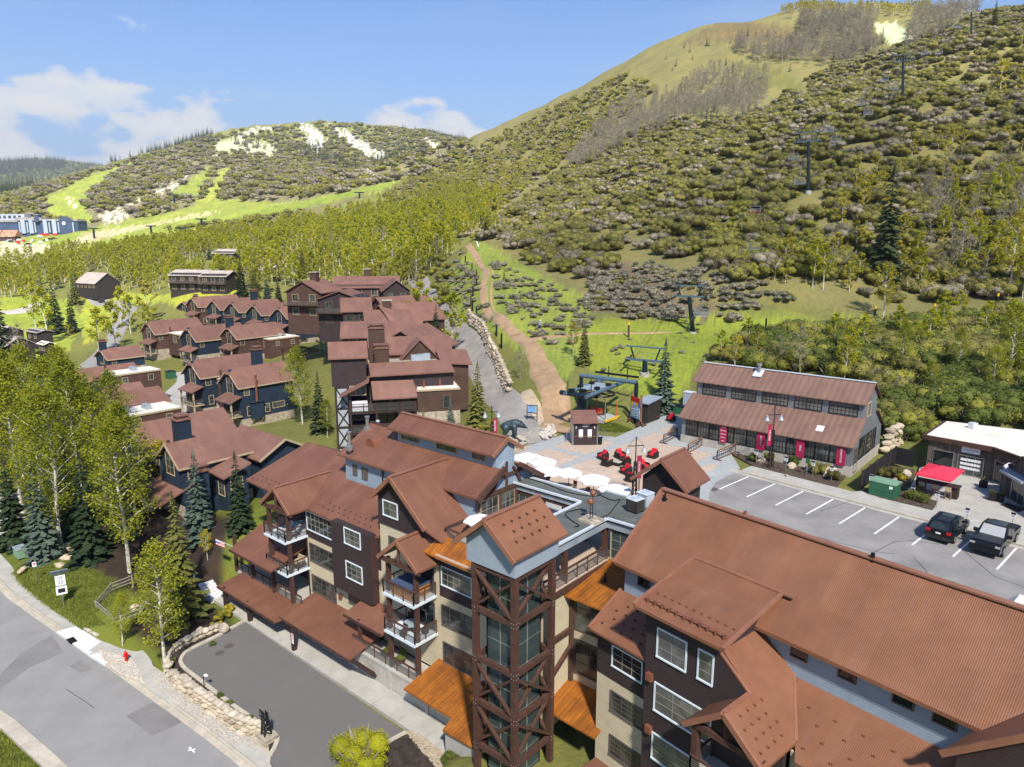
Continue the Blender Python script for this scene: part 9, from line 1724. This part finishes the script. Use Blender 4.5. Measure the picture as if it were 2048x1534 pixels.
TRAILX=[[(1000,660),(960,580),(950,540),(920,500),(930,482),(960,490),(990,540),(985,590),(1040,650),(1090,680),(1150,860),(1050,860)],[(1075,880),(1000,810),(930,710),(860,620),(830,560),(850,560),(890,620),(960,690),(1020,780),(1060,860)],
   [(160,582),(330,590),(430,566),(480,595),(330,606),(246,612),(275,640),(262,690),(150,760),(150,640)],[(370,520),(480,525),(480,560),(370,560)],[(172,545),(226,545),(226,585),(172,585)]]
SCAT={}
def scat(kind,P,smin,smax,seed=0,sxy=(1,1)):
 g=np.random.default_rng(seed+len(P));s=g.uniform(smin,smax,len(P));SCAT.setdefault(kind,[]).append(np.concatenate([P,s[:,None],(s*g.uniform(*sxy,len(P)))[:,None]],1))
RUNS=[p for p,c in REG[2:16]]+[REG[16][0],REG[17][0],REG[18][0]]
OPEN=[REG[18+i][0]for i in range(0)]
GROVE=[(0,560),(90,540),(180,520),(330,490),(470,470),(620,452),(760,410),(880,430),(930,470),(915,500),(880,560),(835,600),(800,590),(600,575),(560,590),(470,596),(330,590),(250,575),(160,580),(0,600)]
scat('aspen',region_pts(GROVE,1500,seed=2,excl=TRAILX),.75,1.25);scat('yellow',region_pts(GROVE,300,seed=3,excl=TRAILX),.7,1.2);scat('bare',region_pts(GROVE,170,seed=4,excl=TRAILX),.7,1.1)
FLANK=[(760,395),(880,330),(960,290),(1100,222),(1250,150),(1320,175),(1220,270),(1120,330),(1050,380),(960,450),(930,480),(880,430)]
scat('yellow',region_pts(FLANK,900,seed=5),.45,.85);scat('brush_y',region_pts(FLANK,1100,seed=6),.9,1.8);scat('brush_g',region_pts(FLANK,500,seed=7),.9,1.6);scat('aspen',region_pts([(800,410),(900,370),(1000,400),(1000,470),(920,490),(860,450)],420,seed=8),.5,.95)
GREYS=[(1340,200),(1420,140),(1540,160),(1530,215),(1480,250),(1380,240),(1320,250)];GREY2=[(1460,95),(1600,90),(1740,60),(1760,105),(1700,130),(1600,130),(1520,125)];GREY3=[(1580,40),(1760,30),(1740,60),(1620,80)];GREY4=[(1830,30),(1960,30),(1860,90),(1800,105)]
for i,(P_,n)in enumerate(((GREYS,420),(GREY2,420),(GREY3,260),(GREY4,200),([(1240,210),(1340,190),(1340,260),(1180,330),(1120,350)],350))):scat('bare',region_pts(P_,n,seed=20+i),.8,1.3)
scat('yellow',region_pts([(1560,12),(1860,20),(1860,34),(1640,32),(1560,30)],260,seed=26),.6,1.0)
HILL=[(950,480),(1050,400),(1130,340),(1320,240),(1420,250),(1540,215),(1620,150),(1760,110),(1960,30),(2100,10),(2100,600),(1900,610),(1740,600),(1640,570),(1560,555),(1480,560),(1400,545),(1300,500),(1200,560),(1080,545),(1040,510),(1010,480)]
MEAD=[[(1420,90),(1600,85),(1620,190),(1480,160)]]
scat('brush_o',region_pts(HILL,3300,seed=30,excl=MEAD),.7,1.5);scat('brush_g',region_pts(HILL,1500,seed=31,excl=MEAD),.7,1.5);scat('brush_y',region_pts([(1450,560),(1400,500),(1480,400),(1700,480),(2048,330),(2100,600),(1640,560)],320,seed=32),.6,1.2);scat('brush_y',region_pts(HILL,800,seed=33,excl=MEAD),.6,1.2);scat('aspen',region_pts([(1850,430),(2100,360),(2100,600),(1830,590)],40,seed=34),.5,.9);scat('bare',region_pts([(1850,380),(2100,330),(2100,600),(1830,590)],60,seed=35),.6,1.0);scat('yellow',region_pts([(1850,300),(2100,250),(2100,600),(1800,590),(1480,560),(1480,500)],110,seed=36),.35,.8)
BACK=[(1420,735),(1480,690),(1640,665),(1900,650),(2100,630),(2100,870),(1890,835),(1770,900),(1750,770),(1600,745)]
scat('brush_v',region_pts(BACK,190,rmin=80,seed=40),.7,1.35);scat('brush_y',region_pts(BACK,130,rmin=80,seed=41),.7,1.4);scat('brush_o',region_pts(BACK,120,rmin=80,seed=42),.7,1.4);scat('aspen',region_pts(BACK,26,rmin=80,seed=43),.4,.75)
scat('brush_v',region_pts([(1760,800),(1900,790),(2100,800),(2100,880),(1890,838),(1780,900)],60,rmin=75,seed=46),.8,1.3)
SL=[(1180,560),(1300,525),(1480,560),(1640,580),(1480,640),(1260,640),(1170,620)]
scat('sage',region_pts(SL,240,seed=50),.8,2.2);scat('brush_o',region_pts(SL,30,seed=51),.3,.6);scat('sage',region_pts([(880,560),(930,500),(1180,600),(1190,690),(1120,690),(960,680)],240,seed=52,excl=TRAILX[:2]),.7,1.7);scat('sage',region_pts([(1140,700),(1420,650),(1900,640),(1900,670),(1400,740),(1200,760)],60,seed=53),.5,1.1);scat('brush_y',region_pts([(820,540),(900,520),(900,570),(880,640),(850,600)],60,seed=54,excl=TRAILX[:2]),.5,1.1)
FAR=[(0,395),(200,340),(420,275),(640,245),(900,266),(960,298),(880,340),(760,380),(600,410),(420,430),(200,450),(0,440)]
scat('brush_g',region_pts(FAR,1500,rmin=500,seed=60,excl=RUNS),1.6,3.4);scat('brush_y',region_pts(FAR,1500,rmin=500,seed=61,excl=RUNS),1.6,3.2);scat('brush_o',region_pts(FAR,500,rmin=500,seed=62,excl=RUNS),1.6,3.2)
scat('fir',region_pts([(0,355),(140,325),(260,295),(420,262),(430,285),(300,305),(150,345),(60,372),(0,392)],1700,rmin=500,seed=63),1.0,1.7)
scat('fir',region_pts([(470,278),(520,285),(560,292),(640,290),(660,312),(720,340),(720,352),(640,325),(560,300),(470,296)],420,rmin=500,seed=64),.8,1.4);scat('fir',region_pts([(740,318),(800,300),(860,290),(860,310),(800,335),(750,350)],320,rmin=500,seed=65),.8,1.3);scat('fir',region_pts([(800,252),(900,265),(935,285),(900,288),(850,265)],220,rmin=500,seed=66),.7,1.2);scat('fir',region_pts(FAR,60,rmin=500,seed=67,excl=RUNS),.6,1.2)
scat('fir',region_pts([(-20,330),(60,314),(130,318),(130,335),(0,352)],900,rmin=2800,seed=68),1.6,3.2)
scat('fir',region_pts([(480,560),(640,500),(760,450),(700,520),(600,570)],30,seed=69),.5,1.0);scat('fir',region_pts([(1320,120),(1480,60),(1760,40),(1700,130),(1560,220),(1420,260)],40,seed=70),.4,.8);scat('brush_y',region_pts([(330,462),(560,430),(640,420),(620,440),(420,470)],130,seed=71),1,2);scat('aspen',region_pts([(0,500),(250,500),(330,480),(330,500),(180,530),(0,560)],150,seed=72,excl=[[(0,470),(130,480),(100,515),(0,520)]]),.6,1.0)
SPEC={ # individuals: name, category, label(s), near meshes ; rest: stuff name, mesh
 'aspen':('aspen_tree','tree','yellow green aspen in the spring grove beyond the townhouses','aspens of the spring grove',AM_,'aspen_wood',AM_),
 'yellow':('yellow_aspen','tree','bright yellow leafed young aspen on the mountainside','yellow aspens on the mountain flank',AMY,'yellow_aspen_wood',AMY),
 'bare':('bare_aspen','tree','leafless grey aspen in the pale stands of the slope','leafless grey aspens',AG,'grey_aspen_wood',AG),
 'fir':('fir_tree','tree','distant dark fir on the far ski hills','firs on the far ridge',SM[:1]+SF,'fir_wood',SF),
 'brush_o':('oak_bush','bush','rounded olive scrub oak bush on the lift slope','scrub oak bushes on the slope',BO,'scrub_oak',BO),
 'brush_g':('grey_bush','bush','grey twiggy leafless bush on the mountain slope','grey leafless bushes',BG,'grey_brush',BG),
 'brush_v':('green_bush','bush','dense dark green bush in the thicket or on the slope','green bushes of the thicket',BGr,'green_brush',BGr),
 'brush_y':('yellow_bush','bush','yellow green bush in fresh leaf on the slope','yellow green bushes',BY,'yellow_brush',BY),
 'sage':('sage_bush','bush','low grey sage bush on the grassy bank','sage bushes on the bank',BS,'sage_brush',BS)}
def stuff_points(name,meshes,A):
 """one object: a point cloud carrying scale and turn, with the plants set on its points by geometry nodes"""
 me=bpy.data.meshes.new(name);n=len(A);me.vertices.add(n);me.vertices.foreach_set('co',A[:,:3].astype(np.float32).ravel())
 a=me.attributes.new('sc','FLOAT_VECTOR','POINT');a.data.foreach_set('vector',np.stack([A[:,4],A[:,4],A[:,3]],1).astype(np.float32).ravel())
 g=np.random.default_rng(n);a=me.attributes.new('rot','FLOAT','POINT');a.data.foreach_set('value',g.uniform(0,6.28,n).astype(np.float32));a=me.attributes.new('pick','INT','POINT');a.data.foreach_set('value',g.integers(0,len(meshes),n).astype(np.int32))
 ob=bpy.data.objects.new(name,me);C.objects.link(ob);ob['kind']='stuff'
 for i,m in enumerate(meshes):
  pass
 ng=bpy.data.node_groups.new(name+'_nodes','GeometryNodeTree');ng.interface.new_socket('Geometry',in_out='INPUT',socket_type='NodeSocketGeometry');ng.interface.new_socket('Geometry',in_out='OUTPUT',socket_type='NodeSocketGeometry')
 gi=ng.nodes.new('NodeGroupInput');go=ng.nodes.new('NodeGroupOutput');jn=ng.nodes.new('GeometryNodeGeometryToInstance');ip=ng.nodes.new('GeometryNodeInstanceOnPoints');ip.inputs['Pick Instance'].default_value=True
 for m in reversed(meshes):
  src=bpy.data.objects.new(name+'_plant',m);oi=ng.nodes.new('GeometryNodeObjectInfo');oi.inputs['Object'].default_value=src;oi.inputs['As Instance'].default_value=True;ng.links.new(oi.outputs['Geometry'],jn.inputs[0])
 def attr(nm,ty):
  q=ng.nodes.new('GeometryNodeInputNamedAttribute');q.data_type=ty;q.inputs['Name'].default_value=nm;return q.outputs[0]
 cx=ng.nodes.new('ShaderNodeCombineXYZ');ng.links.new(attr('rot','FLOAT'),cx.inputs[2]);e2=ng.nodes.new('FunctionNodeEulerToRotation');ng.links.new(cx.outputs[0],e2.inputs[0])
 ng.links.new(gi.outputs[0],ip.inputs['Points']);ng.links.new(jn.outputs[0],ip.inputs['Instance']);ng.links.new(attr('pick','INT'),ip.inputs['Instance Index']);ng.links.new(e2.outputs[0],ip.inputs['Rotation']);ng.links.new(attr('sc','FLOAT_VECTOR'),ip.inputs['Scale']);ng.links.new(ip.outputs[0],go.inputs[0])
 md=ob.modifiers.new('plants','NODES');md.node_group=ng;return ob
def joined(pair,k):
 """trunk and crown of a prototype as one mesh with two materials"""
 out=bpy.data.meshes.new('plant_mesh');bm=bmesh.new();
 for i,me in enumerate(pair):
  n0=len(bm.faces);bm.from_mesh(me);bm.faces.ensure_lookup_table()
  for f in bm.faces[n0:]:f.material_index=i
 bm.to_mesh(out);bm.free()
 for me in pair:out.materials.append(me.materials[0])
 return out
for kind,(nm,cat,lab,grp,near,sname,far)in SPEC.items():
 if kind not in SCAT:continue
 A=np.concatenate(SCAT[kind]);app=A[:,3]/np.hypot(A[:,0],A[:,1]);o_=np.argsort(-app);A=A[o_];NI=270
 for i,(x,y,z,s,sx)in enumerate(A[:NI]):
  k=near[i%len(near)]
  if isinstance(k,tuple):tree2(nm,lab,cat,k,(x,y,z),s,group=grp,sxy=sx/s)
  else:bush1(nm,lab,cat,k,(x,y,z),(sx,sx,s),grp)
 if len(A)>NI:
  stuff_points(sname,[joined(k,0)if isinstance(k,tuple)else k for k in far],A[NI:])
for l,q0,q1,wd_,h_,sd_ in HEDGES:hedge(l,q0,q1,wd_,h_,sd_)
NB=[shrub_mesh(200+i,2.4,1.5,3600,.085,['leaf_yellow','leaf_olive','leaf_green'][i],160,'bark_brown',12)for i in range(3)]
bush1('flowering_bush','bushy yellow green shrub at the bottom edge beside the driveway','bush',shrub_mesh(210,2.6,1.7,5200,.07,'leaf_aspen',200,'twig_grey',14),Vector(at(722,1545,DZ)),1.0)
bush1('low_bush','small green shrub by the white wall at the bottom edge','bush',NB[2],Vector(at(905,1532,DZ)),.42)
for k,(u,v,l)in enumerate(((1540,920,'green shrub under the shop lamp post'),(1585,928,'low green shrub in the shop bed'),(1635,945,'olive shrub beside the largest shop boulder'),(1505,922,'small shrub at the left end of the shop bed'),(1665,958,'grass like tuft in front of the right shop sign'),(1780,955,'sprawling olive shrub behind the transformer'),(1800,962,'low yellow shrub left of the white boulder'))):bush1('garden_bush',l,'bush',NB[1 if k in(2,4,5)else 2]if k!=6 else NB[0],hit0(u,v),.32+.08*(k%3))
for k,(u,v)in enumerate(((440,1240),(452,1232),(432,1258),(462,1222),(345,1325),(440,1395),(460,1410),(500,1440),(515,1448),(425,1290))):bush1('wall_bush',['yellow leaved low bush on the bank below the steps','small green tuft in the bed behind the stone wall'][k>3],'bush',NB[0 if k<4 else 2],Vector(at(u,v,DZ+.05)),.28 if k<4 else.16,'bushes of the driveway beds')
def grass_field(name,poly,n,seed,hgt=.16,m='grass_blade'):
 g=np.random.default_rng(seed);P_=np.array(poly);x=g.uniform(P_[:,0].min(),P_[:,0].max(),n*3);y=g.uniform(P_[:,1].min(),P_[:,1].max(),n*3);k=np.where((pdist(poly,x,y)<-.1))[0][:n]
 for f in(STREET,DRIVE):k=k[pdist(f,x[k],y[k])>.3]
 x,y=x[k],y[k];z=hz(x,y);n=len(x);an=g.uniform(0,6.28,n);w_=.05;l=g.normal(0,hgt*.5,(n,2));h=hgt*g.uniform(.6,1.5,n)
 V=np.stack([np.stack([x-np.cos(an)*w_,y-np.sin(an)*w_,z-.03],1),np.stack([x+np.cos(an)*w_,y+np.sin(an)*w_,z-.03],1),np.stack([x+l[:,0],y+l[:,1],z+h],1)],1).reshape(-1,3)
 o=bpy.data.objects.new(name,fast_mesh(name,V,[],np.arange(3*n).reshape(-1,3),[m]));C.objects.link(o);o['kind']='stuff'
grass_field('lawn_grass',[Pz(5,1150,-12.5),Pz(60,1110,-12.2),Pz(130,1120,-12.2),Pz(250,1170,-12),Pz(260,1200,-12.4),Pz(190,1235,-12.7),Pz(215,1260,-12.8),Pz(160,1262,-12.9),Pz(80,1215,-12.9)],26000,1)
grass_field('verge_grass',[Pz(-60,1440,SZ),Pz(0,1432,SZ),Pz(70,1492,SZ),Pz(120,1540,SZ),Pz(60,1700,SZ),Pz(-200,1600,SZ)],16000,2)
grass_field('plaza_lawn',[Pz(1150,850,0),Pz(1232,862,0),Pz(1275,856,0),Pz(1225,845,0),Pz(1195,842,0),Pz(1140,835,0),Pz(1112,850,0)],9000,3)
# ------------------------------------------------------------------ air
hb=MB();zt_=float(GZ.max())+40;hb.prism([(-5600,-900,zt_),(5600,-900,zt_),(5600,5600,zt_),(-5600,5600,zt_)],(0,0,float(GZ.min())-2-zt_));hm=bpy.data.materials.new('haze_air');hm.use_nodes=True;ht=hm.node_tree;ht.nodes.remove(ht.nodes['Principled BSDF'])
pv=N(ht,'ShaderNodeVolumePrincipled');pv.inputs['Color'].default_value=(0.86,0.92,1,1);pv.inputs['Density'].default_value=0.00010;pv.inputs['Anisotropy'].default_value=0.3;LK(ht,pv.outputs[0],ht.nodes['Material Output'].inputs['Volume']);MATS['haze_air']=hm
hz_o=hb.build('haze','haze_air',uv=False);hz_o['kind']='stuff';hm.cycles.homogeneous_volume=True
# unseen cloud added above and behind the camera to shade lodge and lift slope
rg_=random.Random(21);cbm=MB();CZ=720.0;ofs=CZ/math.tan(R(SUN_EL));ccx,ccy=92+ofs*math.sin(R(SUN_AZ)),92+ofs*math.cos(R(SUN_AZ))
for i in range(46):
 a,k=rg_.uniform(0,6.28),math.sqrt(rg_.random());cbm.ball((ccx+math.cos(a)*k*195,ccy+math.sin(a)*k*180,CZ+rg_.uniform(10,60)*(1.2-k)),rg_.uniform(38,66),12,8,(1,1,.62))
cm2=bpy.data.materials.new('shade_cloud');cm2.use_nodes=True;ct=cm2.node_tree;ct.nodes.remove(ct.nodes['Principled BSDF']);df=N(ct,'ShaderNodeBsdfDiffuse');df.inputs[0].default_value=(.9,.9,.92,1);tl=N(ct,'ShaderNodeBsdfTranslucent');tl.inputs[0].default_value=(.9,.9,.92,1);tp=N(ct,'ShaderNodeBsdfTransparent');m_a=N(ct,'ShaderNodeMixShader');m_b=N(ct,'ShaderNodeMixShader');m_b.inputs[0].default_value=.82
LK(ct,df.outputs[0],m_a.inputs[1]);LK(ct,tl.outputs[0],m_a.inputs[2]);LK(ct,m_a.outputs[0],m_b.inputs[1]);LK(ct,tp.outputs[0],m_b.inputs[2]);LK(ct,m_b.outputs[0],ct.nodes['Material Output'].inputs[0]);MATS['shade_cloud']=cm2
cme=cbm.mesh('cloud','shade_cloud',uv=False);tmp=bpy.data.objects.new('tmp',cme);C.objects.link(tmp);md=tmp.modifiers.new('r','REMESH');md.mode='VOXEL';md.voxel_size=9;dg=bpy.context.evaluated_depsgraph_get();out=bpy.data.meshes.new_from_object(tmp.evaluated_get(dg));bpy.data.objects.remove(tmp);out.materials.clear();out.materials.append(cm2);out.polygons.foreach_set('use_smooth',[True]*len(out.polygons))
co_=bpy.data.objects.new('cloud',out);C.objects.link(co_);co_['kind']='structure'
